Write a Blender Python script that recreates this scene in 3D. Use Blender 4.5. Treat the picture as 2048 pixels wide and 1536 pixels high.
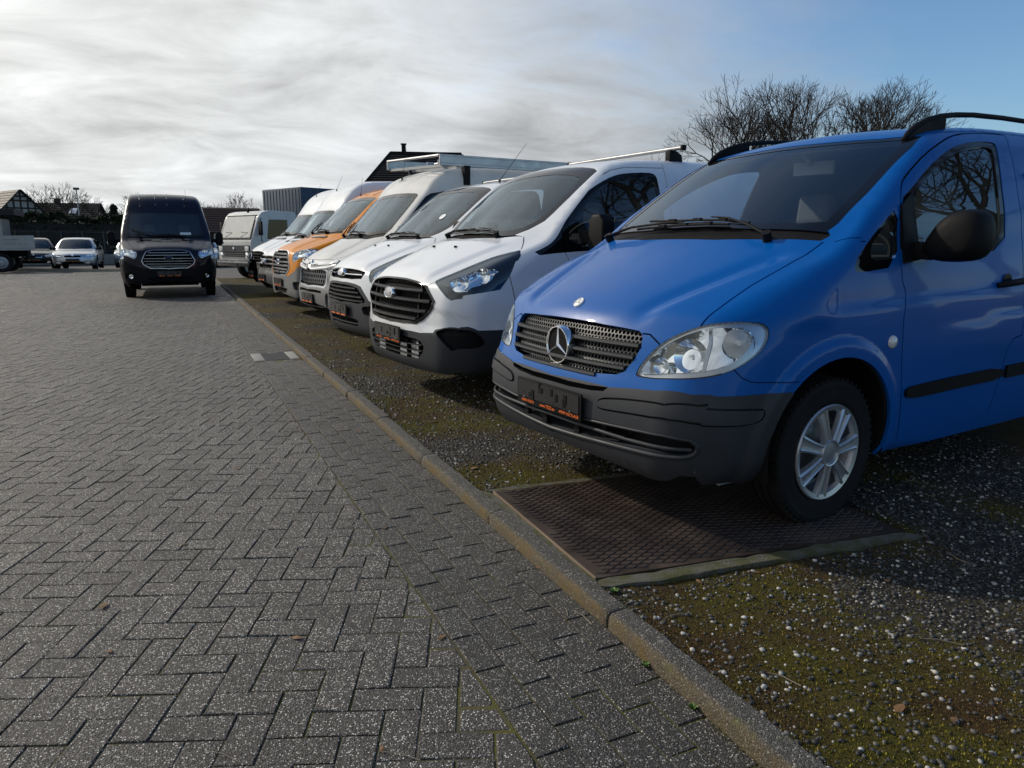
import bpy, math, random
import numpy as np
from mathutils import Vector, Matrix
from mathutils.geometry import delaunay_2d_cdt

for o in list(bpy.data.objects): bpy.data.objects.remove(o, do_unlink=True)
scene = bpy.context.scene
COL = scene.collection
R = math.radians

# ---------------------------------------------------------------- camera
cam_d = bpy.data.cameras.new("camera"); cam = bpy.data.objects.new("camera", cam_d); COL.objects.link(cam)
cam_d.sensor_width = 36.0; cam_d.lens = 1429.2 / 2048 * 36.0
cam_d.clip_start = .05; cam_d.clip_end = 3000
cam.location = (0, 0, 1.277)
cam.rotation_euler = (R(90 - 11.25), 0, R(-25.11))
scene.camera = cam

# ---------------------------------------------------------------- sun and sky
SUN_AZ = R(-40)      # from +Y, negative = towards -X : low late-winter sun to the left
SUN_EL = R(30)
sun_d = bpy.data.lights.new("sun", 'SUN'); sun = bpy.data.objects.new("sun", sun_d); COL.objects.link(sun)
sun_d.energy = 3.3; sun_d.angle = R(2.0); sun_d.color = (1.0, .90, .76)
_d = Vector((math.sin(SUN_AZ) * math.cos(SUN_EL), math.cos(SUN_AZ) * math.cos(SUN_EL), math.sin(SUN_EL)))
sun.rotation_euler = _d.to_track_quat('Z', 'Y').to_euler()
sun.location = (-30, 20, 30)

world = bpy.data.worlds.new("World"); scene.world = world; world.use_nodes = True
def make_world():
    nt = world.node_tree; nt.nodes.clear(); N = nt.nodes.new; L = nt.links.new
    out = N('ShaderNodeOutputWorld'); bg = N('ShaderNodeBackground'); bg.inputs[1].default_value = .085
    sky = N('ShaderNodeTexSky'); sky.sky_type = 'NISHITA'; sky.sun_disc = False
    sky.sun_elevation = SUN_EL; sky.sun_rotation = SUN_AZ % (2 * math.pi)
    sky.air_density = 1.2; sky.dust_density = .25; sky.ozone_density = 3.0
    tc = N('ShaderNodeTexCoord'); sep = N('ShaderNodeSeparateXYZ'); L(tc.outputs['Generated'], sep.inputs[0])
    def math_(op, a, b=None, c=None, clamp=False):
        m = N('ShaderNodeMath'); m.operation = op; m.use_clamp = clamp
        for i, v in enumerate((a, b, c)):
            if v is None: continue
            if isinstance(v, (int, float)): m.inputs[i].default_value = v
            else: L(v, m.inputs[i])
        return m.outputs[0]
    zz = math_('MAXIMUM', math_('ADD', sep.outputs[2], .20), .10)
    px = math_('DIVIDE', sep.outputs[0], zz); py = math_('DIVIDE', sep.outputs[1], zz)
    cmb = N('ShaderNodeCombineXYZ'); L(px, cmb.inputs[0]); L(py, cmb.inputs[1])
    mp = N('ShaderNodeMapping'); L(cmb.outputs[0], mp.inputs[0]); mp.inputs['Rotation'].default_value = (0, 0, R(35)); mp.inputs['Scale'].default_value = (1.1, 1.5, 1)
    def noise(scale, detail, rough, dist, loc=(0, 0, 0), src=None):
        m = N('ShaderNodeMapping'); L(src or mp.outputs[0], m.inputs[0]); m.inputs['Location'].default_value = loc
        n = N('ShaderNodeTexNoise'); n.inputs['Scale'].default_value = scale; n.inputs['Detail'].default_value = detail
        n.inputs['Roughness'].default_value = rough; n.inputs['Distortion'].default_value = dist
        L(m.outputs[0], n.inputs['Vector']); return n.outputs['Fac']
    n1 = noise(.55, 7, .55, .8, (3.1, 1.7, 0)); n2 = noise(1.7, 8, .6, .5, (7, 2, 0)); n3 = noise(4.5, 6, .62, .3, (1, 9, 0))
    # cloud cover thins out towards the right of the view (azimuth about +60 deg)
    dot = math_('ADD', math_('MULTIPLY', sep.outputs[0], .88), math_('MULTIPLY', sep.outputs[1], -.47))
    thin = math_('MULTIPLY_ADD', dot, -.95, .80)
    dens = math_('ADD', math_('MULTIPLY', n1, .9), math_('ADD', math_('MULTIPLY', n2, .55), math_('MULTIPLY', n3, .16)))
    cover = math_('ADD', math_('SUBTRACT', math_('MULTIPLY', dens, 1.25), .62), math_('MULTIPLY', math_('SUBTRACT', thin, .62), 1.5))
    side = math_('MULTIPLY_ADD', dot, -1.6, .9, clamp=True)
    low = math_('MULTIPLY', math_('MULTIPLY', math_('SUBTRACT', .30, sep.outputs[2]), 1.6, clamp=True), side)
    high = math_('MULTIPLY', math_('MAXIMUM', math_('SUBTRACT', sep.outputs[2], .36), 0), -1.1)
    cover = math_('ADD', math_('ADD', cover, low), high)
    rmp = N('ShaderNodeMapRange'); rmp.interpolation_type = 'SMOOTHSTEP'; L(cover, rmp.inputs[0]); rmp.inputs[1].default_value = .05; rmp.inputs[2].default_value = 1.05
    # thickness shading of the cloud deck: thick parts greyer, parts near the sun brighter
    sd = N('ShaderNodeVectorMath'); sd.operation = 'DOT_PRODUCT'; L(tc.outputs['Generated'], sd.inputs[0]); sd.inputs[1].default_value = _d
    glow = math_('POWER', math_('MAXIMUM', math_('MULTIPLY_ADD', sd.outputs['Value'], .5, .5), 0), 3.0)
    shade = math_('MULTIPLY_ADD', math_('ADD', math_('MULTIPLY', n2, .55), math_('MULTIPLY', n1, .45)), -2.3, 2.12)
    shade = math_('MAXIMUM', math_('MINIMUM', shade, 1.3), .62)
    lum = math_('MULTIPLY', math_('MULTIPLY_ADD', glow, 7.2, 5.6), shade)
    cc = N('ShaderNodeMix'); cc.data_type = 'RGBA'; cc.blend_type = 'MULTIPLY'; cc.inputs[0].default_value = 1
    cc.inputs[6].default_value = (.93, .965, 1.0, 1)
    cmb2 = N('ShaderNodeCombineColor'); L(math_('MULTIPLY', lum, math_('MULTIPLY_ADD', glow, .05, .985)), cmb2.inputs[0]); L(lum, cmb2.inputs[1]); L(math_('MULTIPLY', lum, math_('MULTIPLY_ADD', glow, -.10, 1.03)), cmb2.inputs[2]); L(cmb2.outputs[0], cc.inputs[7])
    sc = N('ShaderNodeMix'); sc.data_type = 'RGBA'; sc.blend_type = 'MULTIPLY'; sc.inputs[0].default_value = 1; L(sky.outputs[0], sc.inputs[6]); sc.inputs[7].default_value = (1.1, 1.3, 1.5, 1)
    mx = N('ShaderNodeMix'); mx.data_type = 'RGBA'; L(rmp.outputs[0], mx.inputs[0]); L(sc.outputs[2], mx.inputs[6]); L(cc.outputs[2], mx.inputs[7])
    L(mx.outputs[2], bg.inputs[0]); L(bg.outputs[0], out.inputs[0])
make_world()
vs = scene.view_settings; vs.view_transform = 'Standard'; vs.look = 'None'; vs.gamma = 1; vs.use_curve_mapping = False; vs.exposure = 0.0
scene.render.film_transparent = False
try:
    scene.cycles.max_bounces = 8; scene.cycles.transparent_max_bounces = 24; scene.cycles.glossy_bounces = 4; scene.cycles.diffuse_bounces = 3
except Exception: pass
rng = random.Random(11); nrng = np.random.default_rng(11)

# ---------------------------------------------------------------- materials
class NT:
    def __init__(s, name):
        s.m = bpy.data.materials.new(name); s.m.use_nodes = True; s.t = s.m.node_tree
        s.b = s.t.nodes['Principled BSDF']; s.out = s.t.nodes['Material Output']
    def n(s, typ, **kw):
        k = s.t.nodes.new(typ)
        for a, v in kw.items(): setattr(k, a, v)
        return k
    def l(s, a, b): s.t.links.new(a, b)
    def co(s, kind='Object'): return s.n('ShaderNodeTexCoord').outputs[kind]
    def pos(s): return s.n('ShaderNodeNewGeometry').outputs['Position']
    def noise(s, vec, scale, detail=5, rough=.55, dist=0.):
        k = s.n('ShaderNodeTexNoise'); s.l(vec, k.inputs['Vector'])
        k.inputs['Scale'].default_value = scale; k.inputs['Detail'].default_value = detail; k.inputs['Roughness'].default_value = rough; k.inputs['Distortion'].default_value = dist
        return k.outputs['Fac']
    def voro(s, vec, scale, feature='F1', out='Distance', rnd=1.):
        k = s.n('ShaderNodeTexVoronoi', feature=feature); s.l(vec, k.inputs['Vector']); k.inputs['Scale'].default_value = scale; k.inputs['Randomness'].default_value = rnd
        return k.outputs[out]
    def ramp(s, fac, stops, interp='LINEAR'):
        k = s.n('ShaderNodeValToRGB'); k.color_ramp.interpolation = interp
        e = k.color_ramp.elements
        while len(e) < len(stops): e.new(.5)
        for q, (p, c) in zip(e, stops):
            q.position = p; q.color = (c, c, c, 1) if isinstance(c, (int, float)) else (*c, 1)
        s.l(fac, k.inputs[0]); return k.outputs[0]
    def mix(s, fac, a, b, blend='MIX'):
        k = s.n('ShaderNodeMix', data_type='RGBA', blend_type=blend)
        for i, v in ((0, fac), (6, a), (7, b)):
            if isinstance(v, (int, float)): k.inputs[i].default_value = v if i == 0 else (v, v, v, 1)
            elif isinstance(v, tuple): k.inputs[i].default_value = (*v, 1)
            else: s.l(v, k.inputs[i])
        return k.outputs[2]
    def math(s, op, a, b=0., clamp=False):
        k = s.n('ShaderNodeMath', operation=op, use_clamp=clamp)
        for i, v in enumerate((a, b)):
            if isinstance(v, (int, float)): k.inputs[i].default_value = v
            else: s.l(v, k.inputs[i])
        return k.outputs[0]
    def bump(s, h, strength=.5, dist=.01, prev=None):
        k = s.n('ShaderNodeBump'); k.inputs['Strength'].default_value = strength; k.inputs['Distance'].default_value = dist
        s.l(h, k.inputs['Height'])
        if prev is not None: s.l(prev, k.inputs['Normal'])
        return k.outputs[0]
    def set(s, **kw):
        for a, v in kw.items():
            i = s.b.inputs[a.replace('_', ' ')]
            if isinstance(v, (int, float)): i.default_value = v
            elif isinstance(v, tuple): i.default_value = (*v, 1) if len(v) == 3 else v
            else: s.l(v, i)
        return s

def simple(name, col, rough=.5, metal=0., coat=0., bump=0., bscale=400, var=.0, spec=.5):
    k = NT(name); k.set(Base_Color=col, Roughness=rough, Metallic=metal, Coat_Weight=coat, Coat_Roughness=.04)
    k.b.inputs['Specular IOR Level'].default_value = spec
    if var:
        f = k.noise(k.co(), 3., 6, .6)
        k.set(Base_Color=k.mix(f, tuple(c * (1 - var) for c in col), tuple(min(1, c * (1 + var)) for c in col)))
        k.set(Roughness=k.ramp(k.noise(k.co(), 7., 5), [(0.3, max(.02, rough - .1)), (.75, min(1, rough + .12))]))
    if bump: k.set(Normal=k.bump(k.noise(k.co(), bscale, 3), bump, .001))
    return k.m

def paint(name, col, rough=.28, flake=0., dirt=.12, metal=0., coat=.8):
    k = NT(name); g = k.co()
    d = k.noise(g, 2.2, 8, .62); low = k.n('ShaderNodeSeparateXYZ'); k.l(g, low.inputs[0])
    base = k.mix(k.math('MULTIPLY', k.ramp(d, [(.45, 0.), (.8, 1.)]), dirt), col, (.16, .15, .13))
    k.b.inputs['Specular IOR Level'].default_value = .12; k.b.inputs['Coat IOR'].default_value = 1.36
    k.set(Base_Color=base, Metallic=metal, Coat_Weight=coat, Coat_Roughness=.035, Roughness=k.ramp(k.noise(g, 5., 6), [(.3, rough), (.8, rough + .12)]))
    nb = k.noise(g, 2600., 1) if flake else k.noise(g, 900., 2)
    k.set(Normal=k.bump(nb, .10 if flake else .03, .0004))
    wob = k.bump(k.noise(g, 1.6, 2), .05, .02)
    k.l(wob, k.b.inputs['Coat Normal'])
    return k.m

def glass(name, tint=(.78, .84, .84), refl=1.0, rough=.0, base=.04, dust=.006):
    k = NT(name); t = k.t; t.nodes.remove(k.b)
    tr = k.n('ShaderNodeBsdfTransparent'); tr.inputs[0].default_value = (*tint, 1)
    gl = k.n('ShaderNodeBsdfGlossy'); gl.inputs['Roughness'].default_value = rough; gl.inputs[0].default_value = (refl * .82, refl * .93, refl, 1)
    fr = k.n('ShaderNodeFresnel'); gb = k.n('ShaderNodeNewGeometry'); k.l(k.math('ADD', k.math('MULTIPLY', gb.outputs['Backfacing'], 1 / 1.62 - 1.62), 1.62), fr.inputs['IOR'])
    mx = k.n('ShaderNodeMixShader'); k.l(fr.outputs[0], mx.inputs[0]); k.l(tr.outputs[0], mx.inputs[1]); k.l(gl.outputs[0], mx.inputs[2])
    df = k.n('ShaderNodeBsdfDiffuse'); df.inputs[0].default_value = (.35, .36, .36, 1)
    m2 = k.n('ShaderNodeMixShader'); k.l(k.ramp(k.noise(k.co(), 3., 8, .65), [(.3, dust * .5), (.8, dust * 1.6)]), m2.inputs[0]); k.l(mx.outputs[0], m2.inputs[1]); k.l(df.outputs[0], m2.inputs[2])
    k.l(m2.outputs[0], k.out.inputs[0])
    return k.m

M = {}
M['blue'] = paint('blue_paint', (.0, .082, .33), rough=.30, flake=1, dirt=.015, coat=.42)
M['white'] = paint('white_paint', (.68, .71, .745), dirt=.14)
M['white_warm'] = paint('white_paint_warm', (.54, .545, .53), dirt=.25)
M['orange'] = paint('orange_paint', (.60, .205, .001), dirt=.01, coat=.4)
M['navy'] = paint('navy_paint', (.004, .005, .014), dirt=.01, coat=.5)
M['black_paint'] = paint('black_paint', (.012, .012, .014), dirt=.05)
M['silver'] = paint('silver_paint', (.46, .48, .50), rough=.3, flake=1, dirt=.08, metal=.75)
M['grey_plastic'] = simple('grey_bumper_plastic', (.028, .031, .037), .5, bump=.22, bscale=700, var=.22, spec=.3)
M['light_plastic'] = simple('faded_bumper_plastic', (.13, .133, .135), .5, bump=.2, bscale=700, var=.2)
M['black_plastic'] = simple('black_plastic', (.007, .007, .0085), .62, bump=.2, bscale=800, var=.25, spec=.12)
M['gloss_black'] = simple('gloss_black', (.004, .004, .005), .05, spec=.4)
M['rubber'] = simple('rubber', (.009, .009, .010), .8, bump=.3, bscale=300, var=.3, spec=.2)
M['dark'] = simple('dark_interior', (.01, .01, .011), .9, spec=.1)
M['trim'] = simple('interior_trim', (.05, .052, .056), .7, var=.2)
M['seat'] = simple('seat_fabric', (.12, .125, .13), .9, bump=.3, bscale=900)
M['lightgrey'] = simple('light_grey_lining', (.30, .31, .31), .8)
M['chrome'] = simple('chrome', (.86, .87, .88), .06, metal=1.)
M['satin'] = simple('satin_metal', (.42, .43, .45), .30, metal=.9, var=.12)
M['alloy'] = simple('hubcap_silver', (.40, .42, .45), .32, metal=.65, coat=.3, var=.08)
M['steel'] = simple('wheel_steel', (.30, .31, .33), .4, metal=.7, var=.2)
M['grille_grey'] = simple('grille_grey', (.045, .047, .05), .32, metal=.3, var=.15)
M['alu'] = simple('aluminium', (.36, .38, .41), .35, metal=.8, var=.18)
M['galv'] = simple('galvanised_steel', (.27, .28, .29), .45, metal=.6, var=.25)
M['glass'] = glass('windscreen_glass')
M['glass_dark'] = glass('tinted_glass', (.70, .77, .78), dust=.008)
M['lens'] = glass('lamp_lens', (.95, .97, .98), dust=.008)
M['amber'] = simple('amber_reflector', (.75, .18, .02), .3)
M['white_lens'] = simple('white_lens', (.62, .63, .62), .15, coat=.7)
M['plate'] = simple('plate_black', (.010, .010, .011), .3, bump=.6, bscale=120, var=.4)
M['orange_print'] = simple('orange_print', (.80, .17, .03), .5)
M['white_print'] = simple('white_print', (.75, .76, .76), .5)
M['paper'] = simple('paper', (.75, .78, .80), .8)
M['red'] = simple('red_plastic', (.4, .02, .02), .3)

# ---------------------------------------------------------------- mesh helpers
def link(o, parent=None):
    COL.objects.link(o)
    if parent is not None: o.parent = parent
    return o

FLIP = [False]      # vehicle parts are written as (back from the nose, left, up); stored as (forward, left, up)
def mesh_obj(name, V, Fc, mat, parent=None, smooth_angle=None, normals=None, mats=None, fmat=None):
    me = bpy.data.meshes.new(name)
    if FLIP[0]:
        V = np.array(V, float) * (-1, 1, 1); Fc = [f[::-1] for f in Fc]
        if normals is not None: normals = np.array(normals) * (-1, 1, 1)
    me.from_pydata([tuple(map(float, v)) for v in V], [], [tuple(map(int, f)) for f in Fc])
    for m in ([mat] if mats is None else mats): me.materials.append(M[m] if isinstance(m, str) else m)
    if fmat is not None: me.polygons.foreach_set('material_index', np.asarray(fmat, np.int32))
    if smooth_angle is not None or normals is not None:
        me.polygons.foreach_set('use_smooth', [True] * len(me.polygons))
        if normals is not None: me.normals_split_custom_set_from_vertices([tuple(map(float, n)) for n in normals])
        elif smooth_angle < 180: me.set_sharp_from_angle(angle=R(smooth_angle))
    me.update()
    return link(bpy.data.objects.new(name, me), parent)

def thing(name, label, cat, loc=(0, 0, 0), rotz=0., group=None, parent=None):
    o = bpy.data.objects.new(name, None); o.empty_display_size = .2; link(o, parent)
    o.location = loc; o.rotation_euler = (0, 0, rotz)
    if label: o['label'] = label
    if cat: o['category'] = cat
    if group: o['group'] = group
    return o

def tag(o, label, cat, group=None):
    o['label'] = label; o['category'] = cat
    if group: o['group'] = group
    return o

def kind(o, k): o['kind'] = k; return o

class MB:
    """collects vertices and faces of one mesh object"""
    def __init__(s): s.V = []; s.F = []; s.n = 0; s.fm = []
    def add(s, V, F, m=0):
        V = np.asarray(V, float).reshape(-1, 3); s.V.append(V); s.F += [tuple(i + s.n for i in f) for f in F]; s.fm += [m] * len(F); s.n += len(V); return s
    def box(s, c, size, rz=0., rx=0., ry=0., m=0, taper=1.):
        x, y, z = np.array(size) / 2
        V = np.array([(a * x * (taper if q > 0 else 1), b * y * (taper if q > 0 else 1), q * z) for q in (-1, 1) for b in (-1, 1) for a in (-1, 1)])
        Rm = np.array(Matrix.Rotation(rz, 3, 'Z') @ Matrix.Rotation(ry, 3, 'Y') @ Matrix.Rotation(rx, 3, 'X'))
        return s.add(V @ Rm.T + np.array(c), [(0, 2, 3, 1), (4, 5, 7, 6), (0, 1, 5, 4), (2, 6, 7, 3), (0, 4, 6, 2), (1, 3, 7, 5)], m)
    def tube(s, P, r, n=8, cap=True, m=0, flat=1., up=(0, 0, 1.)):
        P = np.asarray(P, float); k = len(P); rr = np.broadcast_to(np.asarray(r, float), (k,))
        T = np.gradient(P, axis=0); T /= np.linalg.norm(T, axis=1, keepdims=True) + 1e-12
        up = np.asarray(up, float); V = []
        a = np.linspace(0, 2 * np.pi, n, endpoint=False)
        for i in range(k):
            x = np.cross(T[i], up)
            if np.linalg.norm(x) < 1e-3: x = np.cross(T[i], (1., .1, 0))
            x /= np.linalg.norm(x); y = np.cross(x, T[i])
            V.append(P[i] + rr[i] * (np.cos(a)[:, None] * x + flat * np.sin(a)[:, None] * y))
        F = [(i * n + j, i * n + (j + 1) % n, (i + 1) * n + (j + 1) % n, (i + 1) * n + j) for i in range(k - 1) for j in range(n)]
        if cap: F += [tuple(range(n - 1, -1, -1)), tuple(range((k - 1) * n, k * n))]
        return s.add(np.vstack(V), F, m)
    def lathe(s, prof, n=32, axis='y', c=(0, 0, 0), m=0, close=False, a0=0., a1=2 * math.pi):
        """prof: (radius, offset along axis)"""
        full = abs(a1 - a0 - 2 * math.pi) < 1e-6
        a = np.linspace(a0, a1, n, endpoint=not full); k = len(prof); V = []
        for r, h in prof:
            cx, sx = r * np.cos(a), r * np.sin(a); hh = np.full(n, h)
            V.append(np.stack({'y': (cx, hh, sx), 'x': (hh, cx, sx), 'z': (cx, sx, hh)}[axis], -1))
        F = []
        for i in range(k - 1):
            for j in range(n if full else n - 1): F.append((i * n + j, (i + 1) * n + j, (i + 1) * n + (j + 1) % n, i * n + (j + 1) % n))
        if axis == 'y': F = [f[::-1] for f in F]
        return s.add(np.vstack(V) + np.array(c), F, m)
    def sweep(s, P, prof, up=(0, 0, 1.), cap=True, m=0, side=None):
        """sweep closed 2-D profile (a along side, b along up-ish) on path P; side may give per point side vectors"""
        P = np.asarray(P, float); T = np.gradient(P, axis=0); T /= np.linalg.norm(T, axis=1, keepdims=True) + 1e-12; V = []
        n = len(prof); pr = np.asarray(prof, float)
        for i in range(len(P)):
            u = np.asarray(up if np.ndim(up) == 1 else up[i], float)
            x = np.cross(T[i], u); x /= np.linalg.norm(x) + 1e-12; y = np.cross(x, T[i])
            V.append(P[i] + pr[:, :1] * x + pr[:, 1:] * y)
        F = [(i * n + j, i * n + (j + 1) % n, (i + 1) * n + (j + 1) % n, (i + 1) * n + j) for i in range(len(P) - 1) for j in range(n)]
        if cap: F += [tuple(range(n - 1, -1, -1)), tuple(range((len(P) - 1) * n, len(P) * n))]
        return s.add(np.vstack(V), F, m)
    def prism(s, poly, ax, a, b, m=0):
        """2-D polygon extruded along axis ax from a to b; poly coords are the two other axes in order"""
        n = len(poly); o = [i for i in range(3) if i != ax]; V = np.zeros((2 * n, 3))
        V[:n, o[0]] = V[n:, o[0]] = [p[0] for p in poly]; V[:n, o[1]] = V[n:, o[1]] = [p[1] for p in poly]; V[:n, ax] = a; V[n:, ax] = b
        return s.add(V, [tuple(range(n)), tuple(range(2 * n - 1, n - 1, -1))] + [(i, n + i, n + (i + 1) % n, (i + 1) % n) for i in range(n)], m)
    def build(s, name, mat, parent=None, smooth=None, mats=None):
        V = np.vstack(s.V) if s.V else np.zeros((0, 3))
        o = mesh_obj(name, V, s.F, mat, parent, smooth, mats=mats, fmat=s.fm if mats else None)
        return o

def fix_normals(o):
    import bmesh
    bm = bmesh.new(); bm.from_mesh(o.data); bmesh.ops.recalc_face_normals(bm, faces=bm.faces); bm.to_mesh(o.data); bm.free(); return o

def bevel(o, w, seg=2):
    import bmesh
    bm = bmesh.new(); bm.from_mesh(o.data); bmesh.ops.remove_doubles(bm, verts=bm.verts, dist=1e-5); bmesh.ops.recalc_face_normals(bm, faces=bm.faces)
    bmesh.ops.bevel(bm, geom=list(bm.edges), offset=w, segments=seg, profile=.6, affect='EDGES', clamp_overlap=True)
    bm.to_mesh(o.data); bm.free(); o.data.polygons.foreach_set('use_smooth', [True] * len(o.data.polygons)); o.data.set_sharp_from_angle(angle=R(40)); return o

def text_obj(txt, size, mat, parent, loc, rot, name='lettering', ext=.0008, align='CENTER'):
    """raised lettering, turned into a plain mesh"""
    cu = bpy.data.curves.new('lettering_outline', 'FONT'); cu.body = txt; cu.size = size; cu.extrude = ext; cu.align_x = align; cu.align_y = 'CENTER'; cu.resolution_u = 3
    t = link(bpy.data.objects.new('lettering_outline', cu)); bpy.context.view_layer.update()
    me = bpy.data.meshes.new_from_object(t.evaluated_get(bpy.context.evaluated_depsgraph_get())); bpy.data.objects.remove(t, do_unlink=True); bpy.data.curves.remove(cu)
    me.name = name; me.materials.clear(); me.materials.append(M[mat]); o = link(bpy.data.objects.new(name, me), parent); o.location = loc; o.rotation_euler = rot; return o

# ---------------------------------------------------------------- vehicle skin: one smooth surface cut into panels
RQ = .70710678
def mirror_pts(P): P = np.array(P, float); P[:, 1] *= -1; return P
def sym_center(half):
    """half outline from centre line (y>=0) to centre line -> closed symmetric outline"""
    half = np.asarray(half, float); return np.vstack([half, mirror_pts(half)[::-1]])
def strip_poly(pts, w, plane):
    """open polyline -> thin closed band of width w, in the 2-D coordinates of the region"""
    P = np.asarray(pts, float); T = np.gradient(P, axis=0); T /= np.linalg.norm(T, axis=1, keepdims=True) + 1e-9
    N = np.stack([-T[:, 1], T[:, 0]], -1) * w / 2
    return np.vstack([P + N, (P - N)[::-1]])

class Panel:
    def __init__(s, name, mat, pts, kind='panel', reg='FS', off=0., flange=.012, smooth=0, lr=True, w=.006, center=False, open_=False, parent=None, depth=.05, back='dark', wall=None):
        s.__dict__.update(locals()); s.pts = np.asarray(pts, float) if pts is not None else None
        if smooth and s.pts is not None: s.pts = chaikin(s.pts, smooth, closed=not open_)

def proj2(P, reg): return P[:, [0, 2]] if reg == 'S' else np.stack([P[:, 1], (P[:, 0] + P[:, 2]) * RQ], -1)

def cut_region(B, reg, boundary3, step, panels, fine=None):
    """triangulate a region of the skin with all panel outlines as edges; returns pts3, tris, panel index per tri"""
    bd = proj2(boundary3, reg); V = [tuple(p) for p in bd]; E = [(i, (i + 1) % len(bd)) for i in range(len(bd))]
    polys = []
    for pi, p in enumerate(panels):
        if p.pts is None or reg == 'F' and 'F' not in p.reg or reg == 'S' and 'S' not in p.reg: continue
        variants = [p.pts]
        if reg == 'F' and not p.center: variants.append(mirror_pts(p.pts))
        if reg == 'S' and p.center: variants = [p.pts[:(len(p.pts) + 1) // 2]]
        for q in variants:
            q2 = proj2(q, reg)
            if p.open_: q2 = strip_poly(q2, p.w, reg)
            q2 = resample(q2, step * .8); polys.append((pi, q2))
            b = len(V); V += [tuple(x) for x in q2]; E += [(b + i, b + (i + 1) % len(q2)) for i in range(len(q2))]
    lo, hi = bd.min(0), bd.max(0)
    def grid(st, box):
        gx = np.arange(box[0], box[2], st); gy = np.arange(box[1], box[3], st * .866)
        X, Y = np.meshgrid(gx, gy); X = X + (np.arange(len(gy)) % 2)[:, None] * st / 2
        return X.ravel(), Y.ravel()
    X, Y = grid(step, (lo[0], lo[1], hi[0], hi[1]))
    if fine is not None:
        fs, fb = fine; m = ~((X > fb[0]) & (X < fb[2]) & (Y > fb[1]) & (Y < fb[3])); fx, fy = grid(fs, fb)
        X = np.r_[X[m], fx]; Y = np.r_[Y[m], fy]
    m = in_poly(X, Y, bd); X, Y = X[m], Y[m]
    # drop grid points too close to the constraint points
    C = np.array(V); key = set()
    h = (fine[0] if fine else step) * .55
    for a in np.floor(C / h).astype(int): 
        for dx in (-1, 0, 1):
            for dy in (-1, 0, 1): key.add((a[0] + dx, a[1] + dy))
    gi = np.floor(np.stack([X, Y], -1) / h).astype(int)
    keep = [i for i, g in enumerate(map(tuple, gi)) if g not in key]
    V += list(zip(X[keep], Y[keep]))
    res = delaunay_2d_cdt([Vector(v) for v in V], E, [], 0, 1e-5)
    P2 = np.array([tuple(v) for v in res[0]]); T = np.array([t for t in res[2] if len(t) == 3])
    c = P2[T].mean(1); m = in_poly(c[:, 0], c[:, 1], bd); T = T[m]; c = c[m]
    own = np.full(len(T), -1)
    for pi, q2 in polys[::-1]:
        pass
    for pi in sorted(set(i for i, _ in polys), reverse=True):
        for qi, q2 in polys:
            if qi == pi: own[in_poly(c[:, 0], c[:, 1], q2)] = pi
    a = P2[T]; area = np.cross(a[:, 1] - a[:, 0], a[:, 2] - a[:, 0]); T[area < 0] = T[area < 0][:, ::-1]
    P3 = B.side(P2[:, 0], P2[:, 1]) if reg == 'S' else B.front(P2[:, 0], P2[:, 1])
    return P3, T, own

def weld(P, T, tol=6e-4):
    k = np.round(P / tol).astype(np.int64); _, idx, inv = np.unique(k, axis=0, return_index=True, return_inverse=True); inv = inv.ravel()
    T = inv[T]; good = (T[:, 0] != T[:, 1]) & (T[:, 1] != T[:, 2]) & (T[:, 0] != T[:, 2])
    return P[idx], T[good]

def panel_mesh(B, name, mat, P, T, parent, off=0., flange=.012, seam_pts=None, inner=None, depth=0., wall=None, wallmat=None):
    """skin piece with an edge turned inwards; depth>0 sinks the piece and walls its rim"""
    used = np.unique(T); mp = np.full(len(P), -1); mp[used] = np.arange(len(used)); P = P[used]; T = mp[T]
    N = B.normal(P)
    a = P[T]; fn = np.cross(a[:, 1] - a[:, 0], a[:, 2] - a[:, 0]); flip = (fn * N[T].mean(1)).sum(1) < 0; T[flip] = T[flip][:, ::-1]
    ed = {}
    for t in T:
        for i in range(3): ed[(t[i], t[(i + 1) % 3])] = ed.get((t[i], t[(i + 1) % 3]), 0) + 1
    bnd = [e for e in ed if (e[1], e[0]) not in ed]
    if seam_pts is not None and len(bnd):
        Pu, S = B.parts(*P.T); onseam = np.abs(Pu - S) < 2.5e-3
        bnd = [e for e in bnd if not (onseam[e[0]] and onseam[e[1]])]
    V = P + N * (off - depth); Fc = [tuple(t) for t in T]; NN = [n for n in N]; fm = [0] * len(Fc)
    V = list(V)
    fl = depth if depth else flange
    if fl:
        for i, j in bnd:
            e = P[j] - P[i]; nn = np.cross(e, N[i] + N[j]); l = np.linalg.norm(nn)
            if l < 1e-9: continue
            nn /= l; b = len(V)
            top = 0. if depth else off
            bot = off - depth if depth else off - fl
            V += [P[i] + N[i] * top, P[j] + N[j] * top, P[j] + N[j] * bot, P[i] + N[i] * bot]
            if depth: NN += [-nn] * 4; Fc.append((b, b + 1, b + 2, b + 3))
            else: NN += [nn] * 4; Fc.append((b + 3, b + 2, b + 1, b))
            fm.append(1 if depth and wallmat else 0)
    o = mesh_obj(name, V, Fc, mat, parent, normals=NN, mats=[mat, wallmat] if depth and wallmat else None, fmat=fm if depth and wallmat else None)
    return o

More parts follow.
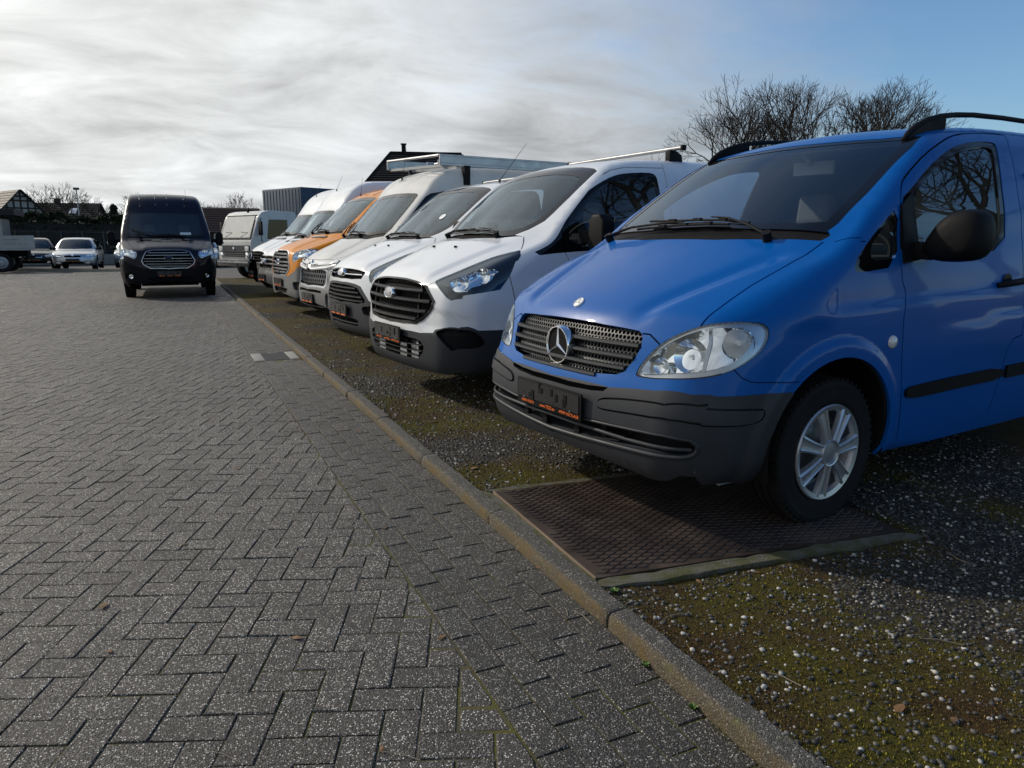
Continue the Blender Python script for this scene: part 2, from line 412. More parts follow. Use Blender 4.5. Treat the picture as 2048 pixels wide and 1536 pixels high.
def skin(B, root, panels, u_end, s0=.2, zb=.24, sill=.24, step=.04, fine=None, fineS=None, body_mat='white', lining=True, body_name='body', stepF=None):
    """build all panels of a vehicle skin; returns dict name -> [objects]"""
    zs = sill if callable(sill) else (lambda u: sill)
    Sm, _, _ = B.seam(s0, (u_end + B.H - .1) * RQ, 260)
    Sm = Sm[np.isfinite(Sm).all(1) & (np.abs(Sm) < 20).all(1)]; Sm = Sm[np.abs(B.f(*Sm.T)) < .003]; Sm = Sm[(Sm[:, 1] > .2)]
    Sm = resample(Sm, step * .8, closed=False)
    Sm = Sm[(Sm[:, 0] <= u_end) & (Sm[:, 2] >= zb)]
    # exact end points
    nb = resample(np.array([[0, -Sm[0, 1], 0], [0, Sm[0, 1], 0]]), step, False)[1:-1, 1]
    bot = B.nose(nb, zb); k = np.linspace(0, 1, len(nb)); bot[:, 2] = zb
    tb = B.top(u_end, -resample(np.array([[0, -Sm[-1, 1], 0], [0, Sm[-1, 1], 0]]), step, False)[1:-1, 1])
    Fb = np.vstack([Sm, tb, mirror_pts(Sm)[::-1], bot])
    lowu = resample(np.array([[Sm[0, 0], 0, 0], [u_end, 0, 0]]), step, False)[::-1, 0]
    low = np.stack([lowu, 0 * lowu, [zs(u) for u in lowu]], -1)
    rear = resample(np.array([[u_end, 0, Sm[-1, 2]], low[0]]), step, False)[1:-1]
    Sb = np.vstack([Sm, rear, low[:-1]])
    P_F, T_F, o_F = cut_region(B, 'F', Fb, stepF or step, panels, fine)
    P_S, T_S, o_S = cut_region(B, 'S', Sb, step, panels, fineS)
    for Pq, Tq, oq in ((P_F, T_F, o_F), (P_S, T_S, o_S)): pass
    ok = np.abs(B.f(*P_F.T)) < .02; k = ok[T_F].all(1); T_F, o_F = T_F[k], o_F[k]
    ok = np.abs(B.f(*P_S.T)) < .02; k = ok[T_S].all(1); T_S, o_S = T_S[k], o_S[k]
    # exact seam match
    out = {}; lamps = []
    for pi, p in [(-1, None)] + list(enumerate(panels)):
        tf, ts = T_F[o_F == pi], T_S[o_S == pi]
        if p is not None and p.kind in ('drop', 'seam', 'inner'): continue
        if p is not None and p.kind == 'lamp':
            ij = [i for i, q in enumerate(panels) if q.kind == 'inner' and q.name == p.name]
            lamps.append((p, T_F[np.isin(o_F, ij)], T_S[np.isin(o_S, ij)], tf, ts)); continue
        name = body_name if p is None else p.name
        objs = []
        center = p is None or p.center or not p.lr
        def merge(parts):
            P = []; T = []; n = 0
            for a, t in parts:
                if len(t): P.append(a); T.append(t + n); n += len(a)
            return (np.vstack(P), np.vstack(T)) if P else (None, None)
        PR = mirror_pts(P_S)
        if center: groups = [merge([(P_F, tf), (P_S, ts), (PR, ts[:, ::-1])])]
        else:
            c = P_F[tf].mean(1)[:, 1] if len(tf) else np.zeros(0)
            groups = [merge([(P_F, tf[c > 0]), (P_S, ts)]), merge([(P_F, tf[c <= 0]), (PR, ts[:, ::-1])])]
        for P, T in groups:
            if P is None: continue
            P, T = weld(P, T)
            par = root if p is None or p.parent is None else (out[p.parent][min(len(objs), len(out[p.parent]) - 1)])
            if p is None: o = panel_mesh(B, name, body_mat, P, T, par, 0., .016, Sm)
            elif p.kind == 'recess': o = panel_mesh(B, name, p.mat, P, T, par, p.off, 0., Sm, depth=p.depth, wallmat=p.wall)
            else: o = panel_mesh(B, name, p.mat, P, T, par, p.off, p.flange, Sm)
            objs.append(o)
        out[name] = out.get(name, []) + objs
    for p, tf, ts, rf, rs in lamps:
        for sg in (1, -1):
            def grp(tF, tS):
                c = P_F[tF].mean(1)[:, 1] if len(tF) else np.zeros(0)
                P = np.vstack([P_F, P_S]) if sg > 0 else np.vstack([P_F, mirror_pts(P_S)])
                T = np.vstack([tF[c * sg > 0], (tS if sg > 0 else tS[:, ::-1]) + len(P_F)]) if len(tF) + len(tS) else np.zeros((0, 3), int)
                return weld(P, T)
            P, T = grp(np.vstack([tf, rf]), np.vstack([ts, rs]))
            lens = panel_mesh(B, p.name, 'lens', P, T, root, .003, .004, Sm); out[p.name] = out.get(p.name, []) + [lens]
            P, T = grp(tf, ts)
            if len(T): panel_mesh(B, 'lamp_housing', p.mat, P, T, lens, 0., 0., Sm, depth=p.depth)
            P, T = grp(rf, rs)
            if len(T): panel_mesh(B, 'lamp_rim', p.back, P, T, lens, 0., 0., Sm, depth=.010)
    # lining: the same skin, 35 mm further in, with every glazed or open panel left out
    if lining:
        solid = [-1] + [i for i, p in enumerate(panels) if p.kind in ('panel', 'seam')]
        mf = np.isin(o_F, solid); ms = np.isin(o_S, solid)
        P = np.vstack([P_F, P_S, mirror_pts(P_S)]); n1, n2 = len(P_F), len(P_S)
        T = np.vstack([T_F[mf], T_S[ms] + n1, T_S[ms][:, ::-1] + n1 + n2])
        P, T = weld(P, T); N = B.normal(P)
        a = P[T]; fn = np.cross(a[:, 1] - a[:, 0], a[:, 2] - a[:, 0]); fl = (fn * N[T].mean(1)).sum(1) > 0; T[fl] = T[fl][:, ::-1]
        out['lining'] = [mesh_obj('interior_lining', P - N * .03, T, 'trim', root, 60)]
    # rear panel
    loop = np.vstack([Sm[-1:], rear, low[:1]]); pl = []
    for q in resample(np.array([[u_end, 0, Sm[-1, 2]], [u_end, 0, low[0, 2]]]), .15, False): pl.append(B.side(q[0], q[2])[0])
    pl = np.array(pl); topP = [B.top(u_end, y)[0] for y in np.linspace(pl[0, 1], -pl[0, 1], 9)]
    pl = pl[np.abs(B.f(*pl.T)) < .02]; topP = np.array(topP); topP = topP[np.abs(B.f(*topP.T)) < .02]
    V = np.vstack([np.array(topP), mirror_pts(pl)[1:], pl[::-1][:-1]])
    out['rear'] = [fix_normals(mesh_obj('rear_panel', V, [tuple(range(len(V)))], body_mat, root))]
    return out

# ---------------------------------------------------------------- body kit (numpy only)
def smooth(a, b, x):
    t = np.clip((x - a) / (b - a), 0, 1)
    return t * t * (3 - 2 * t)

def gauss(x): return np.exp(-x * x)

def chaikin(P, n=2, closed=True):
    P = np.asarray(P, float)
    for _ in range(n):
        Q = np.roll(P, -1, 0) if closed else P[1:]
        A = P if closed else P[:-1]
        N = np.empty((2 * len(A), P.shape[1]))
        N[0::2] = .75 * A + .25 * Q; N[1::2] = .25 * A + .75 * Q
        P = N if closed else np.vstack([P[:1], N, P[-1:]])
    return P

def resample(P, step, closed=True):
    P = np.asarray(P, float); out = []
    n = len(P)
    for i in range(n if closed else n - 1):
        a, b = P[i], P[(i + 1) % n]; k = max(1, int(np.ceil(np.linalg.norm(b - a) / step)))
        for j in range(k): out.append(a + (b - a) * j / k)
    if not closed: out.append(P[-1])
    return np.array(out)

def in_poly(X, Y, poly):
    x1, y1 = poly[:, 0], poly[:, 1]; x2, y2 = np.roll(x1, -1), np.roll(y1, -1)
    c = np.zeros(len(X), bool)
    for a, b, d, e in zip(x1, y1, x2, y2):
        if b == e: continue
        m = ((b > Y) != (e > Y)) & (X < (d - a) * (Y - b) / (e - b) + a)
        c ^= m
    return c

class Table:
    """smooth 1-D table"""
    def __init__(s, xs, ys, sm=.05):
        s.x0 = xs[0] - .3; s.h = .01
        g = np.arange(s.x0, xs[-1] + .3, s.h); v = np.interp(g, xs, ys)
        k = int(3 * sm / s.h); w = np.exp(-.5 * (np.arange(-k, k + 1) * s.h / sm) ** 2); w /= w.sum()
        s.g = g; s.v = np.convolve(np.pad(v, k, mode='edge'), w, 'valid')
    def __call__(s, x): return np.interp(x, s.g, s.v)

class Body:
    def __init__(s, prof, wd, kx, crown, r, taper=(1.0, .10), nx=2.2, bumps=(), corner=2):
        P = chaikin(prof, corner); P = resample(P, .03)
        s.hw = max(w for _, w in wd); s.nx = nx
        s.L = max(p[0] for p in prof); s.H = max(p[1] for p in prof)
        s.wd = Table(*zip(*wd), sm=.06); s.kx = Table(*zip(*kx), sm=.08)
        s.cr = Table(*zip(*crown), sm=.12); s.r = Table(*zip(*r), sm=.10)
        s.taper = taper; s.bumps = list(bumps)
        s.h = .025; s.u0 = -.6; s.z0 = -.4
        nu = int((s.L + 1.4) / s.h); nz = int((s.H + 1.2) / s.h)
        U, Z = np.meshgrid(s.u0 + s.h * np.arange(nu), s.z0 + s.h * np.arange(nz), indexing='ij')
        U = U.ravel(); Z = Z.ravel(); d2 = np.full(len(U), 1e9)
        A = P; B = np.roll(P, -1, 0)
        for a, b in zip(A, B):
            e = b - a; l2 = e @ e
            if l2 < 1e-12: continue
            t = np.clip(((U - a[0]) * e[0] + (Z - a[1]) * e[1]) / l2, 0, 1)
            d2 = np.minimum(d2, (U - a[0] - t * e[0]) ** 2 + (Z - a[1] - t * e[1]) ** 2)
        d = np.sqrt(d2); d[in_poly(U, Z, P)] *= -1
        s.G = d.reshape(nu, nz)
    def prof_sd(s, u, z):
        x = (u - s.u0) / s.h; y = (z - s.z0) / s.h
        nu, nz = s.G.shape
        x = np.clip(x, 1.001, nu - 3.001); y = np.clip(y, 1.001, nz - 3.001)
        i = x.astype(int); j = y.astype(int); a = x - i; b = y - j
        def bs(t): return ((1 - t) ** 3 / 6, (3 * t ** 3 - 6 * t ** 2 + 4) / 6, (-3 * t ** 3 + 3 * t ** 2 + 3 * t + 1) / 6, t ** 3 / 6)
        wa, wb = bs(a), bs(b); o = 0
        for m in range(4):
            for n in range(4): o = o + wa[m] * wb[n] * s.G[i + m - 1, j + n - 1]
        return o
    def W(s, u, z):
        a, k = s.taper
        return s.wd(z) - k * (np.clip(a - u, 0, None) / a) ** 2 - .05 * np.clip((u - s.L + 1.2) / 1.2, 0, None) ** 2
    def parts(s, u, y, z):
        a = np.sqrt(y * y + 1e-8); q = a / s.hw
        P = s.prof_sd(u - s.kx(z) * q ** s.nx, z + s.cr(u) * q * q)
        return P, a - s.W(u, z)
    def f(s, u, y, z):
        P, S = s.parts(u, y, z); r = s.r(u + z)
        o = np.minimum(np.maximum(P, S), -r) + np.hypot(np.maximum(P + r, 0), np.maximum(S + r, 0))
        a = np.abs(y)
        for b in s.bumps: o = o - b(u, a, z)
        return o
    def normal(s, p, e=.006):
        u, y, z = p.T
        n = np.stack([s.f(u + e, y, z) - s.f(u - e, y, z), s.f(u, y + e, z) - s.f(u, y - e, z), s.f(u, y, z + e) - s.f(u, y, z - e)], -1)
        return n / (np.linalg.norm(n, axis=1, keepdims=True) + 1e-12)
    def trace(s, o, d, n=70, k=.75):
        o = np.atleast_2d(np.asarray(o, float)); d = np.atleast_2d(np.asarray(d, float)); t = np.zeros(len(d))
        for _ in range(n):
            p = o + d * t[:, None]; t = np.clip(t + k * s.f(*p.T), -1, 9)
        return o + d * t[:, None]
    def side(s, u, z, sg=1):
        u = np.atleast_1d(np.asarray(u, float)); z = np.atleast_1d(np.asarray(z, float))
        p = s.trace(np.stack([u, np.full_like(u, 1.25), z], -1), np.array([[0, -1., 0]]).repeat(len(u), 0))
        p[:, 1] *= sg; return p
    def nose(s, y, z):
        y = np.atleast_1d(np.asarray(y, float)); z = np.atleast_1d(np.asarray(z, float))
        y, z = np.broadcast_arrays(y, z)
        return s.trace(np.stack([np.full_like(y, -.3), y, z], -1), np.array([[1., 0, 0]]).repeat(len(y), 0))
    def top(s, u, y):
        u, y = np.broadcast_arrays(np.atleast_1d(np.asarray(u, float)), np.atleast_1d(np.asarray(y, float)))
        return s.trace(np.stack([u, y, np.full_like(u, s.H + .3)], -1), np.array([[0, 0, -1.]]).repeat(len(u), 0))
    def front(s, y, q):
        y = np.atleast_1d(np.asarray(y, float)); q = np.atleast_1d(np.asarray(q, float))
        R = .70710678; t0 = 3.0
        o = np.stack([q * R - R * t0, y, q * R + R * t0], -1)
        return s.trace(o, np.array([[R, 0, -R]]).repeat(len(y), 0), n=110)
    def seam(s, s0, s1, n=160):
        q = np.linspace(s0, s1, n); y = np.full(n, s.hw * .9); R = .70710678
        t = np.full(n, 2.5)
        for k in range(160):
            u = q * R - R * t; z = q * R + R * t
            P, S = s.parts(u, y, z); r = s.r(u + z)
            t = np.clip(t - .6 * (P + .293 * r), -3, 9); y = np.clip(y - .5 * (S + .293 * r), 0, 1.5)
        return s.front(y, q), y, q

# ---------------------------------------------------------------- parts shared by the vehicles
def wheel(root, B, u, y, r, rim, w, style='cap', spokes=7, name='wheel'):
    """one wheel centred at (u, |y| middle of the tyre); side by the sign of y"""
    sg = 1 if y > 0 else -1; h = w / 2
    base = bpy.data.objects.new(name, None); link(base, root); base.location = (-u, y, r - .008)
    t = MB()
    pr = [(rim - .01, -h * .9), (rim + .03, -h), (r * .9, -h * 1.02), (r * .975, -h * .9), (r * .995, -h * .62)]
    for g in (-.42, 0., .42): pr += [(r, h * g - .006 - h * .14), (r, h * g - .006), (r - .008, h * g - .005), (r - .008, h * g + .005), (r, h * g + .006), (r, h * g + .006 + h * .14)]
    pr += [(r * .995, h * .62), (r * .975, h * .9), (r * .955, h * .98), (r * .9, h * 1.03), (r * .89, h * 1.015), (rim + .05, h * 1.03), (rim + .03, h * 1.02), (rim + .012, h * .97), (rim - .004, h * .85)]
    t.lathe([(a, sg * b) for a, b in pr], 56)
    # tread blocks on the shoulder
    for k in range(56):
        a = 2 * math.pi * k / 56
        for e in (1,):
            t.box((r * .985 * math.cos(a), sg * h * .80, r * .985 * math.sin(a)), (.012, h * .30, .012), ry=-a)
    o = fix_normals(t.build('tyre', 'rubber', base, 35))
    d = MB(); d.lathe([(rim - .004, sg * h * .8), (rim - .02, sg * h * .55), (rim - .035, sg * h * .1), (rim * .72, sg * h * .05), (rim * .45, sg * h * .3), (rim * .2, sg * h * .3), (0.001, sg * h * .3)], 40)
    fix_normals(d.build('wheel_disc', 'steel', base, 40))
    if style == 'cap':
        c = MB(); f = h * .98
        c.lathe([(rim - .002, sg * (f - .012)), (rim + .004, sg * (f + .004)), (rim - .002, sg * (f + .010)), (rim - .022, sg * (f + .004)), (rim - .03, sg * (f - .015))], 56)
        cap = fix_normals(c.build('hubcap', 'alloy', base, 35))
        c = MB(); c.lathe([(rim * .30, sg * (f - .01)), (rim * .29, sg * (f + .016)), (rim * .27, sg * (f + .022)), (rim * .245, sg * (f + .020)), (rim * .235, sg * (f + .012)), (rim * .2, sg * (f + .013)), (.001, sg * (f + .015))], 40)
        fix_normals(c.build('hub', 'alloy', cap, 30))
        for k in range(spokes):
            a = 2 * math.pi * (k + .12) / spokes; s = MB(); P = []
            for q in np.linspace(rim * .25, rim - .012, 7): P.append((q, f + .018 - .012 * ((q / rim) ** 2)))
            ca, sa = math.cos(a), math.sin(a)
            path = [(q * ca, sg * hh, q * sa) for q, hh in P]
            W = .030
            V = []; n = 0
            for i, (q, hh) in enumerate(P):
                wq = W * (.78 + .5 * (i / 6.) ** 2)
                for b, z in ((-1.15, -.022), (-1., -.002), (-.72, .004), (-.5, .0), (-.42, -.005), (0, -.007), (.42, -.005), (.5, .0), (.72, .004), (1., -.002), (1.15, -.022)):
                    x = q; yy = wq * b
                    V.append((x * ca - yy * sa, sg * (hh + z), x * sa + yy * ca))
            n = 11; F = [(i * n + j, i * n + j + 1, (i + 1) * n + j + 1, (i + 1) * n + j) for i in range(6) for j in range(n - 1)]
            s.add(V, F); o = fix_normals(s.build('spoke', 'alloy', cap, 28))
        # openings: dark slots in the steel wheel behind
        s = MB()
        for k in range(10):
            a = 2 * math.pi * k / 10
            s.lathe([(.022, 0), (.022, sg * .003), (.001, sg * .003)], 10, c=(rim * .62 * math.cos(a), sg * h * .2, rim * .62 * math.sin(a)))
        kind(fix_normals(s.build('vent_hole', 'dark', base)), 'stuff')
    elif style == 'steel':
        c = MB(); f = h * .75
        c.lathe([(rim - .004, sg * f), (rim - .02, sg * (f + .004)), (rim - .035, sg * (f - .03)), (rim * .6, sg * (f - .02)), (rim * .5, sg * (f + .01)), (rim * .3, sg * (f + .012)), (rim * .26, sg * (f + .035)), (.001, sg * (f + .04))], 32)
        fix_normals(c.build('hubcap', 'steel', base, 35))
    return base

def wheel_well(root, B, u, r, yi, yo, zc):
    for sg in (1, -1): m = MB(); m.lathe([(.02, sg * yi), (r, sg * yi), (r, sg * yo)], 28, c=(u, 0, zc), a0=-.25, a1=math.pi + .25); m.build('wheel_arch_liner', 'dark', root, 50)

def plate(root, B, z, w=.52, h=.135, y=0., text=True, off=.012, tilt=0., lift=0., pmat='plate', frame=True):
    """registration plate holder on the nose"""
    ps = B.nose(np.array([y - w / 2, y, y + w / 2]), np.array([z] * 3)); u = ps[:, 0].min() - off
    b = bpy.data.objects.new('number_plate', None); link(b, root); b.location = (-u, y, z); b.rotation_euler = (0, tilt, 0)
    m = MB(); m.box((0, 0, 0), (.010, w, h)); o = bevel(m.build('plate_holder', 'black_plastic', b), .004, 2)
    m = MB(); m.box((-.0065, 0, .012), (.004, w - .03, h - .045)); m.build('plate_panel', pmat, b)
    m = MB()
    rr = random.Random(int(1000 * w + 77))
    for k in range(8):
        m.box((-.0095, (rr.random() - .5) * (w - .1), .012 + (rr.random() - .5) * .05), (.004, .006 + .02 * rr.random(), .02 + .03 * rr.random()))
    kind(m.build('clip', 'black_plastic', b), 'stuff')
    m = MB(); [m.lathe([(.004, -.004), (.003, .0), (.001, .0005)], 8, 'x', (-.010, s * w * .36, -h * .22)) for s in (-1, 1)]; kind(m.build('screw', 'chrome', b), 'stuff')
    if text:
        rot = (R(90), 0, R(90)); zz = -h / 2 + .017
        FL = FLIP[0]
        for s, yy, sz in (("\u260e05407-933573", -.165, .019), ("www.TSZS.eu", .0, .022), ("49599 VOLTLAGE", .17, .020)):
            t = text_obj(s.replace("\u260e", ""), sz, 'orange_print', b, (.0056, yy * w / .52, zz), rot, 'lettering')
    return b

def seat(root, u, y, z0=.62, mat='seat', wide=.5, high=.62, head=True):
    b = bpy.data.objects.new('seat', None); link(b, root)
    m = MB(); m.box((u - .05, y, z0), (.5, wide, .16)); bevel(m.build('seat_cushion', mat, b), .05, 3)
    m = MB(); m.box((u + .24, y, z0 + high * .52), (.13, wide * .92, high), ry=R(12)); bevel(m.build('backrest', mat, b), .05, 3)
    if head:
        m = MB(); m.box((u + .33, y, z0 + high + .20), (.10, .26, .2), ry=R(8)); bevel(m.build('headrest', mat, b), .04, 3)
    return b

def steering(root, u, y, z, r=.19, tilt=R(35)):
    m = MB(); a = np.linspace(0, 2 * np.pi, 33)
    P = np.stack([-np.sin(tilt) * r * np.sin(a) * -1, r * np.cos(a), np.cos(tilt) * r * np.sin(a)], -1) + np.array([u, y, z])
    m.tube(P, .014, 8, cap=False)
    m.box((u, y, z), (.06, .14, .10), ry=-tilt); m.tube([(u, y - r, z), (u, y + r, z)], .014, 6); m.tube([(u - .3, y, z - .16), (u, y, z)], .03, 8)
    return m.build('steering_wheel', 'black_plastic', root, 50)

def surf_path(B, fn, P, off=0.):
    """points on the skin; fn maps list of 2-D pts to skin pts"""
    Q = fn(np.asarray(P, float)); return Q + B.normal(Q) * off, B.normal(Q)

def bar_on_nose(m, B, ys, z, off, prof, zf=None):
    ys = np.asarray(ys, float); zz = np.full(len(ys), z) if zf is None else zf(ys)
    Q = B.nose(ys, zz); N = B.normal(Q); N[:, 2] *= .3; N /= np.linalg.norm(N, axis=1, keepdims=True); Q = Q + N * off
    m.sweep(Q, prof, up=N); return m

def ellipse_badge(root, B, y, z, a, b, mat='chrome', name='badge', rim=True, inner='navy', off=.008):
    p = B.nose(y, z)[0]; n = B.normal(p[None])[0]
    t = np.cross((0, 0, 1.), n); t /= np.linalg.norm(t); w = np.cross(n, t)
    m = MB(); k = 28; an = np.linspace(0, 2 * np.pi, k, endpoint=False); V = [];
    rings = [(1.0, -.01), (1.0, off), (.96, off + .006), (.9, off + .007), (.86, off + .003), (.5, off + .006), (.05, off + .008)]
    for s, h in rings: V.append(p + n * h + s * (a * np.cos(an)[:, None] * t + b * np.sin(an)[:, None] * w))
    F = [(i * k + j, i * k + (j + 1) % k, (i + 1) * k + (j + 1) % k, (i + 1) * k + j) for i in range(len(rings) - 1) for j in range(k)] + [tuple(range((len(rings) - 1) * k, len(rings) * k))]
    fm = [0 if i // k < 4 else 1 for i in range(len(F))]
    m.add(np.vstack(V), F); m.fm = fm
    o = fix_normals(m.build(name, mat, root, 40, mats=[mat, inner])); return o, p, n, t, w

def antenna(root, B, u, y, length=.45, lean=R(35)):
    p = B.top(u, y)[0]; m = MB()
    m.tube([p - (0, 0, .005), p + (0, 0, .02), p + (.01, 0, .035)], [.022, .016, .006], 10)
    m.tube([p + (.01, 0, .03), p + (.01 + length * math.sin(lean), 0, .03 + length * math.cos(lean))], [.0035, .002], 6)
    return m.build('antenna', 'black_plastic', root, 50)

def wiper(root, B, arm, blade, w=.011):
    """arm/blade: lists of skin points"""
    b = bpy.data.objects.new('wiper', None); link(b, root)
    A = np.asarray(arm, float); N = B.normal(A); m = MB(); h = np.array([.035, .05, .045, .04])[:len(A)] if len(A) <= 4 else np.linspace(.035, .04, len(A))
    m.tube(A + N * h[:, None], np.linspace(.014, .006, len(A)), 8, flat=.6)
    P0 = A[0]; m.tube([P0 - N[0] * .01, P0 + N[0] * .045], .022, 10)
    m.build('wiper_arm', 'black_plastic', b, 40)
    Bl = np.asarray(blade, float); N = B.normal(Bl); m = MB()
    m.tube(Bl + N * .030, .007, 6); m.tube(Bl + N * .014, [.006] * len(Bl), 6, flat=.5)
    for i in range(1, len(Bl) - 1): m.box(Bl[i] + N[i] * .034, (.02, .05, .014))
    m.build('wiper_blade', 'rubber', b, 40)
    return b

def hex_mesh(B, inside, ylo, yhi, zlo, zhi, pitch, depth, hole=.66):
    """perforated plate of hexagonal cells following the nose"""
    m = MB(); a = np.arange(6) * np.pi / 3 + np.pi / 6; dy, dz = pitch, pitch * .866
    cells = []
    for j, z in enumerate(np.arange(zlo, zhi, dz)):
        for y in np.arange(ylo, yhi, dy):
            yy = y + (j % 2) * dy / 2
            if inside(yy, z): cells.append((yy, z))
    if not cells: return m
    C = np.array(cells); Q = B.nose(C[:, 0], C[:, 1])
    slope = (B.nose(C[:, 0] + .004, C[:, 1])[:, 0] - B.nose(C[:, 0] - .004, C[:, 1])[:, 0]) / .008
    slz = (B.nose(C[:, 0], C[:, 1] + .004)[:, 0] - B.nose(C[:, 0], C[:, 1] - .004)[:, 0]) / .008
    ro = pitch / 2 / math.cos(math.pi / 6)
    for (y, z), q, sl, sz in zip(C, Q, slope, slz):
        V = []
        for rr, dd in ((ro, depth), (ro * hole, depth), (ro * hole, depth + .010)):
            py = rr * np.cos(a); pz = rr * np.sin(a); V.append(np.stack([q[0] + dd + sl * py + sz * pz, y + py, z + pz], -1))
        F = [(k, (k + 1) % 6, 6 + (k + 1) % 6, 6 + k) for k in range(6)] + [(6 + k, 6 + (k + 1) % 6, 12 + (k + 1) % 6, 12 + k) for k in range(6)]
        m.add(np.vstack(V), F)
    return m

# ---- blue van
def vito_bumps():
    def arch(cu):
        def b(u, a, z):
            rr = np.hypot(u - cu, z - .34)
            return .020 * (1 - smooth(.455, .505, rr)) * smooth(.5, .7, a)
        return b
    def shoulder(u, a, z):
        ln = .925 + .035 * (u - .5) 
        return -.014 * smooth(ln - .02, ln + .05, z) * smooth(.45, 1.0, u) * smooth(.6, .8, a) * (1 - smooth(1.25, 1.4, z))
    def scallop(u, a, z):
        ln = .795 + .085 * (u - 1.35)
        k = smooth(1.35, 2.2, u) * smooth(.6, .8, a)
        return .014 * k * (smooth(ln + .02, ln - .035, z) * smooth(.55, .75, z))
    def hood(u, a, z):
        yc = .40 + .40 * (u - .15)
        k = smooth(.10, .25, u) * (1 - smooth(.70, .86, u)) * smooth(.85, .95, z)
        return k * (-.010 * gauss((a - yc) / .05) + .012 * smooth(yc, yc + .10, a))
    def bump_top(u, a, z):       # the grey bumper stands a little proud
        return .008 * (1 - smooth(.615, .64, z)) * (1 - smooth(.50, .56, u))
    return [arch(.86), arch(4.06), shoulder, scallop, hood]
VITO = dict(
    prof=[(.20, .20), (.08, .235), (.02, .32), (.0, .45), (.008, .57), (.03, .645), (.055, .70), (.08, .78), (.115, .875), (.17, .95), (.28, 1.01), (.45, 1.085), (.62, 1.16),
          (.74, 1.215), (.80, 1.25), (1.2, 1.50), (1.52, 1.70), (1.66, 1.775), (1.9, 1.835), (2.3, 1.872), (3.2, 1.89), (4.2, 1.87), (4.55, 1.82), (4.68, 1.65), (4.74, 1.1), (4.75, .5), (4.70, .28), (4.5, .20)],
    wd=[(.15, .86), (.30, .915), (.50, .94), (.80, .945), (1.0, .94), (1.12, .925), (1.25, .895), (1.45, .84), (1.65, .775), (1.78, .725), (1.95, .65)],
    kx=[(.2, .17), (.6, .17), (.9, .20), (1.2, .17), (1.75, .17), (1.9, .2)],
    crown=[(0, .02), (.2, .06), (.8, .03), (1.5, .01), (2.0, .07), (3, .08), (5, .08)],
    r=[(.3, .20), (.9, .20), (1.3, .15), (1.9, .09), (2.3, .06), (3.2, .06), (3.8, .09), (6.5, .10)],
    taper=(1.1, .11))

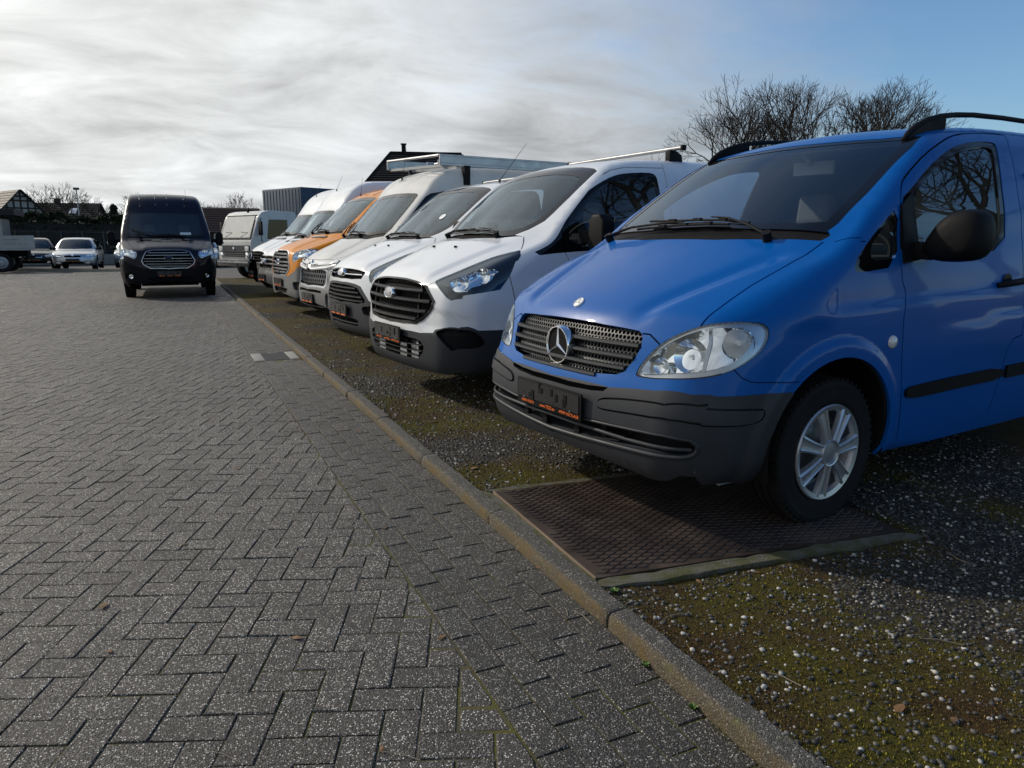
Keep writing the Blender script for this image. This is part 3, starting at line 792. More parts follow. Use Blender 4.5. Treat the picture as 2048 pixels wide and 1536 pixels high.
VT={"headlight":[[0.099,0.512,0.685],[0.123,0.528,0.739],[0.166,0.583,0.817],[0.208,0.645,0.863],[0.25,0.713,0.895],[0.312,0.786,0.914],[0.389,0.845,0.917],[0.431,0.872,0.91],[0.448,0.887,0.888],[0.44,0.894,0.849],[0.403,0.892,0.802],[0.344,0.872,0.759],[0.288,0.841,0.726],[0.222,0.788,0.702],[0.161,0.712,0.688],[0.121,0.61,0.68],[0.102,0.539,0.679]],"headlight_clear":[[0.104,0.525,0.69],[0.124,0.542,0.736],[0.164,0.593,0.805],[0.205,0.656,0.851],[0.248,0.723,0.883],[0.306,0.793,0.895],[0.353,0.835,0.891],[0.381,0.862,0.87],[0.376,0.872,0.836],[0.347,0.866,0.798],[0.299,0.842,0.758],[0.242,0.8,0.729],[0.178,0.728,0.712],[0.135,0.63,0.7],[0.108,0.547,0.689]],"grille":[[0.119,-0.055,0.874],[0.117,0.045,0.871],[0.128,0.257,0.868],[0.147,0.406,0.862],[0.155,0.459,0.858],[0.152,0.485,0.839],[0.134,0.495,0.792],[0.11,0.478,0.734],[0.085,0.445,0.684],[0.072,0.411,0.669],[0.043,0.236,0.651],[0.033,0.063,0.649]],"bumper_top":[[0.021,0.057,0.611],[0.049,0.401,0.612],[0.103,0.624,0.631],[0.175,0.763,0.631],[0.27,0.846,0.629],[0.363,0.89,0.633],[0.555,0.935,0.632]],"hood_edge":[[0.249,0.714,0.893],[0.265,0.717,0.914],[0.336,0.727,0.965],[0.509,0.732,1.051],[0.707,0.755,1.135],[0.866,0.755,1.197],[0.927,0.762,1.231]],"hood_front":[[0.144,0.496,0.815],[0.163,0.578,0.813]],"screen_side":[[0.971,0.756,1.262],[1.037,0.749,1.311],[1.243,0.746,1.453],[1.447,0.727,1.586],[1.603,0.716,1.675],[1.736,0.686,1.741]],"screen_top":[[1.736,0.686,1.741],[1.666,0.513,1.743],[1.634,0.252,1.752],[1.636,-0.006,1.759]],"moulding":[[0.025,0.347,0.535],[0.029,0.358,0.553],[0.037,0.4,0.566],[0.11,0.693,0.582],[0.101,0.674,0.581],[0.226,0.826,0.579],[0.423,0.901,0.572],[0.434,0.911,0.559],[0.417,0.907,0.522],[0.374,0.89,0.513],[0.267,0.858,0.511],[0.185,0.803,0.513],[0.094,0.684,0.523],[0.049,0.505,0.521],[0.029,0.387,0.514],[0.025,0.353,0.519]],"slot":[[0.005,0.051,0.437],[0.05,0.523,0.447],[0.091,0.684,0.45],[0.163,0.782,0.44],[0.181,0.797,0.429],[0.177,0.788,0.393],[0.153,0.761,0.375],[0.111,0.705,0.374],[0.041,0.429,0.373],[0.017,0.138,0.363],[0.016,-0.007,0.355]],"slot_in":[[0.005,0.05,0.434],[0.02,0.321,0.442],[0.05,0.524,0.441],[0.05,0.52,0.421],[0.044,0.467,0.39],[0.041,0.43,0.374],[0.017,0.138,0.363],[0.016,-0.007,0.355]],"intake_top":[[0.016,-0.033,0.597],[0.022,0.183,0.597],[0.05,0.404,0.614],[0.04,0.379,0.592],[0.028,0.306,0.581],[0.013,0.036,0.58],[0.013,-0.07,0.577]],"win":[[1.332,0.848,1.417],[1.428,0.833,1.468],[1.628,0.795,1.586],[1.832,0.764,1.676],[1.996,0.746,1.719],[2.182,0.736,1.742],[2.308,0.736,1.745],[2.331,0.744,1.729],[2.318,0.773,1.653],[2.271,0.84,1.445],[2.252,0.893,1.194],[1.73,0.9,1.164],[1.286,0.907,1.129]],"quarter":[[1.312,0.853,1.4],[1.144,0.872,1.288],[0.984,0.895,1.177],[0.953,0.904,1.135],[0.955,0.909,1.107],[0.988,0.91,1.102],[1.266,0.908,1.125]],"quarter_in":[[1.29,0.862,1.361],[1.161,0.875,1.272],[1.074,0.89,1.208],[1.077,0.903,1.149],[1.223,0.901,1.158],[1.263,0.899,1.166]],"door_front":[[1.362,0.933,0.451],[1.324,0.942,0.629],[1.31,0.944,0.718],[1.298,0.944,0.834],[1.295,0.942,0.919],[1.323,0.924,1.001],[1.312,0.921,1.03],[1.293,0.917,1.063],[1.294,0.91,1.113],[1.283,0.905,1.141],[1.322,0.853,1.4],[1.366,0.821,1.48],[1.433,0.8,1.534],[1.626,0.767,1.643],[1.832,0.735,1.724],[1.993,0.706,1.765],[2.197,0.692,1.79],[2.457,0.69,1.801],[2.503,0.697,1.796]],"door_rear":[[2.498,0.7,1.793],[2.462,0.742,1.735],[2.461,0.774,1.648],[2.435,0.831,1.476],[2.43,0.879,1.255],[2.414,0.908,1.125],[2.405,0.942,0.903],[2.392,0.958,0.752]],"door_rear2":[[2.394,0.958,0.745],[2.305,0.957,0.73],[2.265,0.952,0.674],[2.267,0.941,0.565],[2.253,0.937,0.498],[2.222,0.914,0.323]],"strip":[[1.366,0.94,0.536],[1.37,0.94,0.559],[1.424,0.941,0.569],[1.804,0.942,0.58],[2.258,0.942,0.586],[2.283,0.939,0.522],[1.824,0.939,0.517],[1.472,0.938,0.509],[1.381,0.939,0.517]],"strip2":[[2.277,0.943,0.588],[2.497,0.943,0.592],[2.531,0.938,0.512],[2.298,0.939,0.523]],"arch":[[0.557,0.935,0.63],[0.585,0.939,0.68],[0.63,0.943,0.718],[0.706,0.95,0.748],[0.795,0.956,0.759],[0.884,0.96,0.751],[0.964,0.962,0.728],[1.043,0.963,0.677],[1.102,0.962,0.609],[1.146,0.959,0.535],[1.154,0.959,0.523],[1.172,0.954,0.461],[1.179,0.946,0.388],[1.171,0.929,0.302],[1.228,0.861,0.215]],"bumper_seam":[[0.305,0.851,0.734],[0.329,0.871,0.704],[0.362,0.887,0.686],[0.407,0.899,0.68],[0.51,0.92,0.673],[0.6,0.94,0.671]],"badge":[[0.16,-0.025,0.933],[0.182,-0.016,0.952],[0.193,0.008,0.96],[0.18,0.03,0.95],[0.157,0.022,0.929],[0.151,-0.006,0.923]],"star":[[0.071,0.019,0.752]],"lamp":[[1.219,0.944,0.791]],"handle":[[2.124,0.926,1.01],[2.385,0.925,1.021]],"cowl_low":[[0.927,0.762,1.231],[0.791,0.231,1.238]],"cowl_top":[[0.983,0.751,1.271],[0.91,0.444,1.293],[0.889,0.151,1.303]],"sill":[[1.218,0.934,0.32],[2.652,0.911,0.308]],"sillb":[[1.203,0.879,0.23],[1.854,0.893,0.243],[2.709,0.894,0.246]],"rail":[[1.766,0.663,1.757],[1.881,0.634,1.787]],"plate":[[0.018,-0.246,0.555],[0.023,0.279,0.571],[0.016,0.289,0.452],[0.013,-0.239,0.423]]}
WP={"arm1":[[0.843,0.532,1.238],[0.868,0.408,1.271],[0.906,0.255,1.309],[0.92,0.13,1.323]],"blade1":[[0.935,-0.342,1.32],[0.908,-0.136,1.316],[0.908,0.046,1.317],[0.908,0.215,1.312],[0.905,0.38,1.297]],"arm2":[[0.867,-0.624,1.237],[0.868,-0.411,1.27],[0.873,-0.174,1.292],[0.881,-0.025,1.301]],"blade2":[[0.869,-0.37,1.275],[0.863,-0.163,1.287],[0.868,-0.012,1.293],[0.876,0.146,1.295],[0.881,0.278,1.291]]}
C18={"headlight":[[0.145,0.553,0.938],[0.162,0.552,0.952],[0.27,0.61,1.004],[0.415,0.661,1.066],[0.549,0.711,1.12],[0.65,0.771,1.152],[0.726,0.821,1.172],[0.685,0.874,1.141],[0.63,0.925,1.064],[0.578,0.943,0.981],[0.499,0.941,0.887],[0.421,0.929,0.875],[0.26,0.871,0.852],[0.157,0.765,0.827],[0.143,0.729,0.842],[0.136,0.642,0.894]],"headlight_in":[[0.193,0.678,0.943],[0.23,0.687,0.965],[0.288,0.725,0.987],[0.327,0.751,1.002],[0.391,0.752,1.034],[0.44,0.806,1.047],[0.481,0.862,1.042],[0.49,0.891,1.02],[0.467,0.907,0.982],[0.425,0.911,0.938],[0.32,0.879,0.906],[0.261,0.847,0.898],[0.19,0.787,0.883],[0.179,0.748,0.904]],"grille":[[0.076,-0.066,0.937],[0.078,0.176,0.933],[0.088,0.364,0.918],[0.098,0.476,0.9],[0.101,0.607,0.808],[0.093,0.584,0.762],[0.062,0.481,0.67],[0.047,0.402,0.635],[0.027,0.198,0.625],[0.021,-0.018,0.622]],"grilleL":[[0.116,-0.695,0.752],[0.115,-0.683,0.637]],"bumper_top":[[0.021,-0.022,0.561],[0.03,0.258,0.559],[0.055,0.465,0.558],[0.089,0.623,0.572],[0.1,0.641,0.598],[0.114,0.685,0.608],[0.265,0.88,0.625],[0.293,0.898,0.615],[0.331,0.913,0.596],[0.483,0.935,0.593]],"lowgrille":[[0.023,-0.054,0.493],[0.031,0.252,0.504],[0.046,0.396,0.504],[0.058,0.472,0.491],[0.068,0.516,0.453],[0.066,0.484,0.406],[0.063,0.419,0.354],[0.058,0.358,0.339],[0.047,0.203,0.333],[0.045,-0.121,0.328]],"fog":[[0.095,0.644,0.574],[0.106,0.669,0.593],[0.265,0.88,0.608],[0.331,0.912,0.57],[0.39,0.918,0.505],[0.363,0.91,0.465],[0.155,0.779,0.458],[0.12,0.73,0.503]],"hood_edge":[[0.104,0.495,0.905],[0.13,0.557,0.921],[0.162,0.552,0.952],[0.27,0.61,1.004],[0.415,0.661,1.066],[0.549,0.711,1.12],[0.65,0.771,1.152],[0.737,0.814,1.178],[0.785,0.757,1.207],[0.86,0.651,1.271]],"screen":[[0.842,0.545,1.281],[0.895,0.603,1.311],[0.997,0.708,1.369],[1.066,0.713,1.429],[1.224,0.724,1.557],[1.369,0.716,1.674],[1.516,0.705,1.782],[1.53,0.643,1.803],[1.538,0.489,1.828],[1.533,0.291,1.84],[1.553,-0.184,1.851]],"tri":[[0.766,0.932,1.123],[0.976,0.82,1.305],[1.091,0.834,1.415],[1.213,0.841,1.511],[1.33,0.832,1.599],[1.477,0.826,1.686],[1.633,0.813,1.749],[1.74,0.804,1.774],[2.006,0.798,1.791],[2.072,0.803,1.778],[2.082,0.817,1.735],[2.048,0.855,1.607]],"tribot":[[0.766,0.932,1.123],[1.063,0.942,1.149]],"door":[[1.073,0.948,1.102],[1.063,0.943,1.146],[1.06,0.905,1.33],[1.093,0.825,1.418],[1.124,0.787,1.457],[1.166,0.779,1.494],[1.331,0.767,1.632],[1.464,0.779,1.726],[1.615,0.772,1.8],[1.766,0.772,1.823],[2.185,0.777,1.833]],"bpillar":[[2.216,0.755,1.86],[2.201,0.785,1.821],[2.197,0.831,1.692]],"hoodrear":[[0.699,0.161,1.249],[0.768,0.444,1.252]],"nozzle":[[0.524,0.196,1.186]],"wiper":[[0.781,0.012,1.283],[0.792,0.405,1.268]]}
# ---------------------------------------------------------------- blue van
def place(root, loc, psi):
    root.location = loc; root.rotation_euler = (0, 0, math.atan2(-math.cos(psi), -math.sin(psi)))

def build_blue_van():
    FLIP[0] = True
    B = Body(bumps=vito_bumps(), **VITO); D = {k: np.array(v) for k, v in VT.items()}
    root = thing('blue_van', 'bright blue van with dark grey bumper, front wheel on the steel plate', 'van')
    P = []
    A = Panel
    circ = lambda cu, cz, r, y=.95: np.array([(cu + r * math.cos(t), y, cz + r * math.sin(t)) for t in np.linspace(0, 2 * math.pi, 48, endpoint=False)])
    # wheel arches
    P.append(A('arch', None, circ(.862, .350, .402), 'drop', 'S')); P.append(A('arch2', None, circ(4.06, .350, .402), 'drop', 'S'))
    hl = chaikin(D['headlight'], 1); hi = D['headlight_clear']
    P.append(A('headlight', None, hi, 'inner', smooth=1)); P.append(A('headlight', 'chrome', hl, 'lamp', smooth=1, depth=.055, back='satin'))
    ctr = hl.mean(0); P.append(A('headlight_seal', 'gloss_black', ctr + (hl - ctr) * 1.035, smooth=1, off=-.002, flange=.01))
    g = D['grille'].copy(); g[0, 1] = 0; g[-1, 1] = 0; g = np.delete(g, 1, 0)
    P.append(A('grille', 'dark', sym_center(g), 'recess', 'F', center=True, depth=.07, wall='gloss_black'))
    # shut lines
    P.append(A('shut', None, D['hood_edge'], 'seam', 'FS', open_=True, w=.007))
    P.append(A('shut', None, np.vstack([g[3:5][::-1] * 0 + np.array([[.153, .478, .850], [.16, .515, .852]]), D['hood_front'][-1:]]), 'seam', 'FS', open_=True, w=.007))
    P.append(A('shut', None, D['bumper_seam'], 'seam', 'S', open_=True, w=.004))
    df = D['door_front'].copy()
    df = np.vstack([[[1.40, .93, .30]], df, ])
    P.append(A('shut', None, chaikin(np.array([(p[0], .9, p[2]) for p in df]), 1, False), 'seam', 'S', open_=True, w=.007))
    dr = np.vstack([D['door_rear'], D['door_rear2']]); P.append(A('shut', None, dr, 'seam', 'S', open_=True, w=.007))
    P.append(A('shut', None, np.array([[.985, .9, 1.232], [1.215, .9, 1.235]]) if False else np.array([[.94, .8, 1.236], [1.05, .87, 1.234]]), 'seam', 'FS', open_=True, w=.005))
    # glazing
    win = D['win']; wi = np.array([[1.432, .83, 1.180], [1.425, .83, 1.385], [1.47, .83, 1.452], [1.63, .8, 1.552], [1.832, .76, 1.640], [1.99, .75, 1.690], [2.15, .74, 1.712], [2.265, .74, 1.714], [2.285, .74, 1.69], [2.262, .77, 1.60], [2.225, .84, 1.41], [2.205, .89, 1.222]])
    P.append(A('side_window', 'glass_dark', wi, 'glass', 'S', smooth=1, off=-.012, flange=.004))
    P.append(A('window_surround', 'gloss_black', win, 'panel', 'S', smooth=1, off=-.004, flange=.01))
    q = D['quarter']; c = q.mean(0); qi = D['quarter_in']
    P.append(A('quarter_window', 'glass_dark', qi, 'glass', 'S', smooth=1, off=-.008, flange=.004))
    P.append(A('quarter_surround', 'gloss_black', q, 'panel', 'S', smooth=1, off=-.003, flange=.01))
    ss = D['screen_side']; st = D['screen_top'].copy(); st[-1, 1] = 0
    cl = np.array([[.985, .735, 1.270], [.945, .60, 1.285], [.90, .38, 1.297], [.885, .0, 1.303]])
    out = np.vstack([cl[::-1], ss[1:], st[1:]])           # centre bottom -> corner -> up -> centre top
    inn = np.vstack([[[.925, 0, 1.33], [.945, .38, 1.325], [.99, .60, 1.312], [1.04, .695, 1.312]], [[1.235, .695, 1.452], [1.44, .675, 1.583], [1.66, .650, 1.705], [1.675, .62, 1.712]], [[1.635, .49, 1.722], [1.60, .25, 1.73], [1.597, 0, 1.733]]])
    P.append(A('windscreen', 'glass', sym_center(inn), 'glass', 'F', center=True, off=-.004, flange=.004))
    P.append(A('windscreen_surround', 'gloss_black', sym_center(out), 'panel', 'FS', center=True, off=-.002, flange=.012))
    lo = D['cowl_low'].copy(); cow = np.array([[.795, 0, 1.240], [.80, .25, 1.239], [.86, .55, 1.235], [.93, .748, 1.234], [.975, .765, 1.262], [.99, .74, 1.275], [.945, .60, 1.287], [.90, .38, 1.299], [.885, .0, 1.305]])
    P.append(A('cowl', 'black_plastic', sym_center(cow), 'panel', 'FS', center=True, off=-.012, flange=.02))
    # bumper
    bt = D['bumper_top'].copy()
    it = np.array([[.02, 0, .602], [.02, .15, .602], [.03, .27, .603], [.047, .395, .611], [.04, .372, .590], [.03, .30, .581], [.015, .15, .577], [.015, 0, .576]])
    P.append(A('upper_intake', 'dark', sym_center(it), 'recess', 'F', center=True, depth=.05, wall='black_plastic'))
    ml = D['moulding']; mc = chaikin(ml, 1); P.append(A('shut', None, np.vstack([mc, mc[:1]]), 'seam', 'FS', open_=True, w=.007))
    P.append(A('bumper_moulding', 'grey_plastic', ml, 'panel', 'FS', smooth=1, off=.013, flange=.02))
    sl = D['slot']; si = np.array([[.0, 0, .437], [.05, .40, .440], [.07, .53, .440], [.065, .535, .42], [.05, .47, .385], [.02, .28, .365], [.0, 0, .357]])
    P.append(A('lower_intake', 'dark', sym_center(si), 'recess', 'F', center=True, depth=.09, wall='grey_plastic'))
    so = np.vstack([[[.0, 0, .440]], sl[1:-1], [[.0, 0, .352]]])
    P.append(A('bumper_pocket', 'black_plastic', sym_center(chaikin(so, 1, False)), 'recess', 'F', center=True, depth=.03, wall='grey_plastic'))
    bt2 = np.vstack([[[.02, 0, .608]], bt[1:]])
    bp = np.vstack([bt2, [[.60, .94, .60], [.60, .95, -.5], [0, .5, -.5], [0, 0, -.5]]])
    P.append(A('bumper', 'grey_plastic', sym_center(bp), 'panel', 'FS', center=True, off=.005, flange=.02))
    # door, side strips, bonnet
    st1 = np.array([(p[0], .9, p[2]) for p in D['strip']]); P.append(A('rub_strip', 'black_plastic', st1, 'panel', 'S', smooth=1, off=.014, flange=.018))
    P.append(A('rub_strip', 'black_plastic', np.array([[2.295, .9, .588], [3.45, .9, .600], [3.45, .9, .535], [2.30, .9, .522]]), 'panel', 'S', off=.014, flange=.018))
    door = np.vstack([[[1.40, .93, .30]], df[1:], dr, [[2.21, .9, .30]]]); P.append(A('front_door', 'blue', door, 'panel', 'S', flange=.03))
    hd = np.vstack([[[.119, 0, .866]], g[1:4] - (0, 0, .006), [[.153, .478, .850]], D['hood_front'][-1:], D['hood_edge'], [[.93, .757, 1.236], [.86, .55, 1.237], [.80, .25, 1.241], [.795, 0, 1.242]]])
    P.append(A('bonnet', 'blue', sym_center(hd), 'panel', 'FS', center=True, flange=.02))
    out = skin(B, root, P, 4.5, zb=.235, sill=lambda u: .245, step=.045, fine=(.018, (-1, .2, 1, 1.75)), fineS=(.018, (0.2, .2, 1.5, 1.3)), body_mat='blue')
    def bead(L, r, mat, name, par, off=.0, closed=False, sym=True):
        Q = resample(np.asarray(L, float), .03, closed); Q = B.nose(Q[:, 1], Q[:, 2]); N = B.normal(Q); m = MB(); m.tube(Q + N * off, r, 8); o = m.build(name, mat, par, 60)
        if sym: m = MB(); m.tube(mirror_pts(Q + N * off), r, 8); m.build(name, mat, par, 60)
    bpk = out['bumper'][0]
    bead(chaikin(np.array([(0, 0, .349), (0, .14, .354), (0, .43, .364), (0, .70, .367), (0, .762, .372), (0, .793, .392), (0, .800, .425), (0, .785, .443)]), 2, False), .011, 'grey_plastic', 'intake_lip', bpk, .001)
    bead(np.array([(0, 0, .418), (0, .30, .412), (0, .52, .404), (0, .70, .402), (0, .782, .405)]), .009, 'grey_plastic', 'intake_bar', bpk, -.006)
    bead(np.array([(0, 0, .448), (0, .30, .449), (0, .52, .455), (0, .69, .457), (0, .785, .446)]), .007, 'grey_plastic', 'intake_lip', bpk, .0)
    for y in (.18, .36, -.08, -.26): m = MB(); q = B.nose(y, .40)[0]; m.box(q + (.035, 0, -.005), (.02, .035, .08)); m.build('intake_vane', 'black_plastic', bpk)
    # grille: perforated plates, slats, star
    gpoly = sym_center(g)[:, [1, 2]]; ctrg = np.array([0, .76])
    gin = ctrg + (gpoly - ctrg) * np.array([.985, .97])
    gr = out['grille'][0]
    rows = [(.838, .806), (.788, .756), (.738, .706), (.692, .664)]
    hx = MB()
    inside = lambda y, z: bool(in_poly(np.array([y]), np.array([z]), gin)[0]) and math.hypot(y, z - .752) > .083
    for zt, zb_ in rows:
        h = hex_mesh(B, inside, -.5, .5, zb_ - .004, zt + .012, .0225, .030, .74); 
        if h.V: hx.add(np.vstack(h.V), h.F)
    kind(hx.build('grille_mesh', 'grille_grey', gr, 30), 'stuff')
    for z in (.796, .746, .697, .652):
        m = MB(); e = max([abs(y) for y in np.linspace(0, .52, 105) if in_poly(np.array([y]), np.array([z + (.006 if z < .66 else 0)]), gpoly)[0]] + [.1]) - .006
        bar_on_nose(m, B, np.linspace(-e, e, 25), z, -.004, [(-.011, -.030), (-.011, .004), (-.004, .013), (.008, .012), (.012, .0), (.012, -.030)])
        fix_normals(m.build('slat', 'grille_grey', gr, 45))
    p = B.nose(0, .752)[0]; em = bpy.data.objects.new('emblem', None); link(em, gr)
    m = MB(); m.lathe([(.079, .02), (.079, -.014), (.001, -.016)], 36, 'x', p - (.004, 0, 0)); fix_normals(m.build('emblem_base', 'dark', em, 40))
    m = MB(); m.lathe([(.080, .01), (.080, -.020), (.083, -.026), (.088, -.026), (.091, -.018), (.091, .012)], 48, 'x', p); fix_normals(m.build('emblem_ring', 'chrome', em, 50))
    m = MB()
    for k in range(3):
        a = math.pi / 2 + k * 2 * math.pi / 3; d = np.array([0, math.cos(a), math.sin(a)]); s = np.array([0, -math.sin(a), math.cos(a)]); c0 = p - (.016, 0, 0)
        V = [c0 + s * .013 + d * .006, c0 - s * .013 + d * .006, c0 + d * .082 + s * .0015, c0 + d * .082 - s * .0015, c0 - (.013, 0, 0), c0 + d * .082 - (.006, 0, 0)]
        m.add(V, [(0, 2, 5, 4), (1, 4, 5, 3), (2, 3, 5)])
    m.build('emblem_star', 'chrome', em, 20)
    # headlight internals: reflector bowls and divider
    for i, hlo in enumerate(out['headlight']):
        sg = 1 if i == 0 else -1
        for (c3, rad, dr_) in (((.215, .70, .775), .072, (-.80, .34, .12)), ((.345, .835, .835), .062, (-.62, .62, .1)), ((.155, .60, .725), .038, (-.86, .25, .1))):
            c3 = np.array(c3) * (1, sg, 1); d = np.array(dr_) * (1, sg, 1); d /= np.linalg.norm(d)
            t = np.cross(d, (0, 0, 1.)); t /= np.linalg.norm(t); w = np.cross(t, d); m = MB(); k = 24; an = np.linspace(0, 2 * np.pi, k, endpoint=False); V = []
            for q in np.linspace(.15, 1, 7): V.append(c3 + d * (rad * (.55 * q * q - .62)) + rad * q * (np.cos(an)[:, None] * t + np.sin(an)[:, None] * w))
            F = [(a * k + j, a * k + (j + 1) % k, (a + 1) * k + (j + 1) % k, (a + 1) * k + j) for a in range(6) for j in range(k)] + [tuple(range(k))]
            m.add(np.vstack(V), F); m.build('reflector', 'chrome', hlo, 25)
            m = MB(); m.tube([c3 - d * rad * .6, c3 - d * rad * .05], [.009, .007], 10); m.build('bulb', 'white_lens', hlo, 40)
        P0 = np.array([(.285, .735, .885), (.262, .760, .84), (.235, .770, .79), (.215, .775, .72)]) * (1, sg, 1)
        m = MB(); N = B.normal(P0); m.sweep(P0 - N * .012, [(-.006, -.03), (-.006, .006), (.006, .006), (.006, -.03)], up=N); fix_normals(m.build('divider', 'satin', hlo, 40))
    # bonnet badge
    o, p, n, t, w = ellipse_badge(root, B, .0, .945, .030, .030, 'white_print', 'bonnet_badge', inner='white_print', off=.001)
    m = MB()
    for k in range(3):
        a = math.pi / 2 + k * 2.094; q = p + n * .0085; m.add([q + .004 * (math.cos(a + 1.57) * t + math.sin(a + 1.57) * w), q - .004 * (math.cos(a + 1.57) * t + math.sin(a + 1.57) * w), q + .022 * (math.cos(a) * t + math.sin(a) * w)], [(0, 1, 2)])
    m.build('badge_star', 'navy', o)
    plate(root, B, .502, .535, .128, y=.012, off=.014)
    # door mirror, handle, indicator, roof rails
    for sg in (1, -1):
        mo = [(1.000, 1.142), (.978, 1.152), (.985, 1.205), (1.02, 1.262), (1.062, 1.312), (1.12, 1.345), (1.185, 1.352), (1.235, 1.335), (1.262, 1.285), (1.268, 1.225), (1.255, 1.165), (1.225, 1.135), (1.17, 1.120), (1.05, 1.118)]
        m = MB(); mo = [(.930 + (a_ - .978) * .90, 1.258 + (b_ - 1.235) * .98) for a_, b_ in chaikin(np.array(mo), 1)]; mq = np.array(mo); cq = np.array([1.065, 1.258]); V = []; nq = len(mq)
        for uu, s_ in ((1.345, .02), (1.347, .35), (1.354, .62), (1.367, .82), (1.388, .93), (1.42, .985), (1.46, 1.0), (1.495, .985), (1.505, .95), (1.506, .5)): w_ = cq + (mq - cq) * s_; V.append(np.stack([np.full(nq, uu), sg * w_[:, 0], w_[:, 1]], -1))
        m.add(np.vstack(V), [(i_ * nq + j, i_ * nq + (j + 1) % nq, (i_ + 1) * nq + (j + 1) % nq, (i_ + 1) * nq + j) for i_ in range(9) for j in range(nq)] + [tuple(range(nq)), tuple(range(9 * nq, 10 * nq))]); mi = fix_normals(m.build('door_mirror', 'black_plastic', root, 50))
        m = MB(); m.prism([(sg * (.86), 1.16), (sg * .86, 1.235), (sg * .98, 1.23), (sg * .98, 1.15)], 0, 1.385, 1.455); bevel(m.build('mirror_arm', 'black_plastic', mi), .015, 2)
        m = MB(); m.prism([(sg * (1.065 + (a - 1.065) * .86), 1.258 + (b - 1.258) * .84) for a, b in mo], 0, 1.5075, 1.510); fix_normals(m.build('mirror_glass', 'chrome', mi))
        tri = np.array([[1.305, .9, 1.135], [1.318, .9, 1.39], [1.425, .9, 1.455], [1.428, .9, 1.15]]); Q = B.side(tri[:, 0], tri[:, 2], sg); N = B.normal(Q)
        m = MB(); m.add(np.vstack([Q + N * .012, Q - N * .01]), [(0, 1, 2, 3), (0, 4, 5, 1), (1, 5, 6, 2), (2, 6, 7, 3), (3, 7, 4, 0)]); fix_normals(m.build('mirror_base', 'black_plastic', mi))
        hp = B.side([2.13, 2.17, 2.25, 2.33, 2.385], [1.012, 1.013, 1.017, 1.021, 1.022], sg); N = B.normal(hp); m = MB()
        m.tube(hp + N * np.array([.004, .030, .038, .036, .012])[:, None], [.013, .017, .017, .018, .016], 10, flat=.8, up=(0, 1, 0)); ho = m.build('door_handle', 'black_plastic', root, 60)
        cc = B.side([2.235], [1.02], sg)[0]; nn = B.normal(cc[None])[0]; m = MB(); an = np.linspace(0, 2 * np.pi, 24, endpoint=False)
        V = [cc + nn * .0015 + .052 * (np.cos(a) * np.array([1, 0, 0]) + np.sin(a) * np.array([0, 0, 1.])) for a in an] ; m.add(V, [tuple(range(24))]); fix_normals(m.build('handle_cup', 'navy', ho))
        ip = B.side([1.219], [.791], sg)[0]; m = MB(); m.lathe([(.030, 0), (.030, sg * .006), (.022, sg * .014), (.001, sg * .018)], 20, 'y', ip); fix_normals(m.build('indicator', 'white_lens', root, 60))
        # rail
        us = np.array([1.66, 1.70, 1.76, 1.86, 1.98, 2.12, 2.3, 2.6, 3.2, 3.9, 4.2, 4.32, 4.38]); pr = B.top(us, sg * np.interp(us, [1.66, 2.2, 4.5], [.635, .625, .62]))
        hgt = np.array([.0, .018, .034, .050, .060, .064, .066, .066, .066, .064, .05, .025, 0.]); pr[:, 2] += hgt
        m = MB(); m.tube(pr, [.010, .016, .018, .017, .016, .0155, .015, .0145, .014, .014, .014, .013, .008], 10, flat=.9); ra = m.build('roof_rail', 'black_plastic', root, 60)
        for u0, u1 in ((1.68, 2.0), (3.0, 3.12), (4.1, 4.3)):
            m = MB(); uu = np.linspace(u0, u1, 6); q = B.top(uu, sg * np.interp(uu, [1.66, 2.2, 4.5], [.635, .625, .62])); hh = np.interp(uu, us, hgt)
            V = []; 
            for s in (-.02, .02):
                for top in (0, 1): V += [a + (0, s, -.02 if not top else max(h - .004, 0)) for a, h in zip(q, hh)]
            V = np.array(V); F = [(i, i + 1, 6 + i + 1, 6 + i) for i in range(5)] + [(12 + i, 18 + i, 18 + i + 1, 12 + i + 1) for i in range(5)] + [(0, 6, 18, 12), (5, 17, 23, 11)]
            m.add(V, F); fix_normals(m.build('rail_foot', 'black_plastic', ra, 40))
    # wipers
    S = lambda L: np.vstack([B.front(np.array([y]), np.array([(u + z) * RQ])) for u, y, z in L])
    wiper(root, B, np.array(WP['arm1']), np.array(WP['blade1'])); wiper(root, B, np.array(WP['arm2']), np.array(WP['blade2']))
    # wheels and underside
    for u in (.862, 4.06):
        for sg in (1, -1): wheel(root, B, u, sg * .815, .332, .213, .200)
        wheel_well(root, B, u, .405, .66, .925, .35)
    m = MB(); m.box((2.45, 0, .30), (2.3, 1.66, .10)); m.box((.45, 0, .33), (.45, 1.2, .16)); m.box((2.45, 0, .52), (4.1, 1.25, .3)); m.build('underbody', 'dark', root)
    m = MB(); m.box((.50, .55, .21), (.14, .30, .05), taper=.8); m.build('jacking_foot', 'lightgrey', root)
    # cabin
    m = MB(); m.box((1.42, 0, 1.06), (.62, 1.60, .22)); m.box((1.12, 0, 1.13), (.42, 1.42, .12)); m.box((1.52, .42, 1.19), (.26, .42, .07)); bevel(m.build('dashboard', 'trim', root), .03, 2)
    m = MB(); m.box((2.58, 0, 1.05), (.03, 1.62, 1.1)); m.box((2.58, 0, 1.68), (.03, 1.36, .18)); m.build('bulkhead', 'trim', root)
    seat(root, 2.08, .42); seat(root, 2.08, -.36, wide=.82); steering(root, 1.68, .42, 1.12)
    m = MB(); m.box((1.80, .04, 1.645), (.03, .23, .075), rz=R(-14)); m.tube([(1.79, .03, 1.66), (1.70, .03, 1.72)], .012, 8); bevel(m.build('inside_mirror', 'lightgrey', root), .01, 2)
    place(root, (1.582, 2.964, .045), 1.460488); FLIP[0] = False
    return root, B

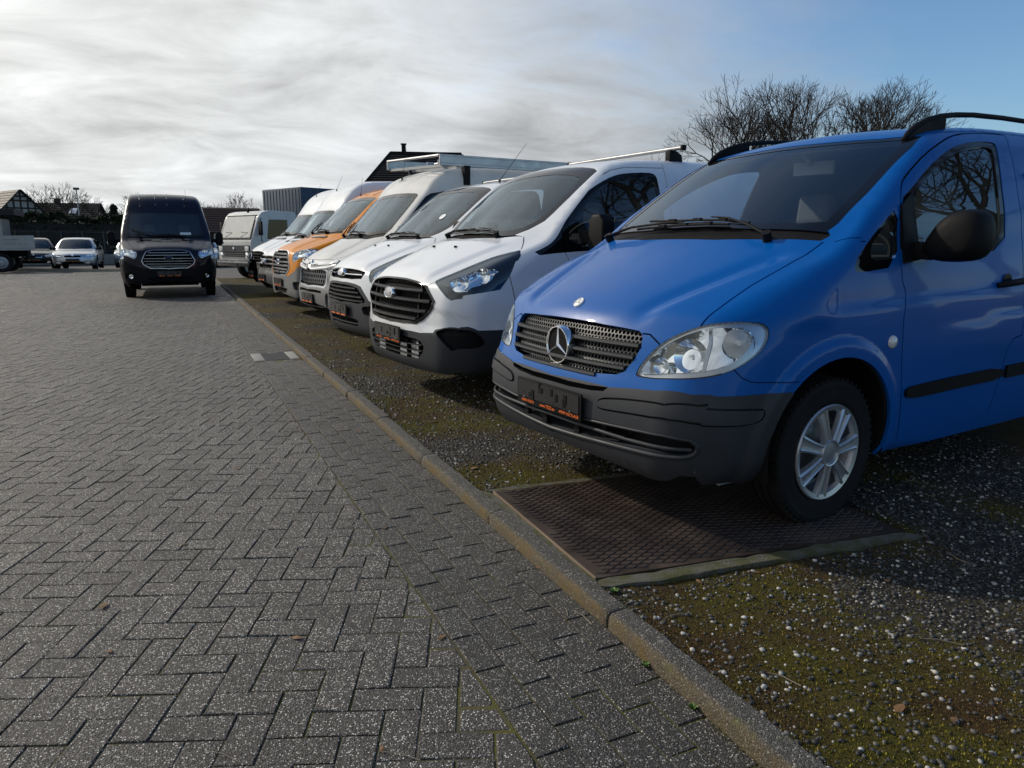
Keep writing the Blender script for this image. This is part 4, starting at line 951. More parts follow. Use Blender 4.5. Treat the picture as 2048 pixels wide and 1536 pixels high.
# ---------------------------------------------------------------- the other vans: skins
def custom_bumps(new):
    def arch(cu):
        def b(u, a, z):
            rr = np.hypot(u - cu, z - .345); return .018 * (1 - smooth(.43, .475, rr)) * smooth(.5, .7, a)
        return b
    def shoulder(u, a, z):
        ln = .90 + .05 * (u - .6)
        return -.016 * smooth(ln - .01, ln + .07, z) * smooth(.5, 1., u) * smooth(.6, .8, a) * (1 - smooth(1.25, 1.4, z))
    def hood(u, a, z):
        yc = .50 + .30 * (u - .15); k = smooth(.08, .2, u) * (1 - smooth(.62, .78, u)) * smooth(.92, .98, z)
        return k * (.016 * smooth(yc + .02, yc - .06, a))
    def lip(u, a, z):     # crease under the lamps
        ln = .76 - .25 * (a - .6)
        return -.012 * smooth(.45, .6, a) * smooth(.34, .2, u) * smooth(ln + .02, ln - .03, z) * smooth(.55, .62, z)
    return [arch(1.0), arch(3.93), shoulder, hood] + ([lip] if new else [])
CUSTOM = dict(
    prof=[(.24, .20), (.11, .225), (.05, .29), (.028, .40), (.02, .55), (.022, .66), (.03, .80), (.05, .90), (.085, .955), (.19, 1.02), (.40, 1.12), (.60, 1.205), (.72, 1.25), (.80, 1.29),
          (1.10, 1.545), (1.40, 1.775), (1.52, 1.85), (1.80, 1.915), (2.3, 1.95), (3.5, 1.96), (4.7, 1.93), (4.88, 1.75), (4.96, 1.0), (4.97, .4), (4.8, .22)],
    wd=[(.15, .88), (.30, .94), (.50, .97), (.80, .98), (1.05, .972), (1.25, .945), (1.5, .885), (1.75, .815), (1.88, .765), (2.0, .70)],
    kx=[(.2, .17), (.7, .18), (1.0, .20), (1.3, .18), (1.8, .18), (1.95, .2)],
    crown=[(0, .02), (.2, .06), (.8, .03), (1.5, .01), (2.0, .06), (3, .07), (5, .07)],
    r=[(.3, .20), (.9, .18), (1.3, .14), (1.9, .08), (2.3, .06), (3.2, .06), (3.8, .09), (7, .10)], taper=(1.1, .12))
def big_bumps(ca, cb, zc=.36, hoodw=.5):
    def arch(cu):
        def b(u, a, z):
            rr = np.hypot(u - cu, z - zc); return .02 * (1 - smooth(.45, .50, rr)) * smooth(.5, .7, a)
        return b
    def hood(u, a, z):
        k = smooth(.08, .25, u) * (1 - smooth(.62, .8, u)) * smooth(.95, 1.03, z); return k * .018 * smooth(hoodw + .08, hoodw - .06, a)
    def shoulder(u, a, z): return -.018 * smooth(1.02, 1.10, z) * smooth(.6, 1., u) * smooth(.6, .8, a) * (1 - smooth(1.3, 1.5, z))
    return [arch(ca), arch(cb), hood, shoulder]
TRANSIT = dict(   # medium roof
    prof=[(.26, .24), (.10, .27), (.035, .35), (.02, .50), (.025, .65), (.03, .80), (.035, .92), (.055, 1.02), (.10, 1.09), (.22, 1.15), (.42, 1.22), (.62, 1.29), (.70, 1.325), (.76, 1.37),
          (1.05, 1.62), (1.36, 1.90), (1.46, 1.985), (1.62, 2.16), (1.80, 2.32), (2.0, 2.41), (2.3, 2.455), (3.5, 2.48), (5.3, 2.46), (5.48, 2.2), (5.53, 1.2), (5.53, .5), (5.35, .26)],
    wd=[(.2, .92), (.35, .98), (.6, 1.02), (.9, 1.03), (1.1, 1.02), (1.3, 1.0), (1.6, .955), (1.9, .90), (2.2, .845), (2.4, .80), (2.55, .74)],
    kx=[(.2, .16), (.8, .15), (1.1, .16), (1.4, .16), (1.95, .15), (2.3, .12)],
    crown=[(0, .02), (.2, .05), (.8, .03), (1.5, .02), (2.0, .05), (3, .06), (6, .06)],
    r=[(.3, .18), (.9, .17), (1.3, .15), (1.9, .09), (2.3, .06), (3.2, .07), (4.0, .11), (8, .12)], taper=(1.1, .10))
JUMPER = dict(    # tall roof
    prof=[(.26, .24), (.10, .27), (.0, .34), (-.02, .48), (-.02, .60), (.01, .68), (.02, .80), (.03, .90), (.06, .965), (.14, 1.03), (.32, 1.12), (.50, 1.20), (.62, 1.26), (.68, 1.30),
          (.95, 1.55), (1.22, 1.83), (1.30, 1.90), (1.42, 2.06), (1.60, 2.19), (1.85, 2.255), (2.2, 2.285), (3.5, 2.31), (5.2, 2.30), (5.36, 2.1), (5.41, 1.2), (5.41, .5), (5.2, .26)],
    wd=[(.2, .92), (.35, .98), (.6, 1.02), (.9, 1.025), (1.2, 1.01), (1.5, .98), (1.9, .935), (2.2, .905), (2.45, .87), (2.6, .82)],
    kx=[(.2, .16), (.8, .17), (1.1, .18), (1.4, .15), (1.9, .13), (2.3, .12)],
    crown=[(0, .02), (.2, .06), (.8, .03), (1.5, .02), (2.0, .04), (3, .05), (6, .05)],
    r=[(.3, .18), (.9, .18), (1.3, .15), (1.9, .09), (2.3, .06), (3.2, .08), (4.0, .10), (8, .11)], taper=(1.1, .10))
OLDVAN = dict(    # older tall van with a sloping bonnet
    prof=[(.26, .24), (.10, .28), (.0, .36), (-.02, .50), (-.01, .62), (.03, .70), (.035, .82), (.06, .93), (.13, 1.0), (.28, 1.08), (.48, 1.17), (.66, 1.26), (.74, 1.31),
          (.95, 1.50), (1.18, 1.78), (1.28, 1.88), (1.45, 2.12), (1.62, 2.30), (1.85, 2.42), (2.2, 2.47), (3.5, 2.5), (5.2, 2.48), (5.36, 2.3), (5.41, 1.2), (5.41, .5), (5.2, .26)],
    wd=[(.2, .90), (.35, .95), (.6, .98), (.9, .985), (1.2, .975), (1.5, .945), (1.9, .89), (2.2, .85), (2.45, .80), (2.6, .74)],
    kx=[(.2, .16), (.8, .16), (1.1, .17), (1.4, .15), (1.9, .14), (2.3, .12)],
    crown=[(0, .02), (.2, .05), (.8, .03), (1.5, .02), (2.0, .05), (3, .06), (6, .06)],
    r=[(.3, .18), (.9, .17), (1.3, .14), (1.9, .09), (2.3, .06), (3.2, .08), (4.0, .11), (8, .12)], taper=(1.1, .11))

# ---------------------------------------------------------------- one builder for the other vans
def pts(B, L):
    o = []
    for p in L:
        if p[0] == 'n': o.append(B.nose(p[1], p[2])[0])
        elif p[0] == 's': o.append(B.side([p[1]], [p[2]])[0])
        elif p[0] == 't': o.append(B.top(p[1], p[2])[0])
        else: o.append(np.array(p[-3:], float))
    return np.array(o)
def NN_(*yz): return [('n', a, b) for a, b in yz]
def SS_(*uz): return [('s', a, b) for a, b in uz]

def shrink_half(P, d):
    """move a half outline (bottom centre -> top centre) inwards by d, keeping its ends on the centre line"""
    P = np.array(P, float); q = P[:, [1, 2]]; c = np.array([0, (q[:, 1].max() + q[:, 1].min()) / 2])
    s = 1 - d / np.maximum(np.linalg.norm(q - c, axis=1), .05); out = P.copy(); out[:, 1] *= s ** 1.0; out[:, 2] = c[1] + (P[:, 2] - c[1]) * (1 - d / (q[:, 1].max() - q[:, 1].min()) * 2)
    return out

def build_van(S):
    FLIP[0] = True
    B = Body(bumps=S['bumps'], **S['body']); A = Panel; P = []
    root = thing(S['name'], S['label'], 'van', group=S.get('group'))
    paint_ = S['paint']; bmat = S['bumper_mat']; hero = S.get('step', .06)
    circ = lambda cu, cz, r: np.array([(cu + r * math.cos(t), .95, cz + r * math.sin(t)) for t in np.linspace(0, 2 * math.pi, 40, endpoint=False)])
    uf, ur, rw = S['axles'][0], S['axles'][1], S['wheel']
    for u in (uf, ur): P.append(A('arch', None, circ(u, rw + .02, rw + .06), 'drop', 'S'))
    hl = pts(B, S['headlight']); hi = pts(B, S['headlight_in']) if 'headlight_in' in S else None
    if hi is None: c = hl.mean(0); hi = c + (hl - c) * .84; hi = np.array([q for q in hi])
    P.append(A('headlight', None, hi, 'inner', smooth=1)); P.append(A('headlight', 'chrome', hl, 'lamp', smooth=S.get('hl_smooth', 1), depth=.04, back=S.get('hl_back', 'satin')))
    for g in S['grilles']:
        gp = pts(B, g['poly'])
        P.append(A(g.get('name', 'grille'), g.get('mat', 'dark'), sym_center(gp), 'recess', 'F', center=True, depth=g.get('depth', .05), wall=g.get('wall', 'gloss_black')))
        if g.get('frame'): 
            q = gp.copy(); c = np.array([0, 0, (q[:, 2].max() + q[:, 2].min()) / 2]); f = g['frame']
            q[:, 1] *= 1 + f / q[:, 1].max(); q[:, 2] = c[2] + (q[:, 2] - c[2]) * (1 + 2 * f / (q[:, 2].max() - q[:, 2].min()))
            P.append(A('grille_frame', g.get('fmat', 'gloss_black'), sym_center(q), 'panel', 'F', center=True, off=.006, flange=.02))
    for g in S.get('pockets', []):
        P.append(A(g['name'], g['mat'], pts(B, g['poly']), g.get('kind', 'recess'), 'FS', depth=g.get('depth', .035), wall=g.get('wall', bmat), smooth=g.get('smooth', 1), off=g.get('off', 0)))
    for L in S.get('shuts', []): P.append(A('shut', None, pts(B, L), 'seam', 'FS', open_=True, w=S.get('gap', .008)))
    for L in S.get('shuts_side', []): P.append(A('shut', None, np.array([(u, .9, z) for u, z in L]), 'seam', 'S', open_=True, w=S.get('gap', .008)))
    wi = np.array([(u, .9, z) for u, z in S['window']]); c = wi.mean(0)
    wj = np.array([(u, .9, z) for u, z in S['window_glass']]) if 'window_glass' in S else c + (wi - c) * .9
    P.append(A('side_window', 'glass_dark', wj, 'glass', 'S', smooth=1, off=-.010, flange=.004)); P.append(A('window_surround', 'gloss_black', wi, 'panel', 'S', smooth=1, off=-.003, flange=.01))
    sc = pts(B, S['screen']); sc[0, 1] = sc[-1, 1] = 0; si = pts(B, S['screen_in']) if 'screen_in' in S else shrink_half(sc, S.get('frit', .07)); si[0, 1] = si[-1, 1] = 0
    si = pts(B, [('n', p[1], p[2]) for p in si])
    P.append(A('windscreen', 'glass', sym_center(si), 'glass', 'F', center=True, off=-.004, flange=.004)); P.append(A('windscreen_surround', 'gloss_black', sym_center(sc), 'panel', 'FS', center=True, off=-.002, flange=.012))
    hd = pts(B, S['hood']); hd[0, 1] = hd[-1, 1] = 0
    cw = np.vstack([hd[-1:], hd[S['hood_rear']:-1][::-1], sc[:S.get('screen_corner', 2) + 1][::-1] + (0.004, 0, .004)]); cw[-1, 1] = 0
    P.append(A('cowl', 'black_plastic', sym_center(cw), 'panel', 'FS', center=True, off=-.010, flange=.02))
    bt = pts(B, S['bumper_top']); bt[0, 1] = 0
    bp = np.vstack([bt, [[bt[-1, 0] + .05, .97, bt[-1, 2] - .02], [bt[-1, 0] + .05, .97, -.6], [0, .5, -.6], [0, 0, -.6]]])
    P.append(A('bumper', bmat, sym_center(bp), 'panel', 'FS', center=True, off=S.get('bump_off', .006), flange=.02))
    if 'door' in S: P.append(A('front_door', paint_, np.array([(u, .9, z) for u, z in S['door']]), 'panel', 'S', flange=.02))
    P.append(A('bonnet', paint_, sym_center(hd), 'panel', 'FS', center=True, flange=.02))
    out = skin(B, root, P, S['u_end'], zb=S.get('zb', .26), sill=S.get('sill', .27), step=hero, fine=S.get('fine'), fineS=S.get('fineS'), body_mat=paint_)
    for g in S['grilles']:
        par = out[g.get('name', 'grille')].pop(0) if False else out[g.get('name', 'grille')][S['grilles'].index(g) if len(out[g.get('name', 'grille')]) > 1 else 0]
        for z, e in g.get('slats', []):
            m = MB(); t = g.get('slat_t', .012); d = g.get('slat_d', 0.)
            zz = (lambda y, z=z: z + g.get('droop', 0) * np.abs(y) ** 2)
            bar_on_nose(m, B, np.linspace(-e, e, 21), z, d, [(-t, -.03), (-t, .002), (-t * .4, .010), (t * .6, .010), (t, .0), (t, -.03)], zf=zz)
            fix_normals(m.build('slat', g.get('slat_mat', 'grille_grey'), par, 45))
        for y in g.get('bars', []):
            m = MB(); zs = g['poly']; z0, z1 = min(p[2] for p in zs) + .02, max(p[2] for p in zs) - .02
            for s in ((1, -1) if y else (1,)): 
                m = MB(); q = B.nose(np.full(4, s * y), np.linspace(z0, z1, 4)); m.sweep(q + (.018, 0, 0), [(-.008, -.02), (-.008, .005), (.008, .005), (.008, -.02)], up=(-1, 0, 0)); fix_normals(m.build('grille_bar', 'black_plastic', par, 45))
    # lamp bowls
    for i, hlo in enumerate(out['headlight']):
        sg = 1 if i == 0 else -1
        for c3, rad in S.get('bowls', []):
            c3 = np.array(c3) * (1, sg, 1); d = np.array([-.85, sg * .4, .1]); d /= np.linalg.norm(d)
            t = np.cross(d, (0, 0, 1.)); t /= np.linalg.norm(t); w = np.cross(t, d); m = MB(); k = 20; an = np.linspace(0, 2 * np.pi, k, endpoint=False); V = []
            for q in np.linspace(.15, 1, 6): V.append(c3 + d * (rad * (.6 * q * q - .62)) + rad * q * (np.cos(an)[:, None] * t + np.sin(an)[:, None] * w))
            F = [(a * k + j, a * k + (j + 1) % k, (a + 1) * k + (j + 1) % k, (a + 1) * k + j) for a in range(5) for j in range(k)] + [tuple(range(k))]
            m.add(np.vstack(V), F); m.build('reflector', 'chrome', hlo, 25)
    # wheels, underside
    for u in (uf, ur):
        for sg in (1, -1): wheel(root, B, u, sg * S['track'], rw, rw * .62, .21, S.get('wheel_style', 'steel'))
        wheel_well(root, B, u, rw + .065, S['track'] - .16, S['track'] + .11, rw + .02)
    L = S['u_end']
    m = MB(); m.box(((uf + ur) / 2, 0, .33), (ur - uf - .9, 1.7, .12)); m.box((.5, 0, .36), (.5, 1.2, .16)); m.box(((uf + ur) / 2, 0, .55), (L - .7, 1.25, .3)); m.build('underbody', 'dark', root)
    # cabin
    ws = sc; ub, zb_ = ws[0, 0], ws[0, 2]; db = S.get('dash', .0)
    m = MB(); m.box((ub + .48, 0, zb_ - .20 + db), (.62, 1.55, .22)); m.box((ub + .22, 0, zb_ - .14 + db), (.34, 1.3, .10)); m.box((ub + .6, .42, zb_ - .06 + db), (.22, .40, .06)); bevel(m.build('dashboard', 'trim', root), .03, 2)
    m = MB(); bu = S.get('bulkhead', 2.35); top = B.top(bu, 0)[0, 2] - .12; m.box((bu, 0, (top + .5) / 2), (.03, 1.56, top - .5)); m.build('bulkhead', S.get('bulk_mat', 'trim'), root)
    zs_ = zb_ - .62
    seat(root, bu - .45, .42, zs_, high=.64); seat(root, bu - .45, -.38, zs_, wide=.85, high=.64); steering(root, ub + .80, .42, zb_ - .05 + db)
    # mirrors
    for sg in (1, -1):
        u0, y0, y1, z0, z1 = S['mirror']
        m = MB(); m.prism([(sg * a, b) for a, b in ((y0, z0 + .02), (y0 + .01, z1 - .05), (y0 + .05, z1), (y1 - .05, z1), (y1, z1 - .06), (y1 - .005, z0 + .05), (y1 - .04, z0), (y0 + .04, z0))], 0, u0 - .07, u0 + .05)
        mi = bevel(m.build('door_mirror', 'black_plastic', root), .035, 3)
        m = MB(); zc = z0 + S.get('arm', .12); m.prism([(sg * (y0 - .16), zc - .06), (sg * (y0 - .16), zc + .05), (sg * (y0 + .04), zc + .03), (sg * (y0 + .04), zc - .05)], 0, u0 - .04, u0 + .03); bevel(m.build('mirror_arm', 'black_plastic', mi), .012, 2)
        m = MB(); m.box((u0 + .052, sg * (y0 + y1) / 2, (z0 + z1) / 2), (.004, (y1 - y0) * .8, (z1 - z0) * .82)); m.build('mirror_glass', 'chrome', mi)
        if S.get('mirror_lamp'): m = MB(); m.box((u0 - .03, sg * (y1 - .0), z0 + .06), (.10, .014, .07)); bevel(m.build('indicator', 'white_lens', mi), .005, 2)
        if 'handle' in S:
            u, z = S['handle']; hp = B.side([u - .12, u - .06, u, u + .08], [z] * 4, sg); N = B.normal(hp); m = MB(); m.tube(hp + N * np.array([.005, .035, .036, .01])[:, None], .016, 8, flat=.8); m.build('door_handle', S.get('handle_mat', 'black_plastic'), root, 60)
        if 'strip' in S:
            u0_, u1_, z0_, z1_ = S['strip']; uu = np.linspace(u0_, u1_, 12); Q = B.side(uu, np.full(12, (z0_ + z1_) / 2), sg); m = MB(); h = (z1_ - z0_) / 2
            m.sweep(Q + B.normal(Q) * .004, [(-h, -.02), (-h, .0), (-h * .7, .016), (h * .7, .016), (h, .0), (h, -.02)], up=B.normal(Q)); fix_normals(m.build('rub_strip', 'black_plastic', root, 50))
    # wipers
    for (a, b) in S.get('wipers', []):
        wiper(root, B, pts(B, a), pts(B, b))
    if S.get('plate'): plate(root, B, *S['plate'][:1], off=S.get('plate_off', .012), text=S.get('plate_text', False), w=.53, h=.135)
    if S.get('plate') and not S.get('plate_text'):
        b = [o for o in root.children if o.name.startswith('number_plate')][0]
        m = MB(); [m.box((-.0085, y, -.048), (.003, w_, .011)) for y, w_ in ((-.165, .12), (0, .11), (.165, .13))]; kind(m.build('plate_print', 'orange_print', b), 'stuff')
    if 'extra' in S: S['extra'](root, B, out, S)
    place(root, S['loc'], S['psi']); FLIP[0] = False
    if S.get('tilt'): root.rotation_euler[0] = S['tilt']
    return root, B

def roof_bar(name, root_pos, psi, B, u, half, zbar, label, foot_y):
    """cross bar of a roof rack with two feet, standing on a van roof"""
    FLIP[0] = True
    r = thing(name, label, 'roof bar')
    m = MB(); y = np.linspace(-half, half, 9); m.tube(np.stack([np.full(9, u), y, np.full(9, zbar)], -1), .024, 10, flat=.75); m.build('bar', 'galv', r, 50)
    for s in (1, -1):
        m = MB(); m.box((u, s * (half + .012), zbar), (.05, .03, .045)); bevel(m.build('end_cap', 'black_plastic', r), .01, 2)
        zf = B.top(u, s * foot_y)[0, 2]; m = MB(); m.prism([(u - .035, zf - .01), (u + .12, zf - .01), (u + .11, zf + .05), (u + .04, zbar - .012), (u - .035, zbar - .012)], 1, s * foot_y - .03, s * foot_y + .03); bevel(m.build('foot', 'black_plastic', r), .008, 2)
    place(r, root_pos, psi); FLIP[0] = False; return r

PSI = R(83.5)
def c18_spec():
    D = {k: np.array(v) for k, v in C18.items()}
    for k in D: D[k][:, 1] += np.where(D[k][:, 1] < .9, .03, .01)
    raw = lambda a: [('r', *p) for p in a]
    g = D['grille']; g = np.vstack([g[1:-1]]); 
    gp = [('n', 0, .938), ('n', .21, .935), ('n', .39, .920), ('n', .505, .900), ('n', .635, .80), ('n', .612, .755), ('n', .505, .668), ('n', .43, .637), ('n', .23, .627), ('n', 0, .622)]
    def extra(root, B, out, S):
        o, p, n, t, w = ellipse_badge(root, B, 0, .828, .092, .045, 'chrome', 'badge', inner='satin', off=.02); 
        tx = text_obj('Ford', .052, 'white_print', o, (0, 0, 0), (0, 0, 0), 'lettering'); q = p + n * .030
        tx.matrix_local = Matrix(((0, 0, -n[0], -q[0]), (1, 0, n[1], q[1]), (0, 1, n[2], q[2]), (0, 0, 0, 1))); tx.rotation_euler[0] += 0
        m = MB()
        for y in (.2, -.2):
            q = B.top(.52, y)[0]; m.box(q + (0, 0, .006), (.02, .035, .014), rz=.3)
        kind(fix_normals(m.build('washer_nozzle', 'black_plastic', root)), 'stuff')
        # radiator strip seen through the lower grille
        lg = out['lower_grille'][0]
        for y in (.17, -.30, .36): m = MB(); q = B.nose(y, .41)[0]; m.box(q + (.03, 0, 0), (.01, .13, .14)); m.build('vane', 'satin', lg)
    S = dict(name='white_van', label='white van with large dark hexagon grille and silver roof bar, beside the blue van', group='white vans with their noses to the kerb',
        body=CUSTOM, bumps=custom_bumps(True), paint='white', bumper_mat='grey_plastic', axles=(1.0, 3.93), wheel=.335, track=.84, u_end=4.7, step=.05,
        fine=(.022, (-1.05, .2, 1.05, 1.70)), fineS=(.022, (.2, .2, 1.3, 1.3)),
        headlight=raw(D['headlight']), headlight_in=raw(D['headlight_in']), hl_smooth=0, hl_back='gloss_black', bowls=[((.27, .80, .935), .05), ((.40, .875, .985), .058)],
        grilles=[dict(poly=gp, depth=.06, frame=.022, fmat='gloss_black', slats=[(.868, .50), (.792, .60), (.715, .55), (.652, .44)], slat_mat='grille_grey', slat_t=.013, bars=[.44]),
                 dict(name='lower_grille', poly=[('n', 0, .497), ('n', .28, .505), ('n', .43, .503), ('n', .50, .49), ('n', .54, .452), ('n', .515, .405), ('n', .45, .355), ('n', .39, .34), ('n', .23, .333), ('n', 0, .328)], depth=.05, wall='grey_plastic', slats=[(.455, .50), (.41, .50), (.37, .44)], slat_t=.005, slat_mat='grille_grey')],
        pockets=[dict(name='fog_pocket', mat='black_plastic', poly=raw(D['fog']), depth=.03, wall='black_plastic')],
        shuts=[raw(D['hood_edge'][:1]) + raw(D['headlight'][:2]), raw(D['hood_edge'][7:]), raw(D['headlight'][9:10]) + [('s', .62, .80), ('s', .70, .70)]],
        shuts_side=[[(1.10, .30), (1.10, 1.10), (1.07, 1.15), (1.065, 1.32), (1.09, 1.42), (1.17, 1.494), (1.33, 1.632), (1.47, 1.726), (1.62, 1.79), (1.77, 1.82), (2.19, 1.835)], [(2.21, 1.87), (2.19, 1.82), (2.20, 1.3), (2.21, .32)]],
        window=[(.766, 1.123), (.90, 1.262), (1.05, 1.392), (1.2, 1.507), (1.33, 1.60), (1.48, 1.686), (1.63, 1.747), (1.76, 1.772), (2.0, 1.79), (2.08, 1.778), (2.10, 1.73), (2.12, 1.17), (1.6, 1.17), (1.063, 1.149)],
        window_glass=[(1.12, 1.19), (1.13, 1.41), (1.21, 1.48), (1.34, 1.575), (1.49, 1.660), (1.64, 1.718), (1.77, 1.742), (2.0, 1.758), (2.05, 1.745), (2.065, 1.70), (2.085, 1.205), (1.6, 1.205)],
        door=[(1.10, .30), (1.10, 1.10), (1.07, 1.15), (1.065, 1.32), (1.09, 1.42), (1.17, 1.494), (1.33, 1.632), (1.47, 1.726), (1.62, 1.79), (1.77, 1.82), (2.19, 1.835), (2.20, 1.3), (2.21, .32)],
        screen=[('n', 0, 1.285), ('n', .42, 1.274), ('r', .842, .575, 1.281), ('n', .66, 1.32), ('n', .735, 1.385), ('n', .745, 1.44), ('n', .75, 1.56), ('n', .745, 1.68), ('n', .735, 1.782), ('n', .67, 1.808), ('n', .51, 1.832), ('n', .3, 1.845), ('n', 0, 1.852)],
        screen_in=[('n', 0, 1.315), ('n', .42, 1.315), ('n', .57, 1.335), ('n', .65, 1.39), ('n', .68, 1.45), ('n', .69, 1.56), ('n', .685, 1.66), ('n', .64, 1.735), ('n', .5, 1.765), ('n', .3, 1.785), ('n', 0, 1.79)],
        hood=[('n', 0, .953), ('n', .24, .95), ('n', .42, .935), ('n', .535, .908)] + raw(D['headlight'][0:1]) + raw(D['hood_edge'][2:7]) + raw(D['hood_edge'][7:10]) + [('n', .60, 1.268), ('n', .45, 1.257), ('n', 0, 1.25)], hood_rear=-4, screen_corner=2,
        bumper_top=[('n', 0, .560)] + raw(D['bumper_top'][1:]) + [('s', .60, .592)],
        mirror=(1.28, 1.03, 1.22, 1.17, 1.43), arm=.10, handle=(2.02, 1.02), strip=(1.45, 3.5, .46, .56), plate=(.512,), plate_text=True, plate_off=.03, bulkhead=2.5, bulk_mat='trim',
        wipers=[([('n', .42, 1.262), ('n', .30, 1.290), ('n', .12, 1.305)], [('n', -.25, 1.305), ('n', .0, 1.305), ('n', .40, 1.285)]), ([('n', -.45, 1.262), ('n', -.3, 1.285), ('n', -.1, 1.295)], [('n', -.5, 1.285), ('n', -.2, 1.295), ('n', .1, 1.295)])],
        loc=(1.535, 5.64, .05), psi=PSI, extra=extra)
    return S

def c13_spec():
    S = c18_spec(); D = None
    def extra(root, B, out, S):
        o, p, n, t, w = ellipse_badge(root, B, 0, .900, .092, .043, 'chrome', 'badge', inner='satin', off=.02)
        for y in (.2, -.2):
            m = MB(); q = B.top(.52, y)[0]; m.box(q + (0, 0, .006), (.02, .035, .014), rz=.3); m.build('washer_nozzle', 'black_plastic', root)
        m = MB(); q = B.nose(.42, 1.50)[0]; n = B.normal(q[None])[0]; tt = np.cross(n, (0, 0, 1.)); tt /= np.linalg.norm(tt); ww = np.cross(tt, n); an = np.linspace(0, 2 * np.pi, 20, endpoint=False)
        m.add(q + n * .002 + .045 * np.cos(an)[:, None] * tt + .045 * np.sin(an)[:, None] * ww, [tuple(range(20))]); m.build('round_sticker', 'paper', root)
        antenna(root, B, 1.80, .45, .55, R(40))
    S.update(name='white_van', label='white van with split grille and round windscreen sticker, second from the blue van', bumps=custom_bumps(False), step=.06, fine=(.03, (-1.05, .2, 1.05, 1.7)), fineS=None, light=1,
        grilles=[dict(name='upper_grille', poly=[('n', 0, .945), ('n', .40, .935), ('n', .55, .915), ('n', .50, .845), ('n', .30, .835), ('n', 0, .833)], depth=.04, slats=[(.888, .50)], slat_mat='chrome', slat_t=.010),
                 dict(name='lower_grille', poly=[('n', 0, .775), ('n', .35, .765), ('n', .45, .748), ('n', .60, .635), ('n', .60, .605), ('n', .45, .585), ('n', 0, .580)], depth=.05, frame=.025, fmat='grey_plastic', slats=[(.742, .40), (.70, .47), (.655, .53), (.612, .56)], slat_t=.010),
                 dict(name='air_intake', poly=[('n', 0, .42), ('n', .40, .418), ('n', .45, .40), ('n', .40, .335), ('n', 0, .33)], depth=.05, wall='grey_plastic', slats=[(.37, .42)], slat_t=.008)],
        pockets=[dict(name='fog_pocket', mat='black_plastic', poly=[('n', .52, .56), ('n', .70, .57), ('n', .83, .585), ('n', .86, .50), ('n', .80, .44), ('n', .58, .46)], depth=.03, wall='grey_plastic')],
        headlight=[('r', .15, .60, .925), ('n', .62, .965)] + S['headlight'][3:12] + [('n', .70, .80), ('n', .64, .84)], hl_smooth=1, hl_back='gloss_black', headlight_in=[('n', .68, .90), ('n', .71, .96), ('r', .35, .80, 1.01), ('r', .49, .89, 1.02), ('r', .46, .91, .95), ('r', .32, .885, .89), ('n', .72, .85)],
        bumper_top=[('n', 0, .80), ('n', .40, .79), ('n', .50, .77), ('n', .66, .63), ('n', .72, .61), ('s', .30, .62), ('s', .45, .62), ('s', .60, .62)],
        plate=(.50,), plate_text=False, plate_off=.03, loc=(1.63, 7.98, .05), extra=extra, handle=None, strip=None)
    S['shuts'] = [S['shuts'][1]]; S.pop('handle'); S.pop('strip'); S['label'] = 'white van with split grille and round windscreen sticker, second from the blue van'
    return S

